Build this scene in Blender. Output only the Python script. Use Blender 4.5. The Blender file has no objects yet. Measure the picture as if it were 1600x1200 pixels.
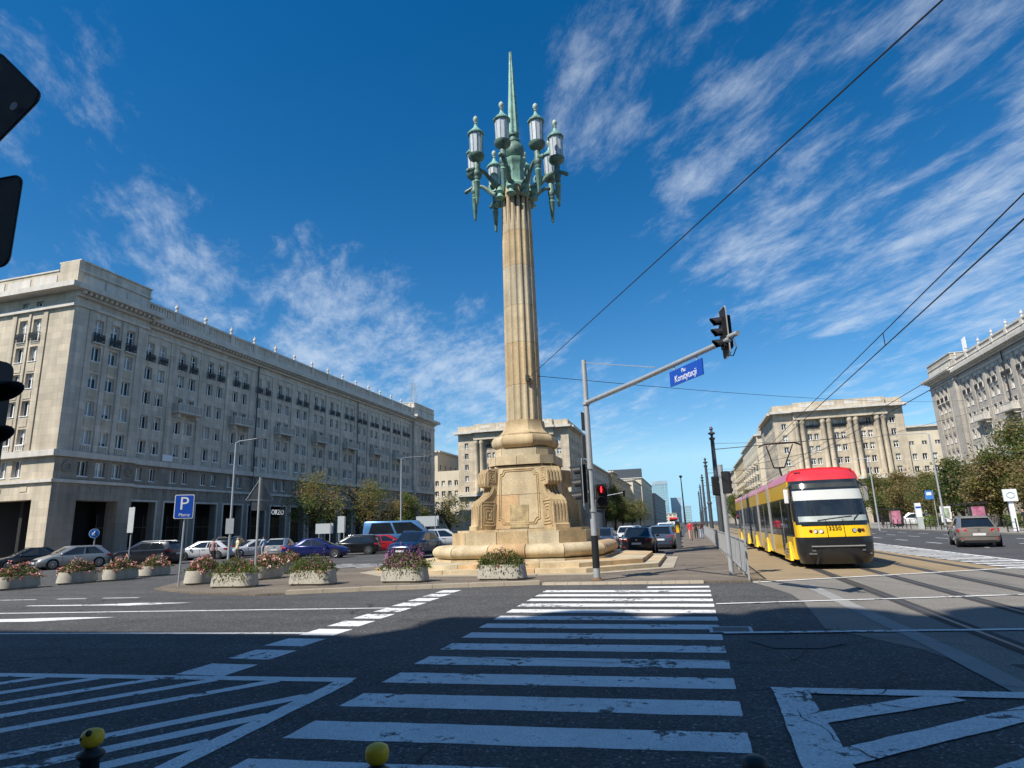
import bpy, bmesh, math, random
from mathutils import Vector, Matrix
import numpy as np

# ------------------------------------------------------------------ camera, sky, sun, exposure
SC = bpy.context.scene
COL = SC.collection
R = math.radians
cam_d = bpy.data.cameras.new('camera')
cam = bpy.data.objects.new('camera', cam_d)
COL.objects.link(cam)
cam_d.sensor_width = 36.0
cam_d.lens = 21.87
cam_d.clip_start = 0.05
cam_d.clip_end = 6000
CM = Matrix(((0.9615547, 0.0929133, 0.2584178, 0), (0.2725521, -0.2078040, -0.9394322, 0), (-0.0335855, 0.9737477, -0.2251386, 1.7), (0, 0, 0, 1)))
cam.matrix_world = CM
SC.camera = cam

SUN_AZ, SUN_EL = 32.0, 49.3          # the sun stands behind the viewer, 32 degrees to the left
to_sun = Vector((-math.sin(R(SUN_AZ)) * math.cos(R(SUN_EL)), -math.cos(R(SUN_AZ)) * math.cos(R(SUN_EL)), math.sin(R(SUN_EL))))
W = bpy.data.worlds.new('World')
SC.world = W
W.use_nodes = True
nt = W.node_tree
nt.nodes.clear()
def wn(t, **k):
    n = nt.nodes.new(t)
    for a, b in k.items():
        setattr(n, a, b)
    return n
wl = nt.links.new
w_out = wn('ShaderNodeOutputWorld')
w_bg = wn('ShaderNodeBackground')
w_bg.inputs['Strength'].default_value = 0.095
sky = wn('ShaderNodeTexSky', sky_type='NISHITA')
sky.sun_disc = False
sky.sun_elevation = R(SUN_EL)
sky.sun_rotation = R(180 + SUN_AZ)
sky.altitude = 100
sky.air_density = 1.0
sky.dust_density = 0.1
sky.ozone_density = 2.2
# the milky band right at the horizon is left out, as in the clear air of the photograph
sgeo = wn('ShaderNodeTexCoord')
ssep = wn('ShaderNodeSeparateXYZ')
wl(sgeo.outputs['Generated'], ssep.inputs[0])
smax = wn('ShaderNodeMath', operation='MAXIMUM')
wl(ssep.outputs[2], smax.inputs[0])
smax.inputs[1].default_value = 0.10
scmb = wn('ShaderNodeCombineXYZ')
wl(ssep.outputs[0], scmb.inputs[0])
wl(ssep.outputs[1], scmb.inputs[1])
wl(smax.outputs[0], scmb.inputs[2])
wl(scmb.outputs[0], sky.inputs['Vector'])
w_hs = wn('ShaderNodeHueSaturation')
w_hs.inputs['Saturation'].default_value = 1.42
w_hs.inputs['Value'].default_value = 0.98
wl(sky.outputs['Color'], w_hs.inputs['Color'])
# thin high cloud, a layer over the whole sky (direction projected on a plane overhead)
tc = wn('ShaderNodeTexCoord')
sep = wn('ShaderNodeSeparateXYZ')
wl(tc.outputs['Generated'], sep.inputs[0])
def wmath(op, a, b=None, c=None):
    n = wn('ShaderNodeMath', operation=op)
    for i, v in enumerate((a, b, c)):
        if v is None:
            continue
        if isinstance(v, (int, float)):
            n.inputs[i].default_value = v
        else:
            wl(v, n.inputs[i])
    return n.outputs[0]
zz = wmath('ADD', wmath('MAXIMUM', sep.outputs[2], 0.0), 0.10)
comb = wn('ShaderNodeCombineXYZ')
wl(wmath('DIVIDE', sep.outputs[0], zz), comb.inputs[0])
wl(wmath('DIVIDE', sep.outputs[1], zz), comb.inputs[1])
def wdot(v, vec):
    n = wn('ShaderNodeVectorMath', operation='DOT_PRODUCT')
    wl(v, n.inputs[0])
    n.inputs[1].default_value = vec
    return n.outputs['Value']
def cloud(ang, s_along, s_across, off, detail, rough, dist):
    """noise stretched along a wind direction in the plane of the cloud layer"""
    t = R(ang)
    al = wdot(comb.outputs[0], (math.cos(t), math.sin(t), 0))
    ac = wdot(comb.outputs[0], (-math.sin(t), math.cos(t), 0))
    c = wn('ShaderNodeCombineXYZ')
    wl(wmath('MULTIPLY_ADD', al, s_along, off[0]), c.inputs[0])
    wl(wmath('MULTIPLY_ADD', ac, s_across, off[1]), c.inputs[1])
    c.inputs[2].default_value = off[2]
    n = wn('ShaderNodeTexNoise')
    n.inputs['Scale'].default_value = 1.0
    n.inputs['Detail'].default_value = detail
    n.inputs['Roughness'].default_value = rough
    n.inputs['Distortion'].default_value = dist
    wl(c.outputs[0], n.inputs['Vector'])
    return n.outputs['Fac']
def ramp(v, a, b, lo=0.0, hi=1.0):
    n = wn('ShaderNodeMapRange')
    n.interpolation_type = 'SMOOTHSTEP'
    n.inputs['From Min'].default_value = a
    n.inputs['From Max'].default_value = b
    n.inputs['To Min'].default_value = lo
    n.inputs['To Max'].default_value = hi
    wl(v, n.inputs['Value'])
    return n.outputs['Result']
# where the seen and the added cloud fields lie (directions) and how dense they are
fields = [((-0.80, 0.45, 0.38), 22, 0.66), ((-0.70, 0.62, 0.34), 17, 0.74), ((-0.60, 0.73, 0.30), 15, 0.98), ((-0.48, 0.84, 0.25), 15, 1.12), ((-0.36, 0.90, 0.22), 14, 1.10), ((-0.22, 0.95, 0.19), 13, 0.95), ((-0.03, 0.985, 0.15), 11, 0.72),
          ((-0.081, 0.766, 0.638), 13, 0.70), ((0.02, 0.70, 0.71), 12, 0.66), ((0.20, 0.80, 0.570), 17, 0.84), ((0.150, 0.890, 0.430), 16, 0.96), ((0.222, 0.914, 0.341), 12, 0.98), ((0.300, 0.862, 0.410), 15, 0.95), ((0.400, 0.850, 0.345), 15, 1.12), ((0.52, 0.77, 0.36), 18, 1.25),
          ((0.42, 0.74, 0.53), 17, 0.90), ((0.289, 0.933, 0.216), 10, 0.85), ((0.5, 0.82, 0.25), 14, 0.9), ((0.1, -0.75, 0.6), 75, 1.15), ((0.92, 0.2, 0.35), 42, 1.15), ((-0.95, -0.1, 0.35), 38, 0.95), ((0.0, 0.05, 1.0), 34, 0.85)]  # last entries: unseen cloud behind, overhead and beside, added to whiten the shade
msum = None
for v, deg, wgt in fields:
    v = Vector(v).normalized()
    f_ = ramp(wdot(tc.outputs['Generated'], v), math.cos(R(deg)), math.cos(R(deg * 0.1)), 0.0, wgt)
    msum = f_ if msum is None else wmath('MAXIMUM', msum, f_)
mid = cloud(-64, 1.5, 3.6, (3.1, 1.7, 0.2), 9.0, 0.66, 0.2)
fine = cloud(-50, 4.6, 9.0, (0.4, 9.2, 1.3), 8.0, 0.68, 0.25)
nz = wmath('ADD', wmath('MULTIPLY', mid, 0.56), wmath('MULTIPLY', fine, 0.44))
# the denser the field, the lower the threshold at which cloud forms
thr = wmath('MULTIPLY_ADD', msum, -0.27, 0.685)
cl = ramp(wmath('SUBTRACT', nz, thr), 0.0, 0.27, 0.0, 0.60)
cl = wmath('MULTIPLY', cl, ramp(msum, 0.0, 0.35))
mixc = wn('ShaderNodeMix', data_type='RGBA')
wl(cl, mixc.inputs[0])
wl(w_hs.outputs['Color'], mixc.inputs[6])
mixc.inputs[7].default_value = (5.6, 6.3, 7.1, 1)
wl(mixc.outputs[2], w_bg.inputs['Color'])
wl(w_bg.outputs[0], w_out.inputs[0])

sun_d = bpy.data.lights.new('sun', 'SUN')
sun_d.energy = 4.6
sun_d.angle = R(0.53)
sun_d.color = (1.0, 0.945, 0.86)
sun = bpy.data.objects.new('sun', sun_d)
COL.objects.link(sun)
sun.rotation_euler = (-to_sun).to_track_quat('-Z', 'Y').to_euler()
SC.view_settings.view_transform = 'Standard'
SC.view_settings.look = 'None'
SC.view_settings.exposure = 0.5
SC.view_settings.gamma = 1.0
SC.render.film_transparent = False
SC.cycles.max_bounces = 6
SC.cycles.diffuse_bounces = 3
SC.cycles.glossy_bounces = 3
SC.cycles.transmission_bounces = 4
SC.cycles.caustics_reflective = False
SC.cycles.caustics_refractive = False

# ------------------------------------------------------------------ helpers
rnd = random.Random(7)
V = Vector
Z = V((0, 0, 1))

class MB:
    """collects faces; build() links them as one mesh object"""
    def __init__(s):
        s.v = []; s.f = []; s.m = []
    def add(s, vs, fs, m=0):
        o = len(s.v)
        s.v.extend([tuple(p) for p in vs])
        s.f.extend([tuple(i + o for i in f) for f in fs])
        s.m.extend([m] * len(fs))
        return s
    def box(s, x0, x1, y0, y1, z0, z1, m=0):
        return s.add([(x0, y0, z0), (x1, y0, z0), (x1, y1, z0), (x0, y1, z0), (x0, y0, z1), (x1, y0, z1), (x1, y1, z1), (x0, y1, z1)],
                     [(0, 3, 2, 1), (4, 5, 6, 7), (0, 1, 5, 4), (1, 2, 6, 5), (2, 3, 7, 6), (3, 0, 4, 7)], m)
    def hexa(s, p, m=0):     # eight corners, bottom four then top four, counter-clockwise
        return s.add(p, [(0, 3, 2, 1), (4, 5, 6, 7), (0, 1, 5, 4), (1, 2, 6, 5), (2, 3, 7, 6), (3, 0, 4, 7)], m)
    def quad(s, a, b, c, d, m=0):
        return s.add([a, b, c, d], [(0, 1, 2, 3)], m)
    def cyl(s, p0, p1, r0, r1=None, n=10, m=0, cap=True):
        r1 = r0 if r1 is None else r1
        p0, p1 = V(p0), V(p1)
        d = (p1 - p0).normalized()
        a = d.orthogonal().normalized()
        b = d.cross(a)
        vs = []
        for p, r in ((p0, r0), (p1, r1)):
            for i in range(n):
                t = 2 * math.pi * i / n
                vs.append(p + (a * math.cos(t) + b * math.sin(t)) * r)
        fs = [(i, (i + 1) % n, n + (i + 1) % n, n + i) for i in range(n)]
        if cap:
            fs += [tuple(range(n - 1, -1, -1)), tuple(range(n, 2 * n))]
        return s.add(vs, fs, m)
    def tube(s, path, r, n=6, m=0):
        path = [V(p) for p in path]
        rs = r if isinstance(r, (list, tuple)) else [r] * len(path)
        vs = []
        t0 = (path[1] - path[0]).normalized()
        a = t0.orthogonal().normalized()
        for i, p in enumerate(path):
            t = (path[min(i + 1, len(path) - 1)] - path[max(i - 1, 0)]).normalized()
            a = (a - t * a.dot(t)).normalized()
            b = t.cross(a)
            for k in range(n):
                q = 2 * math.pi * k / n
                vs.append(p + (a * math.cos(q) + b * math.sin(q)) * rs[i])
        fs = []
        for i in range(len(path) - 1):
            for k in range(n):
                fs.append((i * n + k, i * n + (k + 1) % n, (i + 1) * n + (k + 1) % n, (i + 1) * n + k))
        fs += [tuple(range(n - 1, -1, -1)), tuple(range((len(path) - 1) * n, len(path) * n))]
        return s.add(vs, fs, m)
    def lathe(s, prof, n=16, c=(0, 0), m=0, ph=0.0, a0=0.0, a1=2 * math.pi):
        full = abs(a1 - a0 - 2 * math.pi) < 1e-6
        k = n if full else n + 1
        vs = []
        for r, z in prof:
            for i in range(k):
                t = ph + a0 + (a1 - a0) * i / n
                vs.append((c[0] + r * math.cos(t), c[1] + r * math.sin(t), z))
        fs = []
        for j in range(len(prof) - 1):
            for i in range(n):
                i2 = (i + 1) % k
                fs.append((j * k + i, j * k + i2, (j + 1) * k + i2, (j + 1) * k + i))
        if full:
            fs += [tuple(range(n - 1, -1, -1)), tuple(range((len(prof) - 1) * n, len(prof) * n))]
        return s.add(vs, fs, m)
    def prism(s, poly, z0, z1, m=0):
        n = len(poly)
        vs = [(x, y, z0) for x, y in poly] + [(x, y, z1) for x, y in poly]
        fs = [tuple(range(n - 1, -1, -1)), tuple(range(n, 2 * n))] + [(i, (i + 1) % n, n + (i + 1) % n, n + i) for i in range(n)]
        return s.add(vs, fs, m)
    def loft(s, rings, m=0, closed=True, caps=True):
        n = len(rings[0])
        vs = [p for r in rings for p in r]
        fs = []
        for j in range(len(rings) - 1):
            for i in range(n if closed else n - 1):
                i2 = (i + 1) % n
                fs.append((j * n + i, j * n + i2, (j + 1) * n + i2, (j + 1) * n + i))
        if caps and closed:
            fs += [tuple(range(n - 1, -1, -1)), tuple(range((len(rings) - 1) * n, len(rings) * n))]
        return s.add(vs, fs, m)
    def ball(s, c, r, n=10, k=6, m=0, sz=1.0):
        prof = [(r * math.sin(math.pi * j / k) if 0 < j < k else r * 0.02, c[2] - r * sz * math.cos(math.pi * j / k)) for j in range(k + 1)]
        return s.lathe(prof, n, (c[0], c[1]), m)
    def mesh(s, name, mats, smooth=0.0):
        me = bpy.data.meshes.new(name)
        me.from_pydata(s.v, [], s.f)
        for x in (mats if isinstance(mats, (list, tuple)) else [mats]):
            me.materials.append(x)
        if any(s.m):
            me.polygons.foreach_set('material_index', s.m)
        if smooth:
            me.polygons.foreach_set('use_smooth', [True] * len(s.f))
            me.set_sharp_from_angle(angle=R(smooth))
        me.update()
        return me
    def build(s, name, mats, parent=None, smooth=0.0, **tags):
        return link(name, s.mesh(name, mats, smooth), parent, **tags)

INV = {}
def link(name, data, parent=None, M=None, **tags):
    o = bpy.data.objects.new(name, data)
    COL.objects.link(o)
    if M is not None:
        o.matrix_basis = M
    if parent is not None:
        o.parent = parent
        if parent.name in INV:
            o.matrix_parent_inverse = INV[parent.name]
    for k, v in tags.items():
        if v is not None:
            o['category' if k == 'cat' else k] = v
    return o
def thing(name, loc=(0, 0, 0), label=None, cat=None, group=None, rz=0.0, kind=None):
    """an Empty at the base of a thing; its parts are authored in world coordinates"""
    M = Matrix.Translation(loc) @ Matrix.Rotation(rz, 4, 'Z')
    o = link(name, None, None, M, label=label, cat=cat, group=group, kind=kind)
    o.empty_display_size = 0.3
    INV[o.name] = M.inverted()
    return o
def copy_tree(o, loc=None, rz=None, scale=None, parent=None, **tags):
    c = o.copy()
    COL.objects.link(c)
    if parent is not None:
        mp = o.matrix_parent_inverse.copy()
        c.parent = parent
        c.matrix_parent_inverse = mp
    for k, v in tags.items():
        c['category' if k == 'cat' else k] = v
    if loc is not None:
        c.location = loc
    if rz is not None:
        c.rotation_euler = (0, 0, rz)
    if scale is not None:
        c.scale = (scale,) * 3 if isinstance(scale, (int, float)) else scale
    for ch in o.children:
        copy_tree(ch, parent=c)
    return c
def place(o, loc, rz=0.0, scale=1.0, **tags):
    o.location = loc
    o.rotation_euler = (0, 0, rz)
    o.scale = (scale,) * 3 if isinstance(scale, (int, float)) else scale
    for k, v in tags.items():
        o['category' if k == 'cat' else k] = v
    return o
def bevel(o, w, seg=2, ang=40):
    b = o.modifiers.new('bevel', 'BEVEL')
    b.width = w; b.segments = seg; b.limit_method = 'ANGLE'; b.angle_limit = R(ang)
    return o
def text_mesh(body, size, extrude=0.004, align='CENTER'):
    cu = bpy.data.curves.new('lettering', 'FONT')
    cu.body = body; cu.size = size; cu.extrude = extrude; cu.align_x = align; cu.align_y = 'CENTER'
    cu.resolution_u = 3
    ob = bpy.data.objects.new('lettering', cu)
    COL.objects.link(ob)
    bpy.context.view_layer.update()
    me = bpy.data.meshes.new_from_object(ob.evaluated_get(bpy.context.evaluated_depsgraph_get()))
    bpy.data.objects.remove(ob)
    return me
def basis(o, x, z):
    """matrix with local x along x, local z along z and y = z cross x, at o"""
    x = V(x).normalized(); z = V(z).normalized(); y = z.cross(x).normalized()
    return Matrix(((x.x, y.x, z.x, o[0]), (x.y, y.y, z.y, o[1]), (x.z, y.z, z.z, o[2]), (0, 0, 0, 1)))

# ------------------------------------------------------------------ materials
def mat(name, c, rough=0.6, var=0.12, scale=2.0, metal=0.0, spec=0.5, bump=0.0, bscale=60.0, speck=0.0, sscale=90.0, coat=0.0, blocks=None, c2=None, streak=0.0):
    m = bpy.data.materials.new(name)
    m.use_nodes = True
    t = m.node_tree
    b = t.nodes['Principled BSDF']
    b.inputs['Roughness'].default_value = rough
    b.inputs['Metallic'].default_value = metal
    b.inputs['Specular IOR Level'].default_value = spec
    if coat:
        b.inputs['Coat Weight'].default_value = coat
        b.inputs['Coat Roughness'].default_value = 0.06
    def N(ty, **k):
        n = t.nodes.new(ty)
        for a, v in k.items():
            setattr(n, a, v)
        return n
    L = t.links.new
    g = N('ShaderNodeTexCoord').outputs['Object']
    if blocks:
        g = N('ShaderNodeNewGeometry').outputs['Position']
    n1 = N('ShaderNodeTexNoise')
    n1.inputs['Scale'].default_value = scale
    n1.inputs['Detail'].default_value = 6
    n1.inputs['Roughness'].default_value = 0.65
    L(g, n1.inputs['Vector'])
    mr = N('ShaderNodeMapRange')
    mr.inputs['From Min'].default_value = 0.3
    mr.inputs['From Max'].default_value = 0.7
    L(n1.outputs['Fac'], mr.inputs['Value'])
    mx = N('ShaderNodeMix', data_type='RGBA')
    lo = tuple(max(0, x * (1 - var)) for x in c)
    hi = c2 if c2 else tuple(x * (1 + var) for x in c)
    mx.inputs[6].default_value = (*lo, 1)
    mx.inputs[7].default_value = (*hi, 1)
    L(mr.outputs[0], mx.inputs[0])
    col = mx.outputs[2]
    def mul(col, fac_out, a, bb):
        q = N('ShaderNodeMapRange')
        q.inputs['From Min'].default_value = 0.3
        q.inputs['From Max'].default_value = 0.7
        q.inputs['To Min'].default_value = a
        q.inputs['To Max'].default_value = bb
        L(fac_out, q.inputs['Value'])
        w = N('ShaderNodeVectorMath', operation='SCALE')
        L(col, w.inputs[0]); L(q.outputs[0], w.inputs['Scale'])
        return w.outputs[0]
    if blocks:                      # stone slabs: every slab a slightly different tone, fine dark joints
        bw, bh, tone = blocks
        geo = N('ShaderNodeNewGeometry')
        sx = N('ShaderNodeSeparateXYZ'); L(g, sx.inputs[0])
        ad = N('ShaderNodeMath', operation='ADD'); L(sx.outputs[0], ad.inputs[0]); L(sx.outputs[1], ad.inputs[1])
        cb = N('ShaderNodeCombineXYZ'); L(ad.outputs[0], cb.inputs[0]); L(sx.outputs[2], cb.inputs[1])
        br = N('ShaderNodeTexBrick')
        br.inputs['Scale'].default_value = 1.0
        br.inputs['Brick Width'].default_value = bw
        br.inputs['Row Height'].default_value = bh
        br.inputs['Mortar Size'].default_value = 0.008
        br.inputs['Bias'].default_value = 0.0
        br.inputs['Color1'].default_value = (1 - tone, 1 - tone, 1 - tone * 1.1, 1)
        br.inputs['Color2'].default_value = (1 + tone, 1 + tone * 0.86, 1 + tone * 0.6, 1)
        br.inputs['Mortar'].default_value = (0.62, 0.6, 0.58, 1)
        L(cb.outputs[0], br.inputs['Vector'])
        w = N('ShaderNodeVectorMath', operation='MULTIPLY')
        L(col, w.inputs[0]); L(br.outputs['Color'], w.inputs[1])
        col = w.outputs[0]
    if streak:                      # rain streaks, long in z
        mp = N('ShaderNodeMapping'); mp.inputs['Scale'].default_value = (1.6, 1.6, 0.12); L(g, mp.inputs[0])
        n3 = N('ShaderNodeTexNoise'); n3.inputs['Scale'].default_value = 1.0; n3.inputs['Detail'].default_value = 5
        L(mp.outputs[0], n3.inputs['Vector'])
        col = mul(col, n3.outputs['Fac'], 1 - streak, 1 + streak * 0.5)
    if speck:
        n2 = N('ShaderNodeTexNoise')
        n2.inputs['Scale'].default_value = sscale
        n2.inputs['Detail'].default_value = 3
        L(g, n2.inputs['Vector'])
        col = mul(col, n2.outputs['Fac'], 1 - speck, 1 + speck)
    L(col, b.inputs['Base Color'])
    if bump:
        n4 = N('ShaderNodeTexNoise')
        n4.inputs['Scale'].default_value = bscale
        n4.inputs['Detail'].default_value = 4
        L(g, n4.inputs['Vector'])
        bp = N('ShaderNodeBump')
        bp.inputs['Strength'].default_value = bump
        bp.inputs['Distance'].default_value = 0.02
        L(n4.outputs['Fac'], bp.inputs['Height'])
        L(bp.outputs[0], b.inputs['Normal'])
    return m

def glass_mat(name, dark, light, rough=0.06, amount=0.5):
    """window glass with a room or a curtain behind it, chosen per pane"""
    m = bpy.data.materials.new(name)
    m.use_nodes = True
    t = m.node_tree
    b = t.nodes['Principled BSDF']
    oi = t.nodes.new('ShaderNodeObjectInfo')
    r = t.nodes.new('ShaderNodeMapRange')
    r.inputs['From Min'].default_value = 1 - amount
    r.inputs['From Max'].default_value = 1.0
    t.links.new(oi.outputs['Random'], r.inputs['Value'])
    mx = t.nodes.new('ShaderNodeMix'); mx.data_type = 'RGBA'
    mx.inputs[6].default_value = (*dark, 1); mx.inputs[7].default_value = (*light, 1)
    t.links.new(r.outputs[0], mx.inputs[0])
    # a blind or curtain drawn part of the way down in some windows
    gc = t.nodes.new('ShaderNodeTexCoord'); sz = t.nodes.new('ShaderNodeSeparateXYZ')
    t.links.new(gc.outputs['Generated'], sz.inputs[0])
    fr = t.nodes.new('ShaderNodeMath'); fr.operation = 'FRACT'
    ml = t.nodes.new('ShaderNodeMath'); ml.operation = 'MULTIPLY'; ml.inputs[1].default_value = 17.3
    t.links.new(oi.outputs['Random'], ml.inputs[0]); t.links.new(ml.outputs[0], fr.inputs[0])
    gt = t.nodes.new('ShaderNodeMath'); gt.operation = 'GREATER_THAN'
    lv = t.nodes.new('ShaderNodeMath'); lv.operation = 'MULTIPLY_ADD'; lv.inputs[1].default_value = 1.5; lv.inputs[2].default_value = 0.15
    t.links.new(fr.outputs[0], lv.inputs[0])
    t.links.new(sz.outputs[2], gt.inputs[0]); t.links.new(lv.outputs[0], gt.inputs[1])
    m2 = t.nodes.new('ShaderNodeMix'); m2.data_type = 'RGBA'
    t.links.new(gt.outputs[0], m2.inputs[0]); t.links.new(mx.outputs[2], m2.inputs[6]); m2.inputs[7].default_value = (light[0] * 0.9, light[1] * 0.88, light[2] * 0.85, 1)
    t.links.new(m2.outputs[2], b.inputs['Base Color'])
    b.inputs['Roughness'].default_value = rough
    b.inputs['Specular IOR Level'].default_value = 0.8
    b.inputs['IOR'].default_value = 1.55
    return m

def emit_mat(name, c, s):
    m = bpy.data.materials.new(name)
    m.use_nodes = True
    b = m.node_tree.nodes['Principled BSDF']
    b.inputs['Base Color'].default_value = (*c, 1)
    b.inputs['Emission Color'].default_value = (*c, 1)
    b.inputs['Emission Strength'].default_value = s
    return m

A = {}
A['asphalt'] = mat('asphalt', (0.060, 0.0585, 0.057), 0.85, 0.22, 0.35, speck=0.85, sscale=40, bump=0.7, bscale=70)
A['asphalt_dark'] = mat('asphalt_dark', (0.056, 0.056, 0.057), 0.80, 0.14, 0.3, speck=0.35, sscale=60, bump=0.3, bscale=90)
A['asphalt_brown'] = mat('asphalt_brown', (0.135, 0.110, 0.083), 0.85, 0.26, 0.55, speck=0.45, sscale=45, bump=0.2, bscale=80)
def asphalt_mat(name, c, stones=1.0):
    m = mat(name, c, 0.86, 0.20, 0.22)
    t = m.node_tree; L = t.links.new
    b = t.nodes['Principled BSDF']
    col = b.inputs['Base Color'].links[0].from_socket
    geo = t.nodes.new('ShaderNodeNewGeometry').outputs['Position']
    def N(ty, **k):
        n = t.nodes.new(ty)
        for a_, v_ in k.items():
            setattr(n, a_, v_)
        return n
    def scale_by(col, val, lo, hi, a_, b_):
        q = N('ShaderNodeMapRange'); q.inputs['From Min'].default_value = lo; q.inputs['From Max'].default_value = hi
        q.inputs['To Min'].default_value = a_; q.inputs['To Max'].default_value = b_
        L(val, q.inputs['Value'])
        w = N('ShaderNodeVectorMath', operation='SCALE'); L(col, w.inputs[0]); L(q.outputs[0], w.inputs['Scale'])
        return w.outputs[0]
    vo = N('ShaderNodeTexVoronoi'); vo.inputs['Scale'].default_value = 48.0
    L(geo, vo.inputs['Vector'])
    sp = N('ShaderNodeSeparateColor'); L(vo.outputs['Color'], sp.inputs[0])
    col = scale_by(col, sp.outputs[0], 0.0, 1.0, 1 - 0.55 * stones, 1 + 0.55 * stones)
    pw = N('ShaderNodeMath', operation='POWER'); L(sp.outputs[1], pw.inputs[0]); pw.inputs[1].default_value = 14.0
    col = scale_by(col, pw.outputs[0], 0.0, 1.0, 1.0, 1 + 2.6 * stones)
    def noise(sc, det, mp=None):
        v = geo
        if mp:
            q = N('ShaderNodeMapping'); q.inputs['Scale'].default_value = mp; L(geo, q.inputs[0]); v = q.outputs[0]
        n = N('ShaderNodeTexNoise'); n.inputs['Scale'].default_value = sc; n.inputs['Detail'].default_value = det; n.inputs['Roughness'].default_value = 0.6
        L(v, n.inputs['Vector']); return n.outputs['Fac']
    col = scale_by(col, noise(1.0, 4, (0.05, 0.75, 1)), 0.35, 0.65, 0.84, 1.14)      # lanes polished by tyres
    col = scale_by(col, noise(1.3, 6), 0.35, 0.5, 0.80, 1.0)                          # stains
    dist = noise(0.9, 5)
    mixv = N('ShaderNodeMix', data_type='VECTOR'); mixv.inputs[0].default_value = 0.25
    nv = N('ShaderNodeTexNoise'); nv.inputs['Scale'].default_value = 1.2; nv.inputs['Detail'].default_value = 4; L(geo, nv.inputs['Vector'])
    av = N('ShaderNodeVectorMath', operation='MULTIPLY_ADD'); L(nv.outputs['Color'], av.inputs[0]); av.inputs[1].default_value = (1.1, 1.1, 0); L(geo, av.inputs[2])
    ve = N('ShaderNodeTexVoronoi', feature='DISTANCE_TO_EDGE'); ve.inputs['Scale'].default_value = 0.45; L(av.outputs[0], ve.inputs['Vector'])
    ck = N('ShaderNodeMapRange'); ck.inputs['From Min'].default_value = 0.003; ck.inputs['From Max'].default_value = 0.008; L(ve.outputs['Distance'], ck.inputs['Value'])
    gate = N('ShaderNodeMapRange'); gate.inputs['From Min'].default_value = 0.50; gate.inputs['From Max'].default_value = 0.56; L(noise(0.25, 2), gate.inputs['Value'])
    inv = N('ShaderNodeMath', operation='SUBTRACT'); inv.inputs[0].default_value = 1.0; L(gate.outputs[0], inv.inputs[1])
    mx = N('ShaderNodeMath', operation='MAXIMUM'); L(ck.outputs[0], mx.inputs[0]); L(inv.outputs[0], mx.inputs[1])
    col = scale_by(col, mx.outputs[0], 0.0, 1.0, 0.35, 1.0)
    L(col, b.inputs['Base Color'])
    bp = N('ShaderNodeBump'); bp.inputs['Strength'].default_value = 0.6; bp.inputs['Distance'].default_value = 0.006
    L(sp.outputs[0], bp.inputs['Height']); L(bp.outputs[0], b.inputs['Normal'])
    return m
A['asphalt'] = asphalt_mat('asphalt', (0.062, 0.060, 0.058))
A['asphalt_dark'] = asphalt_mat('asphalt_dark', (0.055, 0.055, 0.056), 0.7)
A['asphalt_brown'] = asphalt_mat('asphalt_brown', (0.150, 0.122, 0.092), 0.5)
A['slab'] = mat('slab_concrete', (0.19, 0.175, 0.152), 0.85, 0.16, 0.45, speck=0.4, sscale=34, bump=0.3, bscale=60)
A['slab_tan'] = mat('slab_tan', (0.275, 0.205, 0.118), 0.88, 0.16, 0.5, speck=0.14, sscale=40)
A['paving'] = mat('paving', (0.25, 0.235, 0.21), 0.85, 0.14, 0.4, speck=0.12, sscale=30)
A['kerb'] = mat('kerb_stone', (0.36, 0.31, 0.235), 0.85, 0.18, 1.2, speck=0.14, sscale=50)
def paint_mat():
    """white road paint, greyed by tyres and worn through to the asphalt in scattered flakes"""
    m = mat('road_paint', (0.70, 0.70, 0.685), 0.75, 0.14, 1.6, speck=0.22, sscale=50)
    t = m.node_tree
    b = t.nodes['Principled BSDF']
    src = b.inputs['Base Color'].links[0].from_socket
    g = t.nodes.new('ShaderNodeNewGeometry')
    ns = []
    for sc, de in ((0.8, 4), (7.0, 8), (60.0, 3)):
        n = t.nodes.new('ShaderNodeTexNoise'); n.inputs['Scale'].default_value = sc; n.inputs['Detail'].default_value = de
        n.inputs['Roughness'].default_value = 0.72
        t.links.new(g.outputs['Position'], n.inputs['Vector']); ns.append(n)
    ad = t.nodes.new('ShaderNodeMath'); ad.operation = 'MULTIPLY_ADD'; ad.inputs[1].default_value = 0.9
    t.links.new(ns[0].outputs['Fac'], ad.inputs[0]); t.links.new(ns[1].outputs['Fac'], ad.inputs[2])
    r = t.nodes.new('ShaderNodeMapRange'); r.inputs['From Min'].default_value = 1.055; r.inputs['From Max'].default_value = 1.095
    t.links.new(ad.outputs[0], r.inputs['Value'])
    # pin-holes where the stones show through, denser in worn areas
    a2 = t.nodes.new('ShaderNodeMath'); a2.operation = 'MULTIPLY_ADD'; a2.inputs[1].default_value = 0.8
    t.links.new(ad.outputs[0], a2.inputs[0]); t.links.new(ns[2].outputs['Fac'], a2.inputs[2])
    r2 = t.nodes.new('ShaderNodeMapRange'); r2.inputs['From Min'].default_value = 1.36; r2.inputs['From Max'].default_value = 1.44
    r2.inputs['To Max'].default_value = 0.75
    t.links.new(a2.outputs[0], r2.inputs['Value'])
    mxm = t.nodes.new('ShaderNodeMath'); mxm.operation = 'MAXIMUM'
    t.links.new(r.outputs[0], mxm.inputs[0]); t.links.new(r2.outputs[0], mxm.inputs[1])
    mx = t.nodes.new('ShaderNodeMix'); mx.data_type = 'RGBA'
    t.links.new(mxm.outputs[0], mx.inputs[0]); t.links.new(src, mx.inputs[6]); mx.inputs[7].default_value = (0.075, 0.074, 0.073, 1)
    t.links.new(mx.outputs[2], b.inputs['Base Color'])
    return m
A['paint'] = paint_mat()
A['steel'] = mat('steel_rail', (0.16, 0.14, 0.125), 0.45, 0.2, 3, metal=0.7)
A['groove'] = mat('rail_groove', (0.045, 0.042, 0.04), 0.9)
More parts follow.
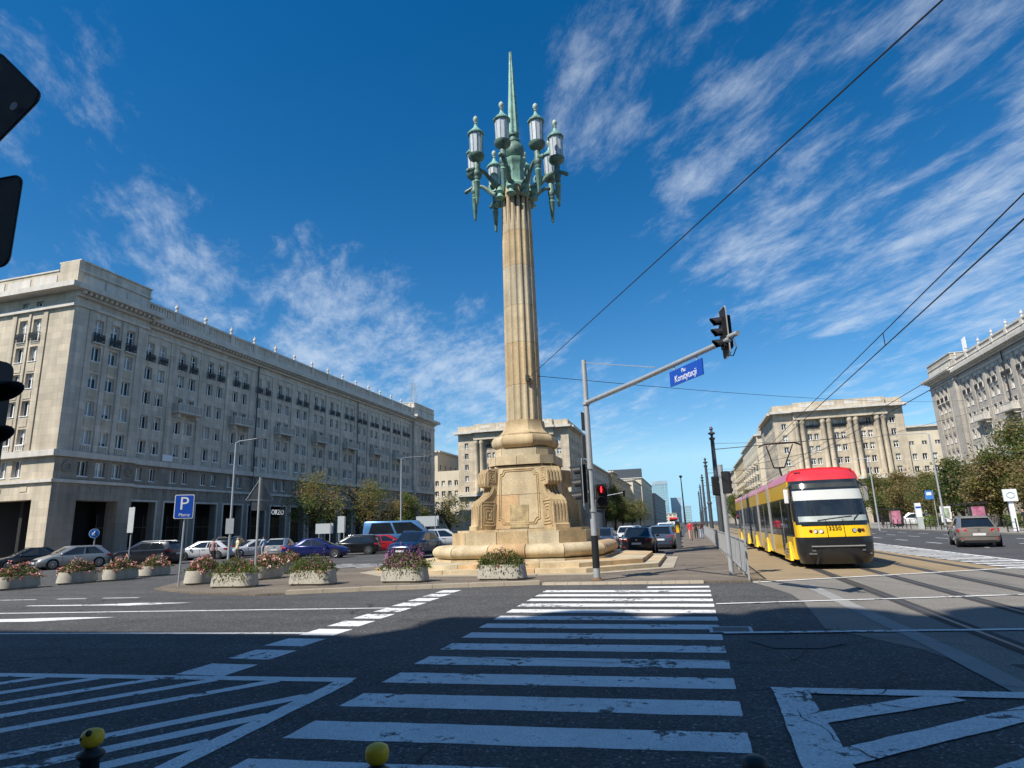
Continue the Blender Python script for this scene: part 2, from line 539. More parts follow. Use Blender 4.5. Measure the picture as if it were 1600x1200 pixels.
A['galv'] = mat('galvanised', (0.40, 0.42, 0.43), 0.5, 0.10, 4, metal=0.35)
def sand(name, c, hi, soot):
    return mat(name, c, 0.85, 0.26, 0.9, c2=hi, speck=0.16, sscale=20, bump=0.25, bscale=26, streak=soot)
A['sand'] = sand('sandstone', (0.50, 0.37, 0.20), (0.58, 0.445, 0.26), 0.24)
A['sand2'] = sand('sandstone_pale', (0.53, 0.43, 0.27), (0.61, 0.50, 0.325), 0.22)
A['sand3'] = sand('sandstone_step', (0.54, 0.42, 0.255), (0.63, 0.50, 0.315), 0.2)
A['sand4'] = sand('sandstone_grey', (0.48, 0.41, 0.285), (0.56, 0.48, 0.33), 0.28)
A['sand5'] = sand('sandstone_rust', (0.56, 0.36, 0.18), (0.62, 0.43, 0.24), 0.24)
A['joint'] = mat('dark_joint', (0.075, 0.055, 0.035), 0.9)
A['copper'] = mat('verdigris', (0.15, 0.30, 0.235), 0.6, 0.42, 3.0, c2=(0.27, 0.50, 0.405), speck=0.2, sscale=14)
A['copper_dark'] = mat('dark_bronze', (0.075, 0.13, 0.105), 0.55, 0.5, 3.5, c2=(0.18, 0.31, 0.245))
A['lampglass'] = mat('lamp_glass', (0.50, 0.53, 0.56), 0.25, 0.16, 5)
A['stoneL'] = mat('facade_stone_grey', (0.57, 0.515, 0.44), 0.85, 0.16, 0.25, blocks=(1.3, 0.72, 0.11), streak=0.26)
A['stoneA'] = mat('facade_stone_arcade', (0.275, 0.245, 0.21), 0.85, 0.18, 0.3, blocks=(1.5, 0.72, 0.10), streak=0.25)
A['stoneP'] = mat('facade_stone_warm', (0.51, 0.44, 0.335), 0.85, 0.14, 0.25, blocks=(1.3, 0.72, 0.12), streak=0.2)
A['trimL'] = mat('trim_stone', (0.58, 0.54, 0.475), 0.85, 0.10, 0.5, streak=0.16)
A['plaster'] = mat('plaster_cream', (0.60, 0.53, 0.40), 0.9, 0.08, 0.3, streak=0.12)
A['plaster2'] = mat('plaster_ochre', (0.52, 0.41, 0.24), 0.9, 0.08, 0.3, streak=0.12)
A['plaster3'] = mat('plaster_grey', (0.36, 0.33, 0.29), 0.9, 0.08, 0.3, streak=0.14)
A['white'] = mat('white_frame', (0.82, 0.82, 0.80), 0.5, 0.05, 3)
A['pane'] = glass_mat('window_pane', (0.014, 0.017, 0.022), (0.46, 0.46, 0.43), 0.07, 0.38)
A['pane_far'] = mat('far_glazing', (0.035, 0.04, 0.046), 0.12, 0.7, 0.45, c2=(0.20, 0.21, 0.22), spec=0.7)
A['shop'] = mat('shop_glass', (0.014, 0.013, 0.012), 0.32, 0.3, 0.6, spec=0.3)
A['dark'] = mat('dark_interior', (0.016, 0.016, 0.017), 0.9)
A['iron'] = mat('black_iron', (0.016, 0.017, 0.019), 0.5, 0.2, 5)
A['polegrey'] = mat('pole_grey', (0.052, 0.062, 0.075), 0.55, 0.2, 3)
A['black'] = mat('black_plastic', (0.011, 0.012, 0.014), 0.5, 0.2, 5)
A['blue'] = mat('sign_blue', (0.008, 0.075, 0.44), 0.4, 0.05, 3)
A['signwhite'] = mat('sign_white', (0.76, 0.77, 0.78), 0.45, 0.03, 3)
A['signback'] = mat('sign_back', (0.15, 0.16, 0.165), 0.55, 0.15, 5, metal=0.3)
A['signback_lit'] = mat('sign_back_lit', (0.50, 0.53, 0.52), 0.55, 0.08, 5)  # sunlit copy of the sign back, its brightness put into the colour
A['red_light'] = emit_mat('red_lamp', (1.0, 0.05, 0.06), 1.2)
A['yellow'] = mat('bollard_yellow', (0.72, 0.44, 0.012), 0.4, 0.12, 9)
A['concrete'] = mat('planter_concrete', (0.40, 0.375, 0.315), 0.9, 0.14, 2.2, speck=0.12, sscale=40, streak=0.14)
A['soil'] = mat('soil', (0.03, 0.022, 0.015), 0.95)
A['tyre'] = mat('tyre', (0.010, 0.010, 0.011), 0.8)
A['rim'] = mat('alloy', (0.42, 0.43, 0.44), 0.3, 0.1, 5, metal=0.8)
A['carglass'] = mat('car_glass', (0.010, 0.014, 0.018), 0.03, 0.1, 3, spec=0.9)
A['taillight'] = mat('tail_light', (0.42, 0.012, 0.015), 0.2, 0.2, 8)
A['headlight'] = mat('head_light', (0.62, 0.65, 0.68), 0.12, 0.2, 8)
A['plate'] = mat('number_plate', (0.66, 0.66, 0.66), 0.4, 0.05, 8)
A['chrome'] = mat('chrome', (0.62, 0.62, 0.62), 0.15, 0.05, 4, metal=0.9)
A['bark'] = mat('bark', (0.055, 0.043, 0.033), 0.9, 0.3, 3)
def leaf_mat(name, c):
    m = mat(name, c, 0.55, 0.30, 1.5, spec=0.25)
    t = m.node_tree
    b = t.nodes['Principled BSDF']
    out = t.nodes['Material Output']
    tr = t.nodes.new('ShaderNodeBsdfTranslucent')
    tr.inputs['Color'].default_value = (min(1, c[0] * 1.9), min(1, c[1] * 1.9), c[2] * 1.2, 1)
    mx = t.nodes.new('ShaderNodeMixShader'); mx.inputs[0].default_value = 0.35
    t.links.new(b.outputs[0], mx.inputs[1]); t.links.new(tr.outputs[0], mx.inputs[2]); t.links.new(mx.outputs[0], out.inputs[0])
    return m
A['leaf_g'] = leaf_mat('leaf_green', (0.085, 0.122, 0.034))
A['leaf_o'] = leaf_mat('leaf_olive', (0.185, 0.168, 0.060))
A['leaf_b'] = leaf_mat('leaf_brown', (0.225, 0.160, 0.078))
A['leaf_d'] = leaf_mat('leaf_dark', (0.055, 0.080, 0.028))
A['leaf_l'] = leaf_mat('leaf_lime', (0.17, 0.22, 0.05))
A['rose'] = mat('rose_petals', (0.62, 0.16, 0.17), 0.6, 0.35, 6, c2=(0.80, 0.42, 0.36))
A['rose2'] = mat('pale_petals', (0.74, 0.52, 0.44), 0.6, 0.25, 6)
A['magenta'] = mat('magenta_petals', (0.38, 0.09, 0.26), 0.6, 0.3, 6, c2=(0.55, 0.20, 0.42))

# ------------------------------------------------------------------ ground, roads, pavements
def sheet(name, poly, z, m, **k):
    b = MB(); b.add([(x, y, z) for x, y in poly], [tuple(range(len(poly)))])
    return b.build(name, m, None, kind='structure', **k)
sheet('ground', [(-900, -200), (900, -200), (900, 4500), (-900, 4500)], 0.0, A['asphalt'])
sheet('crossing_slab', [(1.45, 19.15), (1.72, 17.9), (2.02, 16.2), (2.05, 14.5), (1.85, 11.3), (2.7, 9.6), (2.95, 8.2), (2.95, -8), (9.2, -8), (9.2, 22.9), (5.5, 21.1)], 0.004, A['slab'])
sheet('tram_bed', [(1.45, 19.25), (5.5, 21.2), (9.0, 22.8), (8.9, 26), (8.6, 40), (8.8, 420), (1.45, 420)], 0.008, A['slab_tan'])
sheet('road', [(10.75, -30), (22.3, -30), (22.3, 600), (10.75, 600)], 0.004, A['asphalt_dark'])
ISL = [(-18.4, 18.6), (-15.3, 17.1), (-12.6, 16.5), (-11.7, 16.75), (-9.8, 17.55), (-7.2, 18.35), (-4.5, 19.15), (0.1, 19.15), (1.42, 19.2), (1.42, 420), (-1.15, 420), (-1.15, 33.4), (-3, 35.3), (-11.8, 35.3), (-14.6, 32.4), (-15.9, 28), (-19.8, 27.3), (-20.3, 22)]
b = MB(); b.prism(ISL, -0.1, 0.05)
b.build('pavement_island', A['asphalt_brown'], None, kind='structure')
b = MB(); b.prism([(22.55, -20), (60, -20), (60, 161), (20.0, 161), (20.0, 420), (19.9, 420), (19.9, 150), (22.55, 120)], -0.1, 0.11)
b.build('pavement_right', A['paving'], None, kind='structure')
b = MB(); b.prism([(-90, 42), (-46, 42), (-46, 150), (-30.8, 158), (-28, 420), (-90, 420)], -0.1, 0.11)
b.build('pavement_left', A['paving'], None, kind='structure')
b = MB(); b.prism([(-60, -9), (60, -9), (60, 3.82), (-60, 3.82)], -0.1, 0.1)
b.build('pavement_near', A['paving'], None, kind='structure')
# kerb stones of the island, one by one
kerb = thing('kerb', (-8, 18, 0), kind='structure')
def stones(line, length, w, z0, z1, name, m, parent, gap=0.012, jit=0.0):
    line = [V((x, y, 0)) for x, y in line]
    seg = [(line[i], line[i + 1]) for i in range(len(line) - 1)]
    tot = sum((q - p).length for p, q in seg)
    n = max(1, round(tot / length)); st = tot / n
    def at(s):
        for p, q in seg:
            L = (q - p).length
            if s <= L + 1e-6:
                return p + (q - p) * (s / L)
            s -= L
        return seg[-1][1]
    for i in range(n):
        p, q = at(i * st + gap / 2), at((i + 1) * st - gap / 2)
        d = (q - p).normalized(); nn = V((-d.y, d.x, 0))
        dz = rnd.uniform(-jit, jit)
        mb = MB()
        mb.hexa([(*(p).xy, z0), (*(q).xy, z0), (*(q + nn * w).xy, z0), (*(p + nn * w).xy, z0),
                 (*(p + nn * 0.015).xy, z1 + dz), (*(q + nn * 0.015).xy, z1 + dz), (*(q + nn * w).xy, z1 + dz), (*(p + nn * w).xy, z1 + dz)])
        mb.build(name, m, parent)
stones([(-11.75, 16.70), (-9.8, 17.52), (-7.2, 18.32), (-4.6, 19.1)], 1.05, 0.30, -0.05, 0.115, 'kerb_stone', A['kerb'], kerb, jit=0.006)
tact = thing('tactile_strip', (-2, 19.2, 0), kind='structure')
stones([(-4.5, 18.95), (0.15, 19.0)], 0.40, 0.40, 0.0, 0.058, 'tactile_slab', A['kerb'], tact, gap=0.01, jit=0.002)
kr = thing('kerb_line', (22.4, 60, 0), kind='structure')
stones([(22.55, 40), (22.55, 118)][::-1], 1.5, 0.2, -0.05, 0.125, 'kerb_stone', A['kerb'], kr, jit=0.004)

# tram rails
for i, x in enumerate((3.83, 5.265, 6.73, 8.165)):
    bed = MB(); bed.quad((x - 0.14, -8, 0.0125), (x + 0.16, -8, 0.0125), (x + 0.16, 420, 0.0125), (x - 0.14, 420, 0.0125))
    t = bed.build('rail_bed', A['slab'] if False else A['groove'], None, kind='structure')
    r = MB(); r.quad((x - 0.035, -8, 0.0165), (x + 0.035, -8, 0.0165), (x + 0.035, 420, 0.0165), (x - 0.035, 420, 0.0165))
    r.build('rail_head', A['steel'], t)

# painted markings
PZ = 0.003
def stripe(parent, pts, name='stripe', z=PZ, m=None):
    out = []                         # edges of hand-laid paint wander by a few millimetres
    n = len(pts)
    for i in range(n):
        a, b = V((*pts[i], 0)), V((*pts[(i + 1) % n], 0))
        L_ = (b - a).length
        near = min(a.y, b.y) < 20
        k = max(1, min(40, int(L_ / 0.10))) if near else 1
        d = (b - a).normalized(); nn = V((-d.y, d.x, 0))
        w = 0.0
        for j in range(k):
            p = a.lerp(b, j / k)
            if j:
                w = w * 0.6 + rnd.uniform(-0.007, 0.007)
                p = p + nn * w
            out.append((p.x, p.y, z))
    mb = MB(); mb.add(out, [tuple(range(len(out)))])
    return mb.build(name, m or A['paint'], parent)
def bar(parent, a, b, w, name='stripe', z=PZ):
    a, b = V((*a, 0)), V((*b, 0)); d = (b - a).normalized(); n = V((-d.y, d.x, 0)) * (w / 2)
    return stripe(parent, [(a - n).xy, (b - n).xy, (b + n).xy, (a + n).xy], name, z)
cw = thing('crosswalk', (-1.8, 10, 0), kind='structure')
stripe(cw, [(-1.35, 17.83), (0.27, 17.86), (0.27, 18.3), (-1.35, 18.28)])
for i in range(15):
    yr, yl = 17.0 - 0.945 * i, 17.2 - 0.985 * i
    xl = -4.03 + 0.038 * i
    stripe(cw, [(xl, yl - 0.25), (0.27, yr - 0.24), (0.27, yr + 0.24), (xl, yl + 0.25)])
bk = thing('broken_edge_line', (-6.9, 12, 0), kind='structure')
for i in range(11):
    y = 17.35 - 0.985 * i
    x0 = -7.12 + 0.045 * i + (0.06 if i > 8 else 0)
    stripe(bk, [(x0, y - 0.36), (x0 + 0.55 + 0.02 * i, y - 0.36), (x0 + 0.55 + 0.02 * i, y + 0.30), (x0, y + 0.30)], z=0.0045)
ln = thing('lane_line', (-10, 13, 0), kind='structure')
stripe(ln, [(-30, 11.25), (-6.9, 13.68), (-6.9, 13.80), (-30, 11.38)])
ln = thing('lane_line', (-10, 10, 0), kind='structure')
stripe(ln, [(-30, 8.55), (-6.7, 10.25), (-6.7, 10.38), (-30, 8.68)])
dl = thing('dashed_line', (-19, 15.8, 0), kind='structure')
for a, c in (((-23.6, 15.4), (-22.4, 15.5)), ((-21.5, 15.6), (-20.1, 15.72)), ((-19.4, 15.85), (-18.35, 15.95)), ((-17.8, 16.05), (-16.55, 16.15))):
    bar(dl, a, c, 0.13)
ar = thing('arrow_marking', (-16, 14.5, 0), kind='structure')
stripe(ar, [(-18.4, 14.1), (-15.6, 14.25), (-14.9, 14.2), (-13.4, 14.85), (-15.2, 14.8), (-16.2, 14.45), (-18.4, 14.25)])
ar = thing('arrow_marking', (-16, 11.5, 0), kind='structure')
stripe(ar, [(-18.5, 11.0), (-14.5, 11.35), (-13.0, 12.1), (-14.2, 12.05), (-15.5, 11.75), (-18.5, 11.4)])
hz = thing('hatched_marking', (-6, 5.6, 0), kind='structure')
bar(hz, (-12, 6.62), (-4.05, 7.16), 0.20, z=0.0045)
bar(hz, (-4.12, 7.1), (-4.0, 3.4), 0.22, z=0.006)
for i in range(10):                  # slanting bars of the hatched zone
    x = -4.1 - 0.72 * i if i < 3 else -4.1 - 0.72 * i
    p = (-4.15, 6.55 - 0.72 * i) if i < 5 else None
    a = V((-5.35 - 0.66 * i, 6.98 - 0.05 * i)) if i > 1 else None
    if i < 5:
        bar(hz, (-4.15, 6.50 - 0.78 * i), (-4.15 - 2.2, 6.50 - 0.78 * i - 3.2), 0.19)
    else:
        k = i - 4
        x0 = -4.15 - 0.84 * k
        y0 = 7.08 - 0.068 * 0.84 * k
        bar(hz, (x0, y0), (x0 - 2.3, y0 - 3.4), 0.19)
for k in range(1, 6):
    x0 = -4.15 - 0.84 * k - 4.2
    y0 = 7.08 - 0.068 * (0.84 * k + 4.2)
    bar(hz, (x0, y0), (x0 - 2.1, y0 - 3.1), 0.19)
hr = thing('hatched_marking', (2, 6.4, 0), kind='structure')
bar(hr, (0.62, 7.30), (8, 7.62), 0.22, z=0.0115)
bar(hr, (0.79, 7.2), (0.72, 3.4), 0.34, z=0.0130)
for a, c in (((0.85, 6.35), (2.2, 7.25)), ((0.85, 5.4), (3.3, 7.35)), ((0.85, 4.4), (4.4, 7.40)), ((1.7, 4.2), (5.5, 7.45)), ((2.9, 4.2), (6.6, 7.5))):
    bar(hr, a, c, 0.27, z=0.0098)
ln = thing('lane_line', (4, 15, 0), kind='structure')
stripe(ln, [(0.32, 14.24), (4.5, 15.22), (9.0, 16.4), (9.0, 16.52), (4.5, 15.34), (0.32, 14.36)], z=0.018)
ln = thing('lane_line', (4, 11, 0), kind='structure')
stripe(ln, [(0.3, 10.62), (4.5, 11.2), (9.0, 11.9), (9.0, 12.04), (4.5, 11.34), (0.3, 10.76)], z=0.018)
ln = thing('stop_line', (5, 20.5, 0), kind='structure')
stripe(ln, [(1.45, 18.95), (5.5, 20.95), (10.6, 23.5), (10.6, 23.66), (5.5, 21.12), (1.45, 19.12)], z=0.018)
js = thing('joint_strip', (2.85, 12, 0), kind='structure')
stripe(js, [(2.55, 18.2), (2.85, 18.2), (3.08, 9.5), (3.05, 2.0), (2.75, 2.0), (2.80, 9.5)], 'strip', 0.0105, mat('joint_grey', (0.27, 0.265, 0.25), 0.85, 0.12, 1))
# white zebra hatching between the tram bed and the carriageway
hw = thing('hatched_marking', (9.8, 35, 0), kind='structure')
bar(hw, (10.72, 20), (10.72, 110), 0.18, z=0.0205)
for i in range(34):
    y = 21.5 + i * 1.05
    xi = 9.05 - 0.035 * (y - 22) if y < 50 else 8.1
    stripe(hw, [(xi, y + 1.3), (10.65, y), (10.65, y + 0.52), (xi, y + 1.82)], z=0.0165)
stripe(hw, [(8.85, 58.5), (10.65, 57.2), (10.65, 110), (8.85, 110)], z=0.0165)
for lane, x in enumerate((13.6, 16.5, 19.4)):
    dl = thing('dashed_line', (x, 60, 0), kind='structure')
    for i in range(16):
        y = 24 + i * 6.0 + lane * 1.3
        bar(dl, (x, y), (x, y + 2.6), 0.13, z=0.0085)
sc_ = thing('hatched_marking', (-16.5, 30, 0), kind='structure')
for i in range(5):
    bar(sc_, (-20.4 + i * 1.25, 30.2 - i * 0.25), (-18.6 + i * 1.25, 32.5 - i * 0.25), 0.30, z=0.0085)
bar(sc_, (-19.4, 32.8), (-13.2, 31.4), 0.12, z=0.0125)
# crack filler and patches in the near asphalt
pt = mat('patch_asphalt', (0.058, 0.058, 0.06), 0.8, 0.1, 1)
for poly in ([(0.6, 10.1), (1.3, 10.3), (1.9, 10.0), (1.5, 9.6), (0.9, 9.55)], [(3.3, 8.8), (4.2, 8.9), (4.6, 8.0), (4.4, 6.8), (3.7, 7.2)]):
    sheet('asphalt_patch', poly, 0.0085, pt)
def crack(pts, w=0.007):
    mb = MB()
    L, Rr = [], []
    for i, p in enumerate(pts):
        p = V((*p, 0)); q = V((*pts[min(i + 1, len(pts) - 1)], 0)); o = V((*pts[max(i - 1, 0)], 0))
        d = (q - o).normalized(); n = V((-d.y, d.x, 0)) * (w * rnd.uniform(0.5, 1.3))
        L.append((*(p - n).xy, 0.0142)); Rr.append((*(p + n).xy, 0.0142))
    k = len(pts)
    mb.add(L + Rr, [(i, i + 1, k + i + 1, k + i) for i in range(k - 1)])
    mb.build('asphalt_crack', A['groove'], None, kind='structure')
def walk(p, ang, n, st, wob):
    pts = [p]
    for _ in range(n):
        ang += rnd.uniform(-wob, wob)
        p = (p[0] + math.cos(ang) * st, p[1] + math.sin(ang) * st)
        pts.append(p)
    return pts
crack(walk((1.35, 9.9), -1.4, 34, 0.16, 0.35), 0.009)
crack(walk((1.9, 8.9), -1.0, 22, 0.15, 0.5), 0.006)
crack(walk((1.5, 9.0), -2.2, 12, 0.14, 0.6), 0.005)
crack(walk((2.0, 11.6), -1.7, 18, 0.16, 0.45), 0.006)
crack(walk((1.2, 7.4), -0.5, 16, 0.14, 0.5), 0.006)
crack(walk((1.5, 6.9), -0.9, 22, 0.14, 0.4), 0.006)
crack(walk((0.75, 6.6), -1.5, 16, 0.12, 0.6), 0.005)
mb = MB()
for a in ((0.12, 10.75, 0.72, 10.80), (0.12, 11.25, 0.72, 11.3)):
    mb.quad((a[0], a[1] - 0.03, 0.0165), (a[2], a[3] - 0.03, 0.0165), (a[2], a[3] + 0.03, 0.0165), (a[0], a[1] + 0.03, 0.0165))
for x in (0.10, 0.70):
    mb.quad((x, 10.72, 0.0155), (x + 0.05, 10.72, 0.0155), (x + 0.05, 11.33, 0.0155), (x, 11.33, 0.0155))
fr = MB(); fr.quad((0.13, 10.75, 0.0142), (0.72, 10.78, 0.0142), (0.72, 11.3, 0.0142), (0.13, 11.28, 0.0142))
mh = fr.build('manhole_cover', mat('cast_iron', (0.07, 0.07, 0.075), 0.6, 0.2, 8, metal=0.4), None, label='rectangular iron manhole cover at the right edge of the crosswalk', cat='manhole cover')
mb.build('frame', A['galv'], mh)

# ------------------------------------------------------------------ building kit
class F:
    """a facade plane: O its left bottom corner seen from outside, N the outward normal"""
    def __init__(s, O, N):
        s.O = V(O); s.N = V(N).normalized(); s.U = Z.cross(s.N)
    def p(s, u, d, z):
        return s.O + s.U * u + s.N * d + Z * z
    def box(s, mb, u0, u1, d0, d1, z0, z1, m=0):
        q = [s.p(u0, d1, z0), s.p(u1, d1, z0), s.p(u1, d0, z0), s.p(u0, d0, z0), s.p(u0, d1, z1), s.p(u1, d1, z1), s.p(u1, d0, z1), s.p(u0, d0, z1)]
        mb.hexa(q, m)
    def wall(s, mb, u0, u1, z0, z1, ops, depth=0.28, d=0.0, m=0):
        us = sorted({round(x, 4) for x in [u0, u1] + [x for o in ops for x in o[:2]] if u0 <= x <= u1})
        zs = sorted({round(x, 4) for x in [z0, z1] + [x for o in ops for x in o[2:4]] if z0 <= x <= z1})
        for i in range(len(us) - 1):
            uc = (us[i] + us[i + 1]) / 2
            oo = [o for o in ops if o[0] < uc < o[1]]
            j = 0
            while j < len(zs) - 1:
                zc = (zs[j] + zs[j + 1]) / 2
                if any(o[2] < zc < o[3] for o in oo):
                    j += 1
                    continue
                k = j
                while k + 1 < len(zs) - 1 and not any(o[2] < (zs[k + 1] + zs[k + 2]) / 2 < o[3] for o in oo):
                    k += 1
                mb.quad(s.p(us[i], d, zs[j]), s.p(us[i + 1], d, zs[j]), s.p(us[i + 1], d, zs[k + 1]), s.p(us[i], d, zs[k + 1]), m)
                j = k + 1
        for a, b, c, e in ops:
            q = [(a, c), (b, c), (b, e), (a, e)]
            for i in range(4):
                (x0, y0), (x1, y1) = q[i], q[(i + 1) % 4]
                mb.quad(s.p(x0, d, y0), s.p(x1, d, y1), s.p(x1, d - depth, y1), s.p(x0, d - depth, y0), m)
    def M(s, u, d, z):
        o = s.p(u, d, z); y = -s.N
        return Matrix(((s.U.x, y.x, 0, o.x), (s.U.y, y.y, 0, o.y), (s.U.z, y.z, 1, o.z), (0, 0, 0, 1)))

WIN = {}
def window_data(w, h, kind):
    key = (round(w, 2), round(h, 2), kind)
    if key in WIN:
        return WIN[key]
    fr, pn = MB(), MB()
    t = 0.075
    for x0, x1, z0, z1 in ((-w / 2, -w / 2 + t, 0, h), (w / 2 - t, w / 2, 0, h), (-w / 2 + t, w / 2 - t, 0, t), (-w / 2 + t, w / 2 - t, h - t, h)):
        fr.box(x0, x1, 0.28, 0.39, z0, z1)
    fr.box(-0.06, 0.06, 0.27, 0.385, t, h - t)
    if kind == 'T':
        fr.box(-w / 2 + t, -0.06, 0.29, 0.38, h * 0.70, h * 0.70 + 0.07)
        fr.box(0.06, w / 2 - t, 0.29, 0.38, h * 0.70, h * 0.70 + 0.07)
    fr.box(-w / 2 - 0.05, w / 2 + 0.05, -0.07, 0.004, -0.07, -0.004)
    fr.box(-w / 2 + 0.004, w / 2 - 0.004, 0.006, 0.279, 0.003, 0.02)
    pn.box(-w / 2 + t, w / 2 - t, 0.33, 0.345, t, h - t)
    WIN[key] = (fr.mesh('window', A['white']), pn.mesh('pane', A['pane']))
    return WIN[key]
def window(f, u, z, w, h, root, kind='P', d=0.0):
    a, b = window_data(w, h, kind)
    o = link('window', a, root, f.M(u, d, z))
    link('pane', b, o)
    return o
BAL = {}
def iron_balcony(f, u, z, w, root, d=0.0):
    key = round(w, 2)
    if key not in BAL:
        mb = MB()
        mb.box(-w / 2, w / 2, -0.28, -0.25, 0.86, 0.92); mb.box(-w / 2, w / 2, -0.28, -0.25, 0.06, 0.10)
        n = 9
        for i in range(n + 1):
            x = -w / 2 + w * i / n
            mb.box(x - 0.022, x + 0.022, -0.28, -0.25, 0.06, 0.9)
        for x in (-w / 2, w / 2):
            mb.box(x - 0.02, x + 0.02, -0.25, 0.0, 0.86, 0.92); mb.box(x - 0.02, x + 0.02, -0.25, 0.0, 0.06, 0.10)
        mb.box(-w / 2 + 0.03, w / 2 - 0.03, -0.262, -0.255, 0.3, 0.7)
        BAL[key] = mb.mesh('railing', A['iron'])
    link('railing', BAL[key], root, f.M(u, d, z))
BLU = {}
def baluster_row(f, u, z, w, h, root, m, d=0.0, n=5):
    key = (round(w, 2), round(h, 2), n, m.name)
    if key not in BLU:
        mb = MB()
        mb.box(-w / 2, w / 2, -0.10, 0.02, h - 0.09, h); mb.box(-w / 2, w / 2, -0.10, 0.02, 0, 0.07)
        for i in range(n):
            x = -w / 2 + w * (i + 0.5) / n
            mb.box(x - 0.06, x + 0.06, -0.08, 0.0, 0.07, h - 0.09)
        BLU[key] = mb.mesh('balustrade', m)
    link('balustrade', BLU[key], root, f.M(u, d, z))
FIN = MB()
FIN.lathe([(0.30, 0), (0.30, 0.35), (0.16, 0.42), (0.14, 0.5), (0.30, 0.66), (0.34, 0.85), (0.26, 1.05), (0.10, 1.16), (0.14, 1.24), (0.05, 1.36), (0.02, 1.62)], 10)
FIN.v = [(x * 0.72, y * 0.72, z * 0.82) for x, y, z in FIN.v]
FIN = FIN.mesh('urn', A['trimL'], 40)

def balcony(f, u, z, w, root, m):
    mb = MB()
    f.box(mb, u - w / 2, u + w / 2, 0.0, 1.15, z - 0.22, z)
    f.box(mb, u - w / 2 + 0.3, u - w / 2 + 0.7, 0.0, 0.8, z - 0.75, z - 0.223)
    f.box(mb, u + w / 2 - 0.7, u + w / 2 - 0.3, 0.0, 0.8, z - 0.75, z - 0.223)
    o = mb.build('balcony', m, root)
    r = MB()
    f.box(r, u - w / 2, u + w / 2, 1.0, 1.13, z + 0.86, z + 0.98)
    for e in (-1, 1):
        x = u + e * (w / 2 - 0.08)
        f.box(r, x - 0.07, x + 0.07, 0.0, 0.997, z + 0.86, z + 0.98)
        f.box(r, x - 0.08, x + 0.08, 0.98, 1.135, z + 0.002, z + 0.858)
    n = 14
    for i in range(n):
        x = u - w / 2 + 0.22 + (w - 0.44) * (i + 0.5) / n
        f.box(r, x - 0.055, x + 0.055, 1.02, 1.11, z + 0.002, z + 0.858)
    for e in (-1, 1):
        for k in range(4):
            x = u + e * (w / 2 - 0.08); dd = 0.15 + 0.22 * k
            f.box(r, x - 0.045, x + 0.045, dd, dd + 0.1, z + 0.002, z + 0.858)
    r.build('balustrade', m, o)
ROWS = [(20.1, 1.5), (17.2, 1.5), (14.3, 1.5), (11.48, 1.45)]
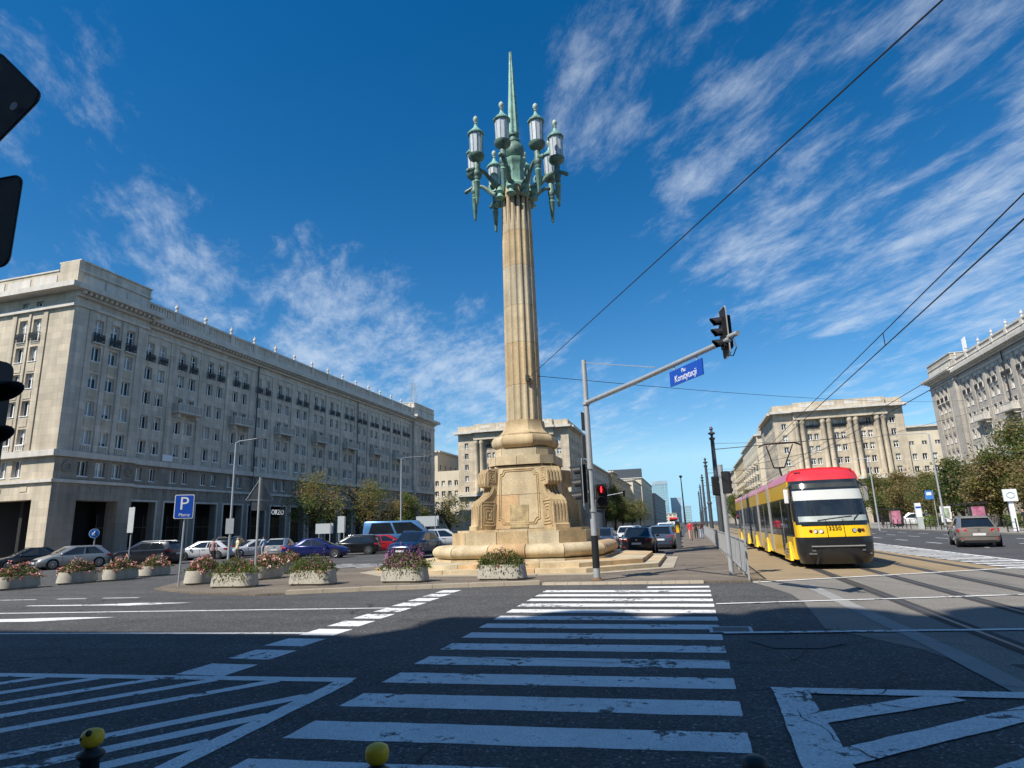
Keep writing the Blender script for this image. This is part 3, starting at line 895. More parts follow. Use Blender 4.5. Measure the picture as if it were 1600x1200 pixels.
def arcade_block(root, f, n_bays, first, pav0, pav1, length, end_u, mir=False, balc=True, arcade=True):
    """the long side of a block: pavilions at both ends, pairs of windows between, arcade below
    first = u of the first bay centre, pav0 / pav1 = u ranges of the end pavilions or None"""
    wl_ = MB(); ops = []; wins = []; pops = []
    bays = [first + 4.935 * i for i in range(n_bays)]
    u_lo = pav0[1] if pav0 else 0.0
    u_hi = pav1[0] if pav1 else length
    for b_ in bays:
        for e in (-0.93, 0.93):
            u = b_ + e
            ops.append((u - 0.52, u + 0.52, 22.30, 24.60)); wins.append((u, 22.30, 1.04, 2.30, 'T'))
            for z, h in ROWS:
                ops.append((u - 0.52, u + 0.52, z, z + h)); wins.append((u, z, 1.04, h, 'P'))
            ops.append((u - 0.42, u + 0.42, 8.34, 9.80)); wins.append((u, 8.34, 0.84, 1.46, 'P'))
    f.wall(wl_, u_lo, u_hi, 10.3, 27.2, [o for o in ops if o[2] > 10], 0.40)
    w = wl_.build('wall', A['stoneL'], root)
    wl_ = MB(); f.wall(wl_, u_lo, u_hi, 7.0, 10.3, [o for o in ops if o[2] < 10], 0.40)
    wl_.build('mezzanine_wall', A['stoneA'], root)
    # window surrounds and relief panels, pilaster strips between the bays
    if 'surround' not in BLU:
        q = MB()
        o_ = [(-0.66, -0.05), (-0.66, 1.62), (-0.72, 1.62), (-0.72, 1.78), (0.72, 1.78), (0.72, 1.62), (0.66, 1.62), (0.66, -0.05)]
        i_ = [(-0.54, -0.05), (-0.54, 1.60), (-0.54, 1.62), (-0.54, 1.625), (0.54, 1.625), (0.54, 1.62), (0.54, 1.60), (0.54, -0.05)]
        q.loft([[(x, -0.09, z) for x, z in o_], [(x, -0.07, z) for x, z in i_], [(x, 0.0, z) for x, z in i_]], closed=False)
        q.loft([[(x, 0.0, z) for x, z in o_], [(x, -0.09, z) for x, z in o_]], closed=False)
        BLU['surround'] = q.mesh('window_surround', A['trimL'])
        q = MB(); q.box(-0.5, 0.5, -0.05, 0.0, 0, 0.5); BLU['toppanel'] = q.mesh('relief_panel', A['trimL'])
        q = MB(); q.box(-0.42, 0.42, -0.06, 0.0, 0, 0.6); BLU['frieze'] = q.mesh('relief_panel', A['stoneA'])
    for b_ in bays:
        for e in (-0.93, 0.93):
            for z in (17.2, 14.3, 11.48):
                link('window_surround', BLU['surround'], root, f.M(b_ + e, 0.0, z))
            link('relief_panel', BLU['toppanel'], root, f.M(b_ + e, 0.0, 24.75))
    pb = bays + [bays[-1] + 4.935]
    for b_ in pb:
        u = b_ - 2.4675
        if u_lo + 0.5 < u < u_hi - 0.3:
            mb = MB(); f.box(mb, u - 0.42, u + 0.42, 0.0, 0.14, 10.72, 25.4); mb.build('pilaster', A['stoneL'], root)
    for u, z, ww, h, k in wins:
        window(f, u, z, ww, h, root, k)
        if k == 'T':
            iron_balcony(f, u, z - 0.05, 1.22, root)
        if abs(z - 11.48) < 0.01:
            baluster_row(f, u, 10.80, 1.1, 0.60, root, A['trimL'])
    if balc:
        for i in range(1, n_bays, 2):
            balcony(f, bays[i], 17.0, 3.9, root, A['trimL'])
    # cornice, string courses and roof balustrade
    for nm, d1, z0, z1 in (('string_course', 0.35, 10.10, 10.70), ('string_course', 0.22, 7.55, 7.85), ('string_course', 0.16, 25.42, 25.72), ('cornice', 1.25, 26.85, 27.40)):
        mb = MB(); f.box(mb, u_lo - 0.02, u_hi + 0.02, -0.1, d1, z0, z1)
        if nm == 'cornice':
            f.box(mb, u_lo - 0.02, u_hi + 0.02, -0.1, 0.45, 26.3, 26.848)
        mb.build(nm, A['trimL'], root)
    n = int((u_hi - u_lo) / 0.62)
    db = MB()
    for i in range(n):
        u = u_lo + 0.62 * (i + 0.5)
        f.box(db, u - 0.15, u + 0.15, 0.452, 0.95, 26.60, 26.848)
    db.build('dentils', A['trimL'], root, kind='stuff')
    mb = MB(); f.box(mb, u_lo, u_hi, -0.4, 0.25, 27.402, 28.15); mb.build('parapet', A['trimL'], root)
    mb = MB(); f.box(mb, u_lo, u_hi, -0.4, 0.25, 29.2, 29.45); mb.build('parapet_rail', A['trimL'], root)
    bs = MB()
    k = int((u_hi - u_lo) / 0.42)
    for i in range(k):
        u = u_lo + 0.42 * (i + 0.5)
        f.box(bs, u - 0.11, u + 0.11, -0.25, 0.12, 28.15, 29.2)
    bs.build('roof_balusters', A['trimL'], root, kind='stuff')
    for b_ in pb:
        u = b_ - 2.4675
        if u_lo + 0.4 < u < u_hi - 0.4:
            mb = MB(); f.box(mb, u - 0.36, u + 0.36, -0.42, 0.28, 28.152, 29.46); mb.build('parapet_pier', A['trimL'], root)
            link('urn', FIN, root, f.M(u, -0.07, 29.46))
    # frieze of relief panels over the arcade
    for b_ in bays:
        for q in (-1.65, -0.55, 0.55, 1.65):
            link('relief_panel', BLU['frieze'], root, f.M(b_ + q, 0.0, 6.9))
    # arcade piers and openings
    if arcade:
        aop = [(b_ - 1.85, b_ + 1.85, 0.0, 6.0) for b_ in bays]
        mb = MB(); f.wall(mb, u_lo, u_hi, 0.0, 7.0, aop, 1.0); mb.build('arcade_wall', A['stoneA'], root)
        for b_ in bays:
            mb = MB()
            f.box(mb, b_ - 2.05, b_ - 1.852, 0.0, 0.12, 0, 6.2); f.box(mb, b_ + 1.852, b_ + 2.05, 0.0, 0.12, 0, 6.2); f.box(mb, b_ - 1.852, b_ + 1.852, 0.0, 0.12, 6.003, 6.2)
            mb.build('arch_surround', A['trimL'], root)
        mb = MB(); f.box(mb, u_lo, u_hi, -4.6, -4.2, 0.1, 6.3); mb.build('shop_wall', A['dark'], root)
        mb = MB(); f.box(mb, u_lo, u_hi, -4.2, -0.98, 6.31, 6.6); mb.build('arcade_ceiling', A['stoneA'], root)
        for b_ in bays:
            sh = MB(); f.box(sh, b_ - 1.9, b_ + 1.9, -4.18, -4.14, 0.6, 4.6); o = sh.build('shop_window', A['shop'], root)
            fr_ = MB()
            for q in (-1.95, -0.65, 0.65, 1.9):
                f.box(fr_, b_ + q, b_ + q + 0.07, -4.135, -4.08, 0.5, 4.65)
            f.box(fr_, b_ - 1.95, b_ + 1.97, -4.135, -4.085, 3.2, 3.28)
            fr_.build('frame', A['signback'], o)
    return bays
def pavilion(root, f, u0, u1, cols, d=0.6, attic=True):
    """projecting end bay with columns of windows and a solid attic"""
    mb = MB(); ops = []; wins = []
    for u in cols:
        ops.append((u - 0.52, u + 0.52, 22.5, 24.9)); wins.append((u, 22.5, 1.04, 2.4, 'T'))
        for z, h in ((20.4, 1.55), (17.45, 1.55), (14.5, 1.55), (11.55, 1.5)):
            ops.append((u - 0.52, u + 0.52, z, z + h)); wins.append((u, z, 1.04, h, 'P'))
        ops.append((u - 0.56, u + 0.56, 8.3, 9.85)); wins.append((u, 8.3, 1.12, 1.55, 'P'))
    f.wall(mb, u0, u1, 6.2, 10.3, [o for o in ops if o[2] < 10], 0.40, d)
    mb.build('mezzanine_wall', A['stoneA'], root); mb = MB()
    f.wall(mb, u0, u1, 10.3, 27.3, [o for o in ops if o[2] > 10], 0.40, d)
    for u in ((u0, u1) if u0 > 1 or f.N.x < 0 else (u1,)):      # returns
        mb.quad(f.p(u, d, 0), f.p(u, -0.5, 0), f.p(u, -0.5, 27.3), f.p(u, d, 27.3))
    mb.build('wall', A['stoneL'], root)
    for u, z, w_, h, k in wins:
        window(f, u, z, w_, h, root, k, d)
        if k == 'T':
            iron_balcony(f, u, z - 0.05, 1.22, root, d)
            mb = MB(); f.box(mb, u - 0.5, u + 0.5, d, d + 0.05, 25.0, 25.4); mb.build('relief_panel', A['trimL'], root)
            mb = MB(); f.box(mb, u - 0.7, u + 0.7, d, d + 0.3, 22.28, 22.42); mb.build('sill', A['trimL'], root)
        elif z > 12:
            mb = MB(); f.box(mb, u - 0.5, u + 0.5, d, d + 0.05, z - 1.1, z - 0.25); mb.build('relief_panel', A['stoneP'], root)
        elif z > 10.8:
            baluster_row(f, u, 10.86, 1.1, 0.60, root, A['trimL'], d)
    c = (min(cols) + max(cols)) / 2
    for e in (-1, 1):
        for q in (min(cols) - 1.15, max(cols) + 1.15):
            pass
    for q in [min(cols) - 1.1, max(cols) + 1.1] + [(cols[i] + cols[i + 1]) / 2 for i in range(len(cols) - 1)]:
        mb = MB(); f.box(mb, q - 0.22, q + 0.22, d, d + 0.12, 10.72, 25.7); mb.build('pilaster', A['stoneL'], root)
    for nm, dd, z0, z1 in (('string_course', 0.35, 10.12, 10.71), ('string_course', 0.22, 7.57, 7.87), ('string_course', 0.22, 25.75, 26.05), ('cornice', 1.25, 27.3, 27.85), ('cornice_bed', 0.4, 26.75, 27.298)):
        mb = MB(); e = 0.0 if nm != 'cornice' else 0.9
        f.box(mb, u0 - e - 0.01, u1 + e + 0.01, -0.2, d + dd, z0, z1); mb.build(nm, A['trimL'], root)
    db = MB()
    n = int((u1 - u0) / 0.62)
    for i in range(n):
        u = u0 + (u1 - u0) * (i + 0.5) / n
        f.box(db, u - 0.15, u + 0.15, d + 0.402, d + 0.9, 26.98, 27.298)
    db.build('dentils', A['trimL'], root, kind='stuff')
    if attic:
        mb = MB(); f.box(mb, u0 + 0.1, u1 - 0.1, -2.2, d - 0.1, 27.852, 30.7); mb.build('attic', A['stoneL'], root)
        mb = MB(); f.box(mb, u0, u1, -2.3, d + 0.05, 29.6, 29.8); mb.build('attic_band', A['trimL'], root)
        mb = MB(); f.box(mb, u0, u1, -2.3, d + 0.05, 30.702, 30.85); mb.build('attic_cap', A['trimL'], root)
        n = 3
        for i in range(n):
            a, b_ = u0 + 0.5 + (u1 - u0 - 1) * i / n, u0 + 0.3 + (u1 - u0 - 1) * (i + 1) / n
            mb = MB(); f.box(mb, a, b_, d - 0.1, d - 0.03, 28.4, 29.3); mb.build('relief_panel', A['trimL'], root)
def ring_relief(f, u, z, r, root, d):
    mb = MB()
    M = f.M(u, d, z)
    path = [M @ V((r * math.cos(t * math.pi / 8), -0.04, r * math.sin(t * math.pi / 8))) for t in range(17)]
    mb.tube(path, 0.13, 6)
    mb.build('wreath', A['stoneA'], root, 40)

# --- the long block on the left of the square
bl = thing('arcaded_building', (-70, 94, 0), 'long grey stone block with ground floor arcade and roof urns left of the square', 'building')
fl = F((-60, 46.5, 0), (1, 0, 0))
arcade_block(bl, fl, 15, 57.82 - 46.5, (0, 9.3), (83.6, 95.5), 95.5, 95.5)
pavilion(bl, fl, 0, 9.3, [3.0, 5.0, 7.0])
pavilion(bl, fl, 83.6, 95.5, [88.0, 90.0, 92.0])
for u in (1.3, 8.55):
    ring_relief(fl, u, 9.15, 0.42, bl, 0.6)
    ring_relief(fl, u + 83.9, 9.15, 0.42, bl, 0.6)
for (u0, u1, aa, bb) in ((0, 9.3, 2.75, 7.6), (83.6, 95.5, 87.2, 92.6)):
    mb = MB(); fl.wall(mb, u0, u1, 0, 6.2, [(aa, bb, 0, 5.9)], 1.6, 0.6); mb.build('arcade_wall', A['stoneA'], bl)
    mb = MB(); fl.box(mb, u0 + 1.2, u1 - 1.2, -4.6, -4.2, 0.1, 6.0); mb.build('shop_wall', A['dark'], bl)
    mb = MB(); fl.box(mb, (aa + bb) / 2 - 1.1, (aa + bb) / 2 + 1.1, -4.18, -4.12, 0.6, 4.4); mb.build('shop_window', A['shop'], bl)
    for q in range(4):
        a_ = aa + (bb - aa) * q / 4
        mb = MB(); fl.box(mb, a_ + 0.15, a_ + 1.0, 0.6, 0.66, 6.75, 7.3); mb.build('relief_panel', A['stoneA'], bl)
# end facade towards the viewer (sunlit)
fe = F((-96, 46.5, 0), (0, -1, 0))
cols = [29.8, 31.72, 24.6, 22.7, 17.5, 15.6, 10.4, 8.5]
mb = MB(); ops = []; wins = []
for u in cols:
    ops.append((u - 0.55, u + 0.55, 22.4, 24.8)); wins.append((u, 22.4, 1.1, 2.4, 'T'))
    ops.append((u - 0.5, u + 0.5, 26.15, 26.75)); wins.append((u, 26.15, 1.0, 0.6, 'P'))
    for z, h in ((20.2, 1.6), (17.3, 1.6), (14.4, 1.6), (11.5, 1.55)):
        ops.append((u - 0.55, u + 0.55, z, z + h)); wins.append((u, z, 1.1, h, 'P'))
    ops.append((u - 0.6, u + 0.6, 8.2, 9.9)); wins.append((u, 8.2, 1.2, 1.7, 'P'))
fe.wall(mb, 0, 36.6, 6.2, 27.3, ops, 0.40)
mb.build('wall', A['stoneP'], bl)
for u, z, w_, h, k in wins:
    window(fe, u, z, w_, h, bl, k)
    if k == 'T':
        iron_balcony(fe, u, z - 0.05, 1.28, bl)
    elif 12 < z < 25:
        mb = MB(); fe.box(mb, u - 0.52, u + 0.52, 0, 0.05, z - 1.1, z - 0.25); mb.build('relief_panel', A['stoneP'], bl)
    elif 10.8 < z < 12:
        baluster_row(fe, u, 10.82, 1.15, 0.60, bl, A['trimL'])
for c in (30.76, 23.65, 16.55, 9.45):
    for q in (c - 2.15, c + 2.15, c):
        mb = MB(); w_ = 0.14 if q == c else 0.3; fe.box(mb, q - w_, q + w_, 0, 0.12, 10.72, 25.5); mb.build('pilaster', A['stoneP'], bl)
for nm, dd, z0, z1 in (('string_course', 0.5, 10.1, 10.7), ('string_course', 0.25, 7.55, 7.85), ('string_course', 0.3, 25.6, 25.95), ('cornice', 1.35, 27.3, 27.85)):
    mb = MB(); fe.box(mb, 0, 36.6 + (1.2 if nm == 'cornice' else 0.36 if dd > .4 else 0.2), -0.2, dd, z0 + 0.003, z1 + 0.003); mb.build(nm, A['trimL'], bl)
mb = MB(); fe.box(mb, 0, 34.0, -0.5, 0.1, 27.856, 29.8); mb.build('parapet', A['stoneP'], bl)
mb = MB(); fe.box(mb, 34.0, 36.6, -0.6, 0.1, 27.857, 30.72); mb.build('attic', A['stoneP'], bl)
mb = MB(); fe.box(mb, 0, 34.0, -0.6, 0.2, 29.803, 29.95); mb.build('parapet_cap', A['trimL'], bl)
for i in range(9):
    mb = MB(); fe.box(mb, 1.0 + i * 3.7, 4.2 + i * 3.7, 0.1, 0.16, 28.4, 29.4); mb.build('relief_panel', A['trimL'], bl)
aops = [(28.1, 34.3, 0, 5.95), (20.5, 26.4, 0, 5.95), (13, 18.9, 0, 5.95)]
mb = MB(); fe.wall(mb, 0, 36.6, 0, 6.2, aops, 1.2); mb.build('arcade_wall', A['stoneP'], bl)
for a_ in (22, 25.5, 29.2, 32.6):
    mb = MB(); fe.box(mb, a_, a_ + 0.9, 0, 0.05, 6.75, 7.25); mb.build('relief_panel', A['stoneP'], bl)
mb = MB(); mb.box(-95, -64.7, 50.5, 50.9, 0.1, 6.2); mb.build('shop_wall', A['dark'], bl)
mb = MB(); mb.box(-95.9, -62.2, 49.0, 141.5, 6.25, 27.3); mb.build('core', A['dark'], bl)
mb = MB(); mb.box(-95.8, -64.75, 51.0, 141.4, 0.0, 6.24); mb.build('ground_floor_core', A['dark'], bl)
mb = MB(); mb.box(-95.9, -61.4, 47.2, 141.7, 27.302, 27.45); mb.build('roof', A['plaster3'], bl)
mb = MB(); mb.quad((-60.0 + 0.6, 142, 0), (-96, 142, 0), (-96, 142, 27.3), (-60 + 0.6, 142, 27.3)); mb.build('wall', A['stoneL'], bl)
# drain pipes
for u in (75.9 - 46.5 + 0.1, 106.0 - 46.5 - 0.9):
    mb = MB(); mb.cyl(fl.p(u, 0.3, 0.1), fl.p(u, 0.3, 26.3), 0.09, n=8); mb.build('drain_pipe', A['polegrey'], bl)
# restaurant lettering in the arcade
me = text_mesh('ORZO', 1.05, 0.03)
me.materials.append(emit_mat('lit_letters', (0.75, 0.77, 0.80), 0.35))
o = link('lettering', me, bl, fl.M(57.82 - 46.5 + 4.935 * 5 + 0.1, -0.08, 5.15) @ Matrix.Rotation(R(90), 4, 'X'))
# cloth banner hung from the balustrade
mb = MB(); fl.box(mb, 13.4, 14.9, 0.16, 0.19, 10.85, 11.6); mb.build('banner', A['signwhite'], bl)

# --- its twin on the right of the square
br_ = thing('arcaded_building', (58, 110, 0), 'long sunlit stone block with roof urns at the right edge behind the trees', 'building')
fr_b = F((49.5, 142, 0), (-1, 0, 0))
arcade_block(br_, fr_b, 10, 142 - 126.9, (0, 11.9), None, 62.5, 62.5, arcade=False)
pavilion(br_, fr_b, 0, 11.9, [3.5, 5.5, 7.5])
mb = MB(); fr_b.wall(mb, 0, 62.5, 0, 6.99, [(q, q + 3.7, 0, 6.0) for q in [14.0 + 4.935 * i - 0.75 for i in range(9)]], 1.0); mb.build('arcade_wall', A['stoneA'], br_)
mb = MB(); mb.box(50.6, 85, 79.5, 141.5, 0.1, 27.3); mb.build('core', A['dark'], br_)
mb = MB(); mb.box(50.2, 85, 79.5, 141.7, 27.302, 27.45); mb.build('roof', A['plaster3'], br_)
mb = MB(); mb.quad((85, 142, 0), (48.9, 142, 0), (48.9, 142, 27.3), (85, 142, 27.3)); mb.build('wall', A['stoneL'], br_)
mb = MB()
mb.cyl(fr_b.p(29.9, 0.3, 0.1), fr_b.p(29.9, 0.3, 26.3), 0.10, n=8); mb.build('drain_pipe', A['iron'], br_)
stoneR = mat('facade_stone_right', (0.43, 0.39, 0.335), 0.85, 0.12, 0.25, blocks=(1.3, 0.72, 0.09), streak=0.16)
for ch in br_.children:
    if ch.data.materials[0] == A['stoneL']:
        ch.data.materials[0] = stoneR
an = thing('roof_antenna', (51.0, 128.5, 29.4), 'white mobile antennas on the roof corner of the right block', 'antenna')
for q in range(3):
    mb = MB(); mb.cyl((51 + 0.1 * q, 128 + 0.75 * q, 29.4), (51 + 0.1 * q, 128 + 0.75 * q, 32.6), 0.05, n=6); mb.box(50.9 + 0.1 * q, 51.1 + 0.1 * q, 127.85 + 0.75 * q, 128.15 + 0.75 * q, 30.6, 33.0)
    mb.build('panel_antenna', A['signwhite'], an)
# lattice mast on the left block
lm = thing('lattice_mast', (-61.5, 134, 30.8), 'thin lattice radio mast on the far roof of the left block', 'mast')
mb = MB()
for q in ((-0.7, -0.7), (0.7, -0.7), (0.7, 0.7), (-0.7, 0.7)):
    mb.cyl((-61.5 + q[0], 134 + q[1], 30.8), (-61.5 + q[0] * 0.55, 134 + q[1] * 0.55, 36.4), 0.05, n=5)
for k in range(8):
    s0 = 0.7 - 0.315 * k / 8; s1 = 0.7 - 0.315 * (k + 1) / 8; z0 = 30.8 + 0.7 * k; z1 = z0 + 0.7
    for (a, b_) in (((-1, -1), (1, -1)), ((1, -1), (1, 1)), ((1, 1), (-1, 1)), ((-1, 1), (-1, -1))):
        mb.cyl((-61.5 + a[0] * s0, 134 + a[1] * s0, z0), (-61.5 + b_[0] * s1, 134 + b_[1] * s1, z1), 0.03, n=4)
mb.build('lattice', A['galv'], lm)
mb = MB(); mb.cyl((-61.5, 134, 36.3), (-61.5, 134, 38.6), 0.04, n=5); mb.build('rod', A['galv'], lm)

# --- the two blocks with a columned front at the far side of the square
def portico(root, x0, y0, width, sgn_inner, depth_y):
    """front facing the square; width 28.3 in the model"""
    f = F((x0, y0, 0), (0, -1, 0)); k = width / 28.3
    U = lambda u: u * k
    rows = (22.7, 19.9, 17.0, 14.0, 11.2)
    mb = MB(); ops = []; wins = []
    for u in (2.2, 25.8):
        for z in rows:
            ops.append((U(u) - 0.52, U(u) + 0.52, z, z + 1.5)); wins.append((U(u), z, 1.04, 1.5, 0.0))
        ops.append((U(u) - 0.52, U(u) + 0.52, 7.4, 8.9)); wins.append((U(u), 7.4, 1.04, 1.5, 0.0))
    f.wall(mb, 0, U(4.6), 0, 26.6, [o for o in ops if o[1] < U(5)], 0.40)
    mb.build('wall', A['stoneP'], root); mb = MB()
    f.wall(mb, U(24.6), width, 0, 26.6, [o for o in ops if o[0] > U(20)], 0.40)
    mb.build('wall', A['stoneP'], root)
    # recessed bays between the columns
    mb = MB(); ops = []
    for c in (8.6, 14.5, 20.3):
        for e in (-0.72, 0.72):
            for z in rows:
                h = 1.5 if z < 22 else 1.9
                ops.append((U(c + e) - 0.5, U(c + e) + 0.5, z, z + h)); wins.append((U(c + e), z, 1.0, h, -0.55))
    f.wall(mb, U(4.6), U(24.6), 0, 24.8, ops, 0.40, -0.55)
    mb.build('wall', A['stoneP'], root)
    for u, z, w_, h, d in wins:
        window(f, u, z, w_, h, root, 'P', d)
    for c in (8.6, 14.5, 20.3):
        for e in (-0.72, 0.72):
            iron_balcony(f, U(c + e), 22.6, 1.4, root, -0.5)
    for c in (5.6, 11.5, 17.35, 23.2):
        for e in (-0.68, 0.68):
            mb = MB(); q = f.p(U(c + e), 0.30, 0)
            mb.lathe([(0.70, 10.6), (0.70, 10.9), (0.56, 11.1), (0.50, 23.6), (0.56, 23.7), (0.66, 23.9), (0.70, 24.3), (0.70, 24.75)], 12, (q.x, q.y))
            mb.build('column', A['stoneP'], root, 35)
        mb = MB(); f.box(mb, U(c) - 1.25, U(c) + 1.25, -0.55, -0.15, 10.6, 24.8); mb.build('pier', A['stoneP'], root)
    for nm, u0, u1, d0, d1, z0, z1, m in (('entablature', 4.4, 24.8, -0.5, 1.1, 24.8, 25.7, 'stoneP'), ('entablature', 4.5, 24.7, -0.5, 0.95, 25.702, 26.6, 'stoneP'),
                                         ('cornice', -0.8, 29.1, -0.5, 1.4, 26.6, 27.15, 'trimL'), ('cornice', 4.0, 25.2, 1.402, 2.1, 26.62, 27.13, 'trimL'), ('parapet', 0.0, 28.3, -0.6, 0.2, 27.152, 28.7, 'stoneP'),
                                         ('parapet', 4.6, 24.6, 0.202, 0.9, 27.153, 29.0, 'stoneP'), ('string_course', -0.1, 28.4, -0.4, 0.95, 10.05, 10.6, 'trimL')):
        mb = MB(); f.box(mb, U(u0), U(u1), d0, d1, z0, z1); mb.build(nm, A[m], root)
    for c in (7.5, 12.5, 17.5, 22.5):
        mb = MB(); f.box(mb, U(c) - 1.4, U(c) + 1.4, 0.9, 0.94, 27.8, 28.6)
        mb.build('relief_panel', A['trimL'], root)
    for c in (8.6, 14.5, 20.3):
        mb = MB(); f.box(mb, U(c) - 1.6, U(c) + 1.6, -0.5, -0.3, 0.1, 9.0); mb.build('shop_window', A['shop'], root)
    # the long flank along the street
    fs = F((x0, y0 + depth_y, 0), (-1, 0, 0)) if sgn_inner < 0 else F((x0 + width, y0, 0), (1, 0, 0))
    mb = MB(); ops = []; wins = []
    n = 7
    for i in range(n):
        u = (i + 0.7) * depth_y / (n + 0.4)
        for z in rows:
            if i % 3 == 1 and z in (19.9, 22.7):
                for e in (-0.8, 0, 0.8):
                    ops.append((u + e - 0.3, u + e + 0.3, z, z + 1.5))
                    wins.append((u + e, z, 0.6, 1.5))
            else:
                ops.append((u - 0.45, u + 0.45, z, z + 1.4)); wins.append((u, z, 0.9, 1.4))
    fs.wall(mb, 0, depth_y, 0, 26.6, ops, 0.40); mb.build('wall', A['stoneP'], root)
    for u, z, w_, h in wins:
        window(fs, u, z, w_, h, root)
    mb = MB(); fs.box(mb, 0.0 if sgn_inner < 0 else 0.65, depth_y - 0.65 if sgn_inner < 0 else depth_y, -0.3, 1.3, 26.604, 27.148); mb.build('cornice', A['trimL'], root)
    mb = MB(); fs.box(mb, 0.3, depth_y - 0.3, -0.6, -0.02, 27.155, 28.6); mb.build('parapet', A['stoneP'], root)
    mb = MB(); mb.box(x0 + 0.7, x0 + width - 0.7, y0 + 1.0, y0 + depth_y - 0.3, 0.1, 26.5); mb.build('core', A['dark'], root)
    mb = MB(); mb.box(x0 + 0.3, x0 + width - 0.3, y0 + 0.3, y0 + depth_y, 26.6, 27.5); mb.build('roof', A['plaster3'], root)
    # outer flank
    xo = x0 + width if sgn_inner < 0 else x0
    mb = MB(); mb.quad((xo, y0, 0), (xo, y0 + depth_y, 0), (xo, y0 + depth_y, 26.6), (xo, y0, 26.6)); mb.build('wall', A['stoneP'], root)
pr_ = thing('columned_building', (35.5, 170, 0), 'sunlit stone block with paired tall columns behind the yellow tram', 'building')
portico(pr_, 21.4, 163.0, 28.3, -1, 22)
pl_ = thing('columned_building', (-43.6, 165, 0), 'sunlit stone block with tall columns half hidden behind the monument', 'building')
portico(pl_, -58.8, 157.0, 30.2, 1, 22)

def plain_house(name, label, x0, x1, y0, y1, h, m, faces, cols, floors, z_first=3.5, floor_h=3.3, ww=1.1, wh=1.6, cornice=True, big=False, roof='plaster3'):
    """a block with real window openings; faces = list of 's' (towards the viewer), 'e', 'w' """
    root = thing(name, ((x0 + x1) / 2, (y0 + y1) / 2, 0), label, 'building')
    for fc in faces:
        f, wd = {'s': (F((x0, y0, 0), (0, -1, 0)), x1 - x0), 'e': (F((x1, y0, 0), (1, 0, 0)), y1 - y0), 'w': (F((x0, y1, 0), (-1, 0, 0)), y1 - y0)}[fc]
        n = cols[fc]
        ops = [((i + 0.5) * wd / n - ww / 2, (i + 0.5) * wd / n + ww / 2, z_first + k * floor_h, z_first + k * floor_h + wh) for i in range(n) for k in range(floors)] if n else []
        ops = [o for o in ops if o[3] < h - 0.6]
        mb = MB(); f.wall(mb, 0, wd, 0, h, ops, 0.40 if big else 0.25); mb.build('wall', A[m], root)
        if big:
            for o in ops:
                window(f, (o[0] + o[1]) / 2, o[2], ww, wh, root)
        elif ops:
            gl = MB(); fr = MB()
            for o in ops:
                f.box(gl, o[0], o[1], -0.25, -0.2, o[2], o[3])
                c = (o[0] + o[1]) / 2
                f.box(fr, c - 0.05, c + 0.05, -0.198, -0.15, o[2], o[3]); f.box(fr, o[0], o[1], -0.198, 0.06, o[2] - 0.06, o[2] + 0.06)
            gl.build('glazing', A['pane_far'], root, kind='stuff'); fr.build('window_bars', A['white'], root, kind='stuff')
        if cornice:
            mb = MB(); f.box(mb, -0.02, wd + 0.02, -0.3, 0.7, h - 0.5 + 0.003 * len(root.children), h + 0.003 * len(root.children)); mb.build('cornice', A['trimL'], root)
    mb = MB(); mb.box(x0 + 0.5, x1 - 0.5, y0 + 0.5, y1 - 0.1, 0, h - 0.6); mb.build('core', A['dark'], root)
    mb = MB(); mb.box(x0 + 0.05, x1 - 0.05, y0 + 0.05, y1, h - 0.55, h - 0.05); mb.build('roof', A[roof], root)
    return root
# low link houses beside the columned blocks
plain_house('link_building', 'low cream wing with two window rows between the columned block and right block', 49.8, 62, 163.6, 176, 17.3, 'plaster', ['s'], {'s': 6}, 5, 2.4, 2.87, 1.0, 1.4, False, True)
o = plain_house('set_back_building', 'pale flat roofed house rising behind the low cream wing on the right', 53.5, 68, 178, 196, 23.5, 'plaster', ['s', 'w'], {'s': 5, 'w': 5}, 6, 3.0, 3.0)
plain_house('link_building', 'low ochre wing with four small windows left of the columned block', -66.2, -58.85, 157.6, 170, 17.2, 'plaster', ['s'], {'s': 4}, 5, 2.2, 2.75, 1.0, 1.45, False, True)
o = plain_house('set_back_building', 'pale house with dark roof rising behind the low ochre wing on the left', -80, -68.5, 166, 190, 24.0, 'plaster', ['s', 'e'], {'s': 4, 'e': 6}, 6, 3.0, 3.1)
# street walls further up
for i, (y0, y1, h, m, lab) in enumerate((
        (180, 190, 24.5, 'plaster2', 'narrow house with scaffolding poles on its roof just past the columned block'),
        (190, 252, 21.5, 'stoneL', 'long shaded grey street house beyond the columned block on the left'),
        (252, 272, 22.5, 'plaster2', 'narrow yellow fronted house in the left street row'),
        (272, 338, 21.5, 'stoneP', 'pale end wall and long shaded flank in the left street row'),
        (338, 352, 21.0, 'plaster3', 'low dark house in the left street row'),
        (352, 412, 25.5, 'plaster', 'white edged house in front of the rooftop sign block'),
        (425, 540, 31.5, 'plaster', 'tall house with dark rooftop sign box at the end of the left row'),
        (540, 760, 26.0, 'plaster3', 'last dark house of the left street row'))):
    x1 = -30.5 + (0.0, 0.0, 1.2, 0.6, -1.5, 0.8, 0.3, 2.0)[i]
    plain_house('street_house', lab, x1 - 24, x1, y0, y1, h, m, ['s', 'e'], {'s': 4 if y1 < 300 else 3, 'e': max(2, int((y1 - y0) / 4.2))}, 8, 3.4, 3.05, 1.3, 1.7)
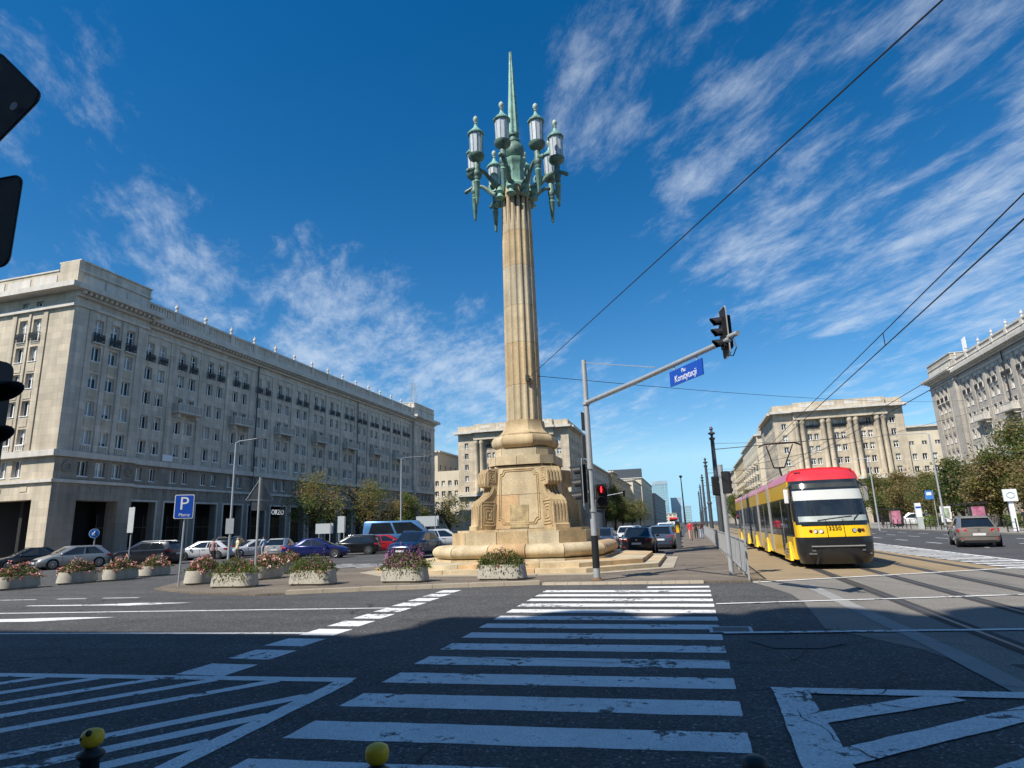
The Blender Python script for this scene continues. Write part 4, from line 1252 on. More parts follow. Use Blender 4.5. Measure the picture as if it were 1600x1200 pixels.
for i, (y0, y1, h, m, lab) in enumerate((
        (185, 206, 29.0, 'plaster3', 'grey house wedged behind the right columned block'),
        (206, 262, 27.5, 'plaster', 'cream house with many balconies in the right street row'),
        (262, 318, 26.5, 'plaster2', 'ochre house in the right street row'),
        (318, 400, 25.5, 'plaster', 'pale house with green roof hut in the right street row'),
        (400, 560, 26.0, 'plaster3', 'far grey house ending the right street row'))):
    x0 = 21.5 + (1.5, 0.0, 0.3, 0.0, 0.5)[i]
    o = plain_house('street_house', lab, x0, x0 + 24, y0, y1, h, m, ['s', 'w'], {'s': 3, 'w': max(2, int((y1 - y0) / 4.0))}, 8, 3.4, 3.05, 1.3, 1.7)
    if i in (1, 2):
        f = F((x0, y1, 0), (-1, 0, 0))
        for k in range(5):
            for j in range(int((y1 - y0) / 9)):
                mb = MB(); f.box(mb, 3 + j * 9, 6.5 + j * 9, 0, 1.0, 6.3 + 3.05 * k, 7.3 + 3.05 * k); mb.build('balcony', A['plaster'], o)
    mb = MB(); mb.box(x0 + 2, x0 + 9, y0 + 6, y0 + 15, h, h + 3.5); mb.build('roof_hut', A['plaster'], o)
# scaffolding on the narrow house
sf = thing('scaffolding', (-33, 183, 24.5), 'pale scaffolding frame on the roof of the narrow house', 'scaffolding')
mb = MB()
for x in (-38, -36, -34, -32):
    for y in (181, 184):
        mb.cyl((x, y, 24.5), (x, y, 28.6), 0.06, n=5)
for z in (25.5, 26.8, 28.2):
    for y in (181, 184):
        mb.cyl((-38, y, z), (-32, y, z), 0.05, n=5)
    for x in (-38, -32):
        mb.cyl((x, 181, z), (x, 184, z), 0.05, n=5)
mb.build('frame', A['galv'], sf)
# rooftop sign box
sg = MB(); sg.box(-52, -29.8, 426, 430, 31.6, 37.5)
so = sg.build('rooftop_sign', A['polegrey'], None, label='dark rooftop sign box above the left street row', cat='sign')
# towers far down the street
tg = mat('tower_glass', (0.22, 0.38, 0.43), 0.15, 0.25, 0.02, spec=0.8)
tg2 = mat('tower_glass_grey', (0.38, 0.44, 0.50), 0.25, 0.15, 0.02, spec=0.8)
tb = mat('tower_band', (0.40, 0.52, 0.56), 0.5)
for x0, x1, y, h, m, lab in ((-99, -59, 1800, 106, tg, 'tall teal glass office tower far down the street'), (-54, -26, 1850, 66.5, tg2, 'grey glass office slab right of the tallest far tower'), (-23, 0, 1800, 42, tg, 'low green glass office block at the end of the street')):
    r = thing('office_tower', ((x0 + x1) / 2, y, 0), lab, 'tower')
    mb = MB(); mb.box(x0, x1, y, y + 35, 0, h); mb.build('glass_wall', m, r)
    mb = MB(); mb.box(x0 - 0.5, x1 + 0.5, y - 0.5, y + 35.5, h, h + (9 if h > 100 else 3)); mb.build('crown', tg2, r)
    k = int(h / 7)
    mb = MB()
    for i in range(1, k):
        mb.box(x0 - 0.3, x1 + 0.3, y - 0.35, y - 0.01, i * 7.0, i * 7.0 + 0.9)
    for i in range(1, 6):
        q = x0 + (x1 - x0) * i / 6
        mb.box(q - 0.4, q + 0.4, y - 0.3, y - 0.012, 0, h)
    mb.build('facade_bands', tb, r, kind='stuff')
o = plain_house('low_building', 'white low building closing the street below the far towers', -75, -20, 900, 930, 14, 'plaster', ['s'], {'s': 10}, 3, 3, 3.6, 3, 2)
# --- the block behind the viewer, whose shade lies over the near road
bb_ = thing('stone_block', (-10, -20, 0), 'stone block behind the viewer that shades the crossing', 'building')
fb = F((42, -8.9, 0), (0, 1, 0))
for ua, ub, cut in ((0.0, 59.5, 0.0), (59.5, 118.0, 3.0)):       # the left wing is one storey lower
    zt = 27.2 - cut
    ops = [(u - 0.55, u + 0.55, z, z + 1.6) for u in [ua + 1.6 + 2.4 * i for i in range(24)] for z in (4.0, 8.3, 11.5, 14.4, 17.3, 20.2, 23) if z < zt - 2 and u < ub - 1]
    mb = MB(); fb.wall(mb, ua, ub, 0, zt, ops, 0.3); mb.build('wall', A['stoneL'], bb_)
    gl = MB()
    for o in ops:
        fb.box(gl, o[0], o[1], -0.3, -0.25, o[2], o[3])
    gl.build('glazing', A['pane_far'], bb_, kind='stuff')
    mb = MB(); mb.box(42 - ub, 42 - ua, -30, -9.3, 0, zt); mb.build('core', A['dark'], bb_)
    mb = MB(); fb.box(mb, ua, ub, -0.5, 1.0, zt, zt + 0.6); mb.build('cornice', A['trimL'], bb_)
    mb = MB(); fb.box(mb, ua, ub, -0.8, 0.2, zt + 0.602, zt + 1.7); mb.build('parapet', A['trimL'], bb_)
for u, w_, h in ((57.6, 1.3, 1.0), (55.3, 0.9, 0.9), (53.4, 1.7, 1.2), (51.9, 0.8, 0.6), (50.2, 1.7, 1.35), (46.0, 1.1, 0.9), (42.0, 1.8, 1.2), (37.0, 1.2, 1.0)):
    q = fb.p(u, -0.3, 28.9); mb = MB()
    mb.lathe([(w_ * 0.5, 28.9), (w_ * 0.8, 28.9 + h * 0.3), (w_ * 0.9, 28.9 + h * 0.6), (w_ * 0.55, 28.9 + h * 0.9), (0.1, 28.9 + h)], 10, (q.x, q.y))
    mb.build('roof_ornament', A['trimL'], bb_, 40)

# ------------------------------------------------------------------ the lantern column
CX, CY = -7.28, 28.5
mon = thing('lantern_column', (CX, CY, 0), 'tall fluted sandstone column with eight green lanterns and a spire on stepped base', 'monument')
def octo(h, c, x=CX, y=CY):
    k = h - c
    return [(x - k, y - h), (x + k, y - h), (x + h, y - k), (x + h, y + k), (x + k, y + h), (x - k, y + h), (x - h, y + k), (x - h, y - k)]
def oct_course(h, c, inner, z0, z1, length, name, mats, gap=0.022, prof=None, parent=mon):
    """a course of separate stones round an octagon; prof = list of (outward, z) for a moulded section"""
    P = [V((x, y, 0)) for x, y in octo(h, c)]
    P2 = [V((x, y, 0)) for x, y in octo(h - inner, max(0.05, c - inner * 0.586))]
    for i in range(8):
        a, b, a2, b2 = P[i], P[(i + 1) % 8], P2[i], P2[(i + 1) % 8]
        L = (b - a).length
        n = max(1, round(L / length))
        off = rnd.uniform(-0.08, 0.08) if n > 1 else 0.0
        cuts = [0] + [(k + off) / n for k in range(1, n)] + [1]
        for k in range(n):
            g0 = gap / 2 / L
            s0, s1 = cuts[k] + g0, cuts[k + 1] - g0
            m = mats[rnd.randrange(len(mats))]
            mb = MB()
            if prof is None:
                o0, o1, i0, i1 = a.lerp(b, s0), a.lerp(b, s1), a2.lerp(b2, s0), a2.lerp(b2, s1)
                mb.hexa([(*o0.xy, z0), (*o1.xy, z0), (*i1.xy, z0), (*i0.xy, z0), (*o0.xy, z1), (*o1.xy, z1), (*i1.xy, z1), (*i0.xy, z1)])
                mb.build(name, m, parent)
            else:
                rings = []
                for s in (s0, s1):
                    o_, i_ = a.lerp(b, s), a2.lerp(b2, s)
                    rings.append([(*i_.lerp(o_, q).xy, z) for q, z in prof])
                mb.loft(rings)
                mb.build(name, m, parent, 50)
SM = [A['sand3'], A['sand3'], A['sand2'], A['sand'], A['sand4'], A['sand5']]
mb = MB(); mb.prism(octo(6.40, 2.58), 0, 0.05); mb.build('bed', A['joint'], mon)
oct_course(6.45, 2.6, 1.2, 0.0, 0.075, 2.1, 'base_slab', [A['kerb']])
oct_course(5.90, 2.35, 0.95, 0.06, 0.225, 1.9, 'step_stone', SM)
oct_course(5.30, 2.1, 1.8, 0.215, 0.385, 1.8, 'step_stone', SM)
mb = MB(); mb.prism(octo(4.6, 1.9), 0.05, 0.375); mb.build('core', A['joint'], mon)
oct_course(3.72, 1.35, 0.8, 0.38, 0.47, 1.6, 'plinth_stone', SM)
tor = [(0.0, 0.46)] + [(0.55 + 0.45 * math.sin(math.pi * k / 9), 0.755 - 0.285 * math.cos(math.pi * k / 9)) for k in range(10)] + [(0.0, 1.04)]
oct_course(3.78, 1.4, 0.9, 0.46, 1.04, 1.5, 'torus_stone', [A['sand'], A['sand'], A['sand2'], A['sand5']], 0.034, tor)
mb = MB(); mb.prism(octo(3.45, 1.2), 0.4, 1.0); mb.build('core', A['joint'], mon)
oct_course(2.98, 0.95, 0.7, 1.035, 1.54, 1.25, 'base_stone', [A['sand2'], A['sand4'], A['sand'], A['sand2']], 0.026)
mb = MB(); mb.prism(octo(2.9, 0.93), 1.0, 1.53); mb.build('core', A['joint'], mon)
oct_course(2.78, 0.90, 1.0, 1.542, 1.64, 1.3, 'base_stone', [A['sand2'], A['sand']], 0.016)
mb = MB(); mb.prism(octo(2.2, 0.7), 1.5, 1.63); mb.build('core', A['joint'], mon)
# die, slightly battered
def oct_ring(h, c, z):
    return [(x, y, z) for x, y in octo(h, c)]
mb = MB(); mb.loft([oct_ring(1.62, 0.35, 1.60), oct_ring(1.42, 0.35, 4.46)]); mb.build('die', A['joint'], mon)
for q, (nx, ny) in enumerate(((0, -1), (1, 0), (0, 1), (-1, 0))):
    f = F((CX, CY, 0), (nx, ny, 0))
    dd = lambda z: 1.60 - 0.18 * (z - 1.80) / 2.62 + 0.012
    # two courses of facing slabs
    for z0, z1, us in ((1.66, 3.12, (-1.22, 0.0, 1.22)), (3.14, 4.45, (-1.12, 1.12))):
        for k in range(len(us) - 1):
            mb = MB(); a_, b_ = us[k] + 0.010, us[k + 1] - 0.010
            mb.hexa([f.p(a_, dd(z0) + 0.0, z0), f.p(b_, dd(z0), z0), f.p(b_, dd(z0) - 0.2, z0), f.p(a_, dd(z0) - 0.2, z0), f.p(a_, dd(z1), z1), f.p(b_, dd(z1), z1), f.p(b_, dd(z1) - 0.2, z1), f.p(a_, dd(z1) - 0.2, z1)])
            mb.build('facing_slab', A['sand5' if (k == 0 and z0 < 3) else 'sand2'], mon)
    for e in (0.0, 0.11):
        mb = MB(); w_ = 0.94 - e * 0.7; z0, z1 = 1.86 + e * 0.7, 4.26 - e * 0.7; n_ = 0.2
        path = [(-w_, z0 + n_), (-w_, z1 - n_), (-w_ + n_ * .5, z1 - n_ * .9), (-w_ + n_, z1), (w_ - n_, z1), (w_ - n_ * .5, z1 - n_ * .9), (w_, z1 - n_), (w_, z0 + n_), (w_ - n_ * .5, z0 + n_ * .9), (w_ - n_, z0), (-w_ + n_, z0), (-w_ + n_ * .5, z0 + n_ * .9), (-w_, z0 + n_)]
        mb.tube([f.p(u * (1.0 if z < 3 else 0.93), dd(z) + 0.005, z) for u, z in path], 0.030, 6)
        mb.build('panel_frame', A['sand'], mon, 50)
    if q == 0:
        mb = MB(); z0, z1 = 1.70, 2.68
        mb.hexa([f.p(-0.42, dd(z0) + 0.022, z0), f.p(0.42, dd(z0) + 0.022, z0), f.p(0.42, dd(z0) - 0.1, z0), f.p(-0.42, dd(z0) - 0.1, z0), f.p(-0.42, dd(z1) + 0.022, z1), f.p(0.42, dd(z1) + 0.022, z1), f.p(0.42, dd(z1) - 0.1, z1), f.p(-0.42, dd(z1) - 0.1, z1)])
        mb.build('stained_block', mat('stained_stone', (0.30, 0.235, 0.13), 0.85, 0.5, 2.6, c2=(0.56, 0.44, 0.24)), mon)
# scrolled brackets on the four corners
BP = [(0.9, 1.64), (2.84, 1.64), (2.84, 1.80), (2.76, 1.84), (2.71, 2.66), (2.62, 2.84), (2.46, 2.96), (2.3, 3.06), (2.16, 3.20), (2.08, 3.36), (2.05, 3.48), (2.36, 3.54), (2.40, 3.66), (2.34, 4.10), (2.20, 4.30), (0.9, 4.35)]
for k in range(4):
    ang = R(45 + 90 * k)
    rad = V((math.cos(ang), math.sin(ang), 0)); tan = V((-rad.y, rad.x, 0)); c0 = V((CX, CY, 0))
    n = 9; w_ = 0.72
    mb = MB()
    for i in range(n):
        t0, t1 = -w_ / 2 + w_ * i / n, -w_ / 2 + w_ * (i + 1) / n
        dr = 0.0 if i % 2 == 0 else -0.055
        rings = [[c0 + rad * (r + (dr if r > 1.5 and 1.95 < z else 0)) + tan * t + Z * z for r, z in BP] for t in (t0, t1)]
        mb.loft(rings)
    br = mb.build('bracket', A['sand'], mon)
    for e in (-1, 1):
        for (rc, zc, s, turns) in ((2.24, 2.30, 0.50, 4), (2.02, 3.96, 0.28, 3)):
            path = []
            x = s
            dirs = [(1, -1.15), (1, 1.15), (-1, 1.15), (-1, -1.15)]
            for i in range(turns * 4):
                a_ = s * (1 - i / (turns * 4.6))
                dx, dz = dirs[i % 4]
                path.append(c0 + rad * (rc + dx * a_ * 0.72) + tan * (e * (w_ / 2 + 0.005)) + Z * (zc + dz * a_))
            mb = MB()
            for pa, pb_ in zip(path, path[1:]):
                mb.cyl(pa, pb_, 0.034 if s > 0.4 else 0.026, n=6)
            mb.build('scroll', A['sand'], br, 50)
        path = [c0 + rad * (r - 0.09) + tan * (e * (w_ / 2 + 0.005)) + Z * z for r, z in BP[5:11]]
        mb = MB(); mb.tube(path, 0.034, 5); mb.build('scroll', A['sand'], br, 50)
oct_course(1.54, 0.50, 0.8, 4.462, 4.85, 1.2, 'plinth_stone', [A['sand2'], A['sand4']], 0.02)
mb = MB(); mb.prism(octo(1.46, 0.48), 4.4, 4.84); mb.build('core', A['joint'], mon)
oct_course(1.27, 0.45, 0.7, 4.852, 5.24, 1.3, 'plinth_stone', [A['sand4'], A['sand2']], 0.02)
mb = MB(); mb.prism(octo(1.2, 0.42), 4.8, 5.23); mb.build('core', A['joint'], mon)
t2 = [(0.0, 5.242)] + [(0.62 + 0.38 * math.sin(math.pi * k / 8), 5.56 - 0.315 * math.cos(math.pi * k / 8)) for k in range(9)] + [(0.0, 5.875)]
oct_course(1.46, 0.72, 0.8, 5.24, 5.88, 1.2, 'torus_stone', [A['sand'], A['sand2']], 0.022, t2)
mb = MB(); mb.prism(octo(1.2, 0.5), 5.2, 5.87); mb.build('core', A['joint'], mon)
k8 = 1 / math.cos(math.pi / 8)
mb = MB(); mb.lathe([(r * k8, z) for r, z in ((1.20, 5.876), (1.20, 5.94), (1.10, 6.0), (0.98, 6.14), (0.91, 6.32), (0.88, 6.52), (0.885, 6.6))], 8, (CX, CY), ph=math.pi / 8)
mb.build('flare', A['sand'], mon, 30)
# fluted shaft in drums
def shaft_r(z):
    t = (z - 6.6) / 11.6
    return 0.865 - 0.10 * t ** 1.3
def flute_ring(z, sc=1.0):
    nf = 16; per = 8; ring = []
    for i in range(nf * per):
        t = 2 * math.pi * i / (nf * per)
        ph = (i % per) / per
        dep = 0.0 if ph < 0.12 or ph > 0.88 else math.sin(math.pi * (ph - 0.12) / 0.76)
        r = shaft_r(z) * sc * (1 - 0.085 * dep ** 0.7)
        ring.append((CX + r * math.cos(t), CY + r * math.sin(t), z))
    return ring
zs = [6.605, 8.3, 10.4, 12.3, 14.4, 16.3, 18.2]
for i in range(6):
    mb = MB(); a_, b_ = zs[i] + 0.006, zs[i + 1] - 0.006
    mb.loft([flute_ring(a_), flute_ring(b_)])
    mb.build('drum', A[('sand2', 'sand', 'sand2', 'sand4', 'sand', 'sand2')[i]], mon, 40)
mb = MB(); mb.cyl((CX, CY, 6.5), (CX, CY, 18.5), 0.72, n=24); mb.build('core', A['joint'], mon)
mb = MB(); mb.lathe([(0.76, 18.21), (0.78, 18.3), (0.78, 18.62), (0.72, 18.7), (0.72, 18.85)], 16, (CX, CY)); mb.build('capital', A['sand'], mon, 40)
# verdigris head
mb = MB(); mb.lathe([(0.70, 18.86), (0.72, 19.0), (0.52, 19.2), (0.48, 20.1), (0.56, 20.3), (0.62, 20.42), (0.62, 20.55), (0.40, 20.66)], 8, (CX, CY)); mb.build('bronze_drum', A['copper'], mon, 30)
mb = MB(); mb.lathe([(0.30, 20.66), (0.40, 20.76), (0.52, 20.95), (0.55, 21.15), (0.50, 21.38), (0.36, 21.58), (0.26, 21.64)], 16, (CX, CY)); mb.build('ball', A['copper_dark'], mon, 50)
mb = MB(); mb.lathe([(0.36, 21.645), (0.36, 21.72), (0.22, 21.78), (0.22, 21.98), (0.30, 22.04), (0.30, 22.12)], 12, (CX, CY)); mb.build('neck', A['copper_dark'], mon, 40)
sp = []
for z, r in ((22.125, 0.31), (22.2, 0.33), (27.15, 0.085), (27.3, 0.10), (27.32, 0.02)):
    sp.append([(CX + r * (1.0 if i % 2 == 0 else 0.80) * math.cos(math.pi * i / 8), CY + r * (1.0 if i % 2 == 0 else 0.80) * math.sin(math.pi * i / 8), z) for i in range(16)])
mb = MB(); mb.loft(sp); mb.build('spire', A['copper'], mon)
# lanterns (built once along +x, then copied round the ring)
def lat(prof, n=12, ph=0.0, x=2.25):
    return MB().lathe(prof, n, (x, 0), ph=ph)
stem = lat([(0.05, 18.86), (0.15, 18.9), (0.17, 19.0), (0.12, 19.05), (0.19, 19.15), (0.20, 19.3), (0.14, 19.42), (0.16, 19.8), (0.12, 19.86), (0.20, 19.95), (0.38, 20.08), (0.42, 20.2), (0.43, 20.26), (0.36, 20.3)]).mesh('lantern', A['copper_dark'], 40)
pend = lat([(0.02, 17.5), (0.05, 17.56), (0.07, 17.58), (0.16, 18.7), (0.19, 18.74), (0.14, 18.8), (0.15, 18.858)]).mesh('pendant', A['copper'], 40)
glass = MB()
for i in range(10):
    a0, a1 = 2 * math.pi * (i + 0.08) / 10, 2 * math.pi * (i + 0.92) / 10
    r0, r1 = 0.315, 0.345
    glass.quad((2.25 + r0 * math.cos(a0), r0 * math.sin(a0), 20.302), (2.25 + r0 * math.cos(a1), r0 * math.sin(a1), 20.302), (2.25 + r1 * math.cos(a1), r1 * math.sin(a1), 21.44), (2.25 + r1 * math.cos(a0), r1 * math.sin(a0), 21.44))
glass = glass.mesh('glass', A['lampglass'])
bars = MB()
for i in range(10):
    a0 = 2 * math.pi * i / 10
    bars.cyl((2.25 + 0.32 * math.cos(a0), 0.32 * math.sin(a0), 20.29), (2.25 + 0.35 * math.cos(a0), 0.35 * math.sin(a0), 21.45), 0.018, n=4)
bars = bars.mesh('glazing_bars', A['copper_dark'])
cap = lat([(0.36, 21.43), (0.43, 21.44), (0.44, 21.50), (0.38, 21.56), (0.34, 21.62), (0.22, 21.74), (0.13, 21.86), (0.08, 22.0), (0.08, 22.06)]).mesh('cap', A['copper'], 40)
fin = lat([(0.08, 22.062), (0.11, 22.1), (0.06, 22.16), (0.12, 22.26), (0.14, 22.36), (0.10, 22.48), (0.02, 22.56)], 10).mesh('finial', mat('finial_pale', (0.36, 0.44, 0.36), 0.6, 0.2, 4), 50)
arm = MB(); arm.tube([(0.70, 0, 18.95), (0.95, 0, 18.78), (1.2, 0, 18.85), (1.5, 0, 19.15), (1.8, 0, 19.42), (2.1, 0, 19.5), (2.4, 0, 19.46), (2.7, 0, 19.3)], [0.15, 0.15, 0.13, 0.11, 0.10, 0.10, 0.09, 0.10], 8)
arm.ball((2.72, 0, 19.28), 0.12, 8, 5)
arm = arm.mesh('arm', A['copper_dark'], 40)
curl = MB(); curl.tube([(1.22 + 0.2 * math.cos(t * math.pi / 7), 0, 19.28 + 0.24 * math.sin(t * math.pi / 7)) for t in range(15)], 0.07, 6)
curl = curl.mesh('curl', A['copper'], 40)
boss = MB().lathe([(0.03, 18.05), (0.20, 18.12), (0.26, 18.2), (0.16, 18.3), (0.14, 18.42), (0.24, 18.55), (0.2, 18.75)], 10, (0.93, 0)).mesh('boss', A['copper'], 40)
for k in range(8):
    M = Matrix.Translation((CX, CY, 0)) @ Matrix.Rotation(R(45 * k), 4, 'Z')
    lt = link('lantern', stem, mon, M)
    for nm, me in (('pendant', pend), ('glass', glass), ('glazing_bars', bars), ('cap', cap), ('finial', fin), ('arm', arm), ('curl', curl), ('boss', boss)):
        link(nm, me, lt)

# ------------------------------------------------------------------ street furniture
def prof_ring(hw, hh, r, n=4):
    """rounded rectangle in local x,z"""
    pts = []
    for cx_, cz_, a0 in ((hw - r, hh - r, 0), (-hw + r, hh - r, 90), (-hw + r, -hh + r, 180), (hw - r, -hh + r, 270)):
        for i in range(n + 1):
            a = R(a0 + 90 * i / n)
            pts.append((cx_ + r * math.cos(a), cz_ + r * math.sin(a)))
    return pts
def plate(M, w, h, r, t, m, name, parent, z0=0.0, smooth=0):
    """rounded plate in local x,z, facing local -y"""
    mb = MB()
    ring = prof_ring(w / 2, h / 2, r)
    mb.loft([[M @ V((x, z0, z)) for x, z in ring], [M @ V((x, z0 - t, z)) for x, z in ring]])
    return mb.build(name, m, parent)
def face_M(o, n):
    """local -y looks along n (horizontal), local x to the reader's right, z up"""
    n = V(n).normalized(); x = Z.cross(n); y = -n
    return Matrix(((x.x, y.x, 0, o[0]), (x.y, y.y, 0, o[1]), (x.z, y.z, 1, o[2]), (0, 0, 0, 1)))
def letters(body, size, M, m, parent, ex=0.004, name='lettering', sx=1.0):
    me = text_mesh(body, size, ex)
    me.materials.append(m)
    return link(name, me, parent, M @ Matrix.Rotation(R(90), 4, 'X') @ Matrix.Diagonal((sx, 1, 1, 1)))
lens_red = mat('lens_red', (0.30, 0.008, 0.01), 0.2)
lens_dark = mat('lens_dark', (0.02, 0.02, 0.022), 0.15)
def signal_head(parent, o, n, lamps=3, dia=0.30, board=True, lit=None, name='signal_head'):
    """traffic signal: housing facing n, visors, lenses and a bordered back board"""
    M = face_M(o, n)
    H = dia * 1.12 * lamps
    mb = MB(); ring = prof_ring(dia * 0.58, H / 2, 0.05)
    mb.loft([[M @ V((x, 0.16, z)) for x, z in ring], [M @ V((x, -0.02, z)) for x, z in ring]])
    hd = mb.build(name, A['black'], parent)
    if board:
        plate(M, dia * 2.1, H + 0.34, 0.09, 0.012, A['black'], 'back_board', hd, 0.06)
        mb = MB(); ring = prof_ring(dia * 1.05, H / 2 + 0.17, 0.09); mb.tube([M @ V((x, 0.05, z)) for x, z in ring + ring[:1]], 0.014, 5); mb.build('board_rim', A['galv'], hd)
    for i in range(lamps):
        zc = H / 2 - dia * 0.56 - i * dia * 1.12
        mb = MB(); n_ = 12; rr = dia * 0.47
        arcs = [math.pi * (-0.12 + 1.24 * k / n_) for k in range(n_ + 1)]
        dp = dia * 1.0
        ring0 = [M @ V((rr * math.cos(a), -0.02, zc + rr * math.sin(a))) for a in arcs]
        ring1 = [M @ V((rr * math.cos(a), -0.02 - dp * (0.55 + 0.45 * max(0, math.sin(a))), zc - 0.02 + rr * math.sin(a))) for a in arcs]
        ring2 = [M @ V((rr * 0.93 * math.cos(a), -0.02 - dp * (0.55 + 0.45 * max(0, math.sin(a))), zc - 0.02 + rr * 0.93 * math.sin(a))) for a in arcs]
        ring3 = [M @ V((rr * 0.93 * math.cos(a), -0.02, zc + rr * 0.93 * math.sin(a))) for a in arcs]
        mb.loft([ring0, ring1, ring2, ring3], closed=False)
        mb.build('visor', A['black'], hd, 40)
        mb = MB(); mb.cyl(M @ V((0, -0.018, zc)), M @ V((0, -0.032, zc)), dia * 0.43, n=14)
        mb.build('lens', lens_red if lit == i else lens_dark, hd)
    return hd
# mast with the long arm
PX, PY = -2.96, 19.76
tp = thing('signal_mast', (PX, PY, 0.05), 'grey signal mast with black painted band and long arm over the crosswalk', 'signal mast')
mb = MB(); mb.cyl((PX, PY, 0.05), (PX, PY, 3.4), 0.105, 0.095, 14); mb.cyl((PX, PY, 3.4), (PX, PY, 7.0), 0.095, 0.08, 14); mb.build('pole', A['galv'], tp, 40)
mb = MB(); mb.cyl((PX, PY, 0.42), (PX, PY, 1.38), 0.112, 0.110, 14); mb.build('black_band', A['black'], tp, 40)
mb = MB(); mb.box(PX - 0.17, PX + 0.17, PY - 0.17, PY + 0.17, 0.045, 0.075)
mb.cyl((PX, PY, 0.07), (PX, PY, 0.14), 0.15, 0.12, 12); mb.build('foot', mat('rusty_foot', (0.16, 0.10, 0.06), 0.9, 0.3, 6), tp)
for z in (2.1, 3.42, 5.5):
    mb = MB(); mb.cyl((PX, PY, z), (PX, PY, z + 0.10), 0.125, n=14); mb.build('collar', A['galv'], tp, 40)
P0, P1 = V((PX, PY, 5.56)), V((0.95, 13.0, 5.27))
ad = (P1 - P0).normalized()
mb = MB(); mb.tube([P0, P0.lerp(P1, 0.5) - Z * 0.02, P1 + ad * 0.25], [0.075, 0.065, 0.055], 10); mb.build('arm', A['galv'], tp, 40)
mb = MB(); mb.cyl((PX, PY, 6.92), P0.lerp(P1, 0.62) + Z * 0.12, 0.012, n=5); mb.build('stay_cable', A['galv'], tp)
mb = MB(); mb.cyl(P1 + ad * 0.2 + Z * 0.05, P1 + ad * 0.52 + Z * 0.05, 0.05, n=10); mb.build('camera', A['galv'], tp, 40)
mb = MB(); mb.tube([P1 + ad * 0.35, P1 + ad * 0.42 - Z * 0.22, P1 + ad * 0.28 - Z * 0.36, P1 + ad * 0.1 - Z * 0.30], 0.012, 5); mb.build('cable', A['black'], tp)
signal_head(tp, P1 + Z * 0.20, (-0.97, -0.24, 0), 3, 0.21)
signal_head(tp, (PX - 0.30, PY + 0.03, 2.98), (-0.985, -0.10, 0), 3, 0.36, True)
plate(face_M((PX - 0.12, PY + 0.16, 4.15), (-0.97, 0.24, 0)), 0.6, 0.75, 0.03, 0.01, A['signback'], 'sign_plate', tp)
plate(face_M((PX - 0.12, PY + 0.16, 4.98), (-0.97, 0.24, 0)), 0.5, 0.6, 0.03, 0.01, A['signback'], 'sign_plate', tp)
ph = signal_head(tp, (PX + 0.30, PY + 0.02, 2.60), (0.12, -1, 0), 2, 0.31, False, 0, 'pedestrian_signal')
Mp = face_M((PX + 0.30, PY + 0.02, 2.60), (0.12, -1, 0))
mb = MB()
mb.ball(Mp @ V((0, -0.036, 0.25)), 0.026, 8, 5); mb.tube([Mp @ V((0, -0.036, 0.215)), Mp @ V((0, -0.036, 0.17)), Mp @ V((0, -0.036, 0.08))], [0.034, 0.034, 0.022], 6)
mb.build('red_figure', A['red_light'], ph)
# street name board under the arm
sd = V((ad.x, ad.y, 0)).normalized()
sn = V((sd.y, -sd.x, 0))
if sn.dot(V((0, -1, 0))) < 0:
    sn = -sn
so = P0.lerp(P1, 0.80)
st = thing('street_name_board', (so.x, so.y, 4.85), 'blue street name board hung under the signal arm', 'street sign')
Ms = face_M((so.x, so.y, so.z - 0.34), sn)
Ms = Ms @ Matrix.Rotation(R(1.5), 4, 'Y')
mb = MB(); mb.hexa([Ms @ V(p) for p in ((-0.72, -0.015, -0.17), (0.72, -0.015, -0.17), (0.72, 0.015, -0.17), (-0.72, 0.015, -0.17), (-0.72, -0.015, 0.19), (0.72, -0.015, 0.19), (0.72, 0.015, 0.19), (-0.72, 0.015, 0.19))]); mb.build('board', A['blue'], st)
letters('Plac', 0.13, Ms @ Matrix.Translation((-0.06, -0.017, 0.105)), A['signwhite'], st)
letters('Konstytucji', 0.225, Ms @ Matrix.Translation((0.0, -0.017, -0.045)), A['signwhite'], st, sx=0.95)
for u in (-0.5, 0.5):
    mb = MB(); mb.cyl(Ms @ V((u, 0, 0.19)), Ms @ V((u, 0, 0.36)), 0.018, n=6); mb.build('hanger', A['galv'], st)
# second signal post by the railing
QX, QY = 1.02, 21.2
t2_ = thing('signal_post', (QX, QY, 0.05), 'short grey signal post with black head beside the railing end', 'signal post')
mb = MB(); mb.cyl((QX, QY, 0.05), (QX, QY, 3.42), 0.075, n=12); mb.build('pole', A['galv'], t2_, 40)
mb = MB(); mb.cyl((QX, QY, 3.42), (QX, QY, 3.45), 0.08, n=12); mb.build('cap', A['galv'], t2_)
signal_head(t2_, (QX + 0.17, QY + 0.02, 2.88), (0.45, 0.9, 0), 3, 0.21, False)
signal_head(t2_, (QX - 0.13, QY + 0.16, 2.80), (0.97, 0.2, 0), 3, 0.18, False)
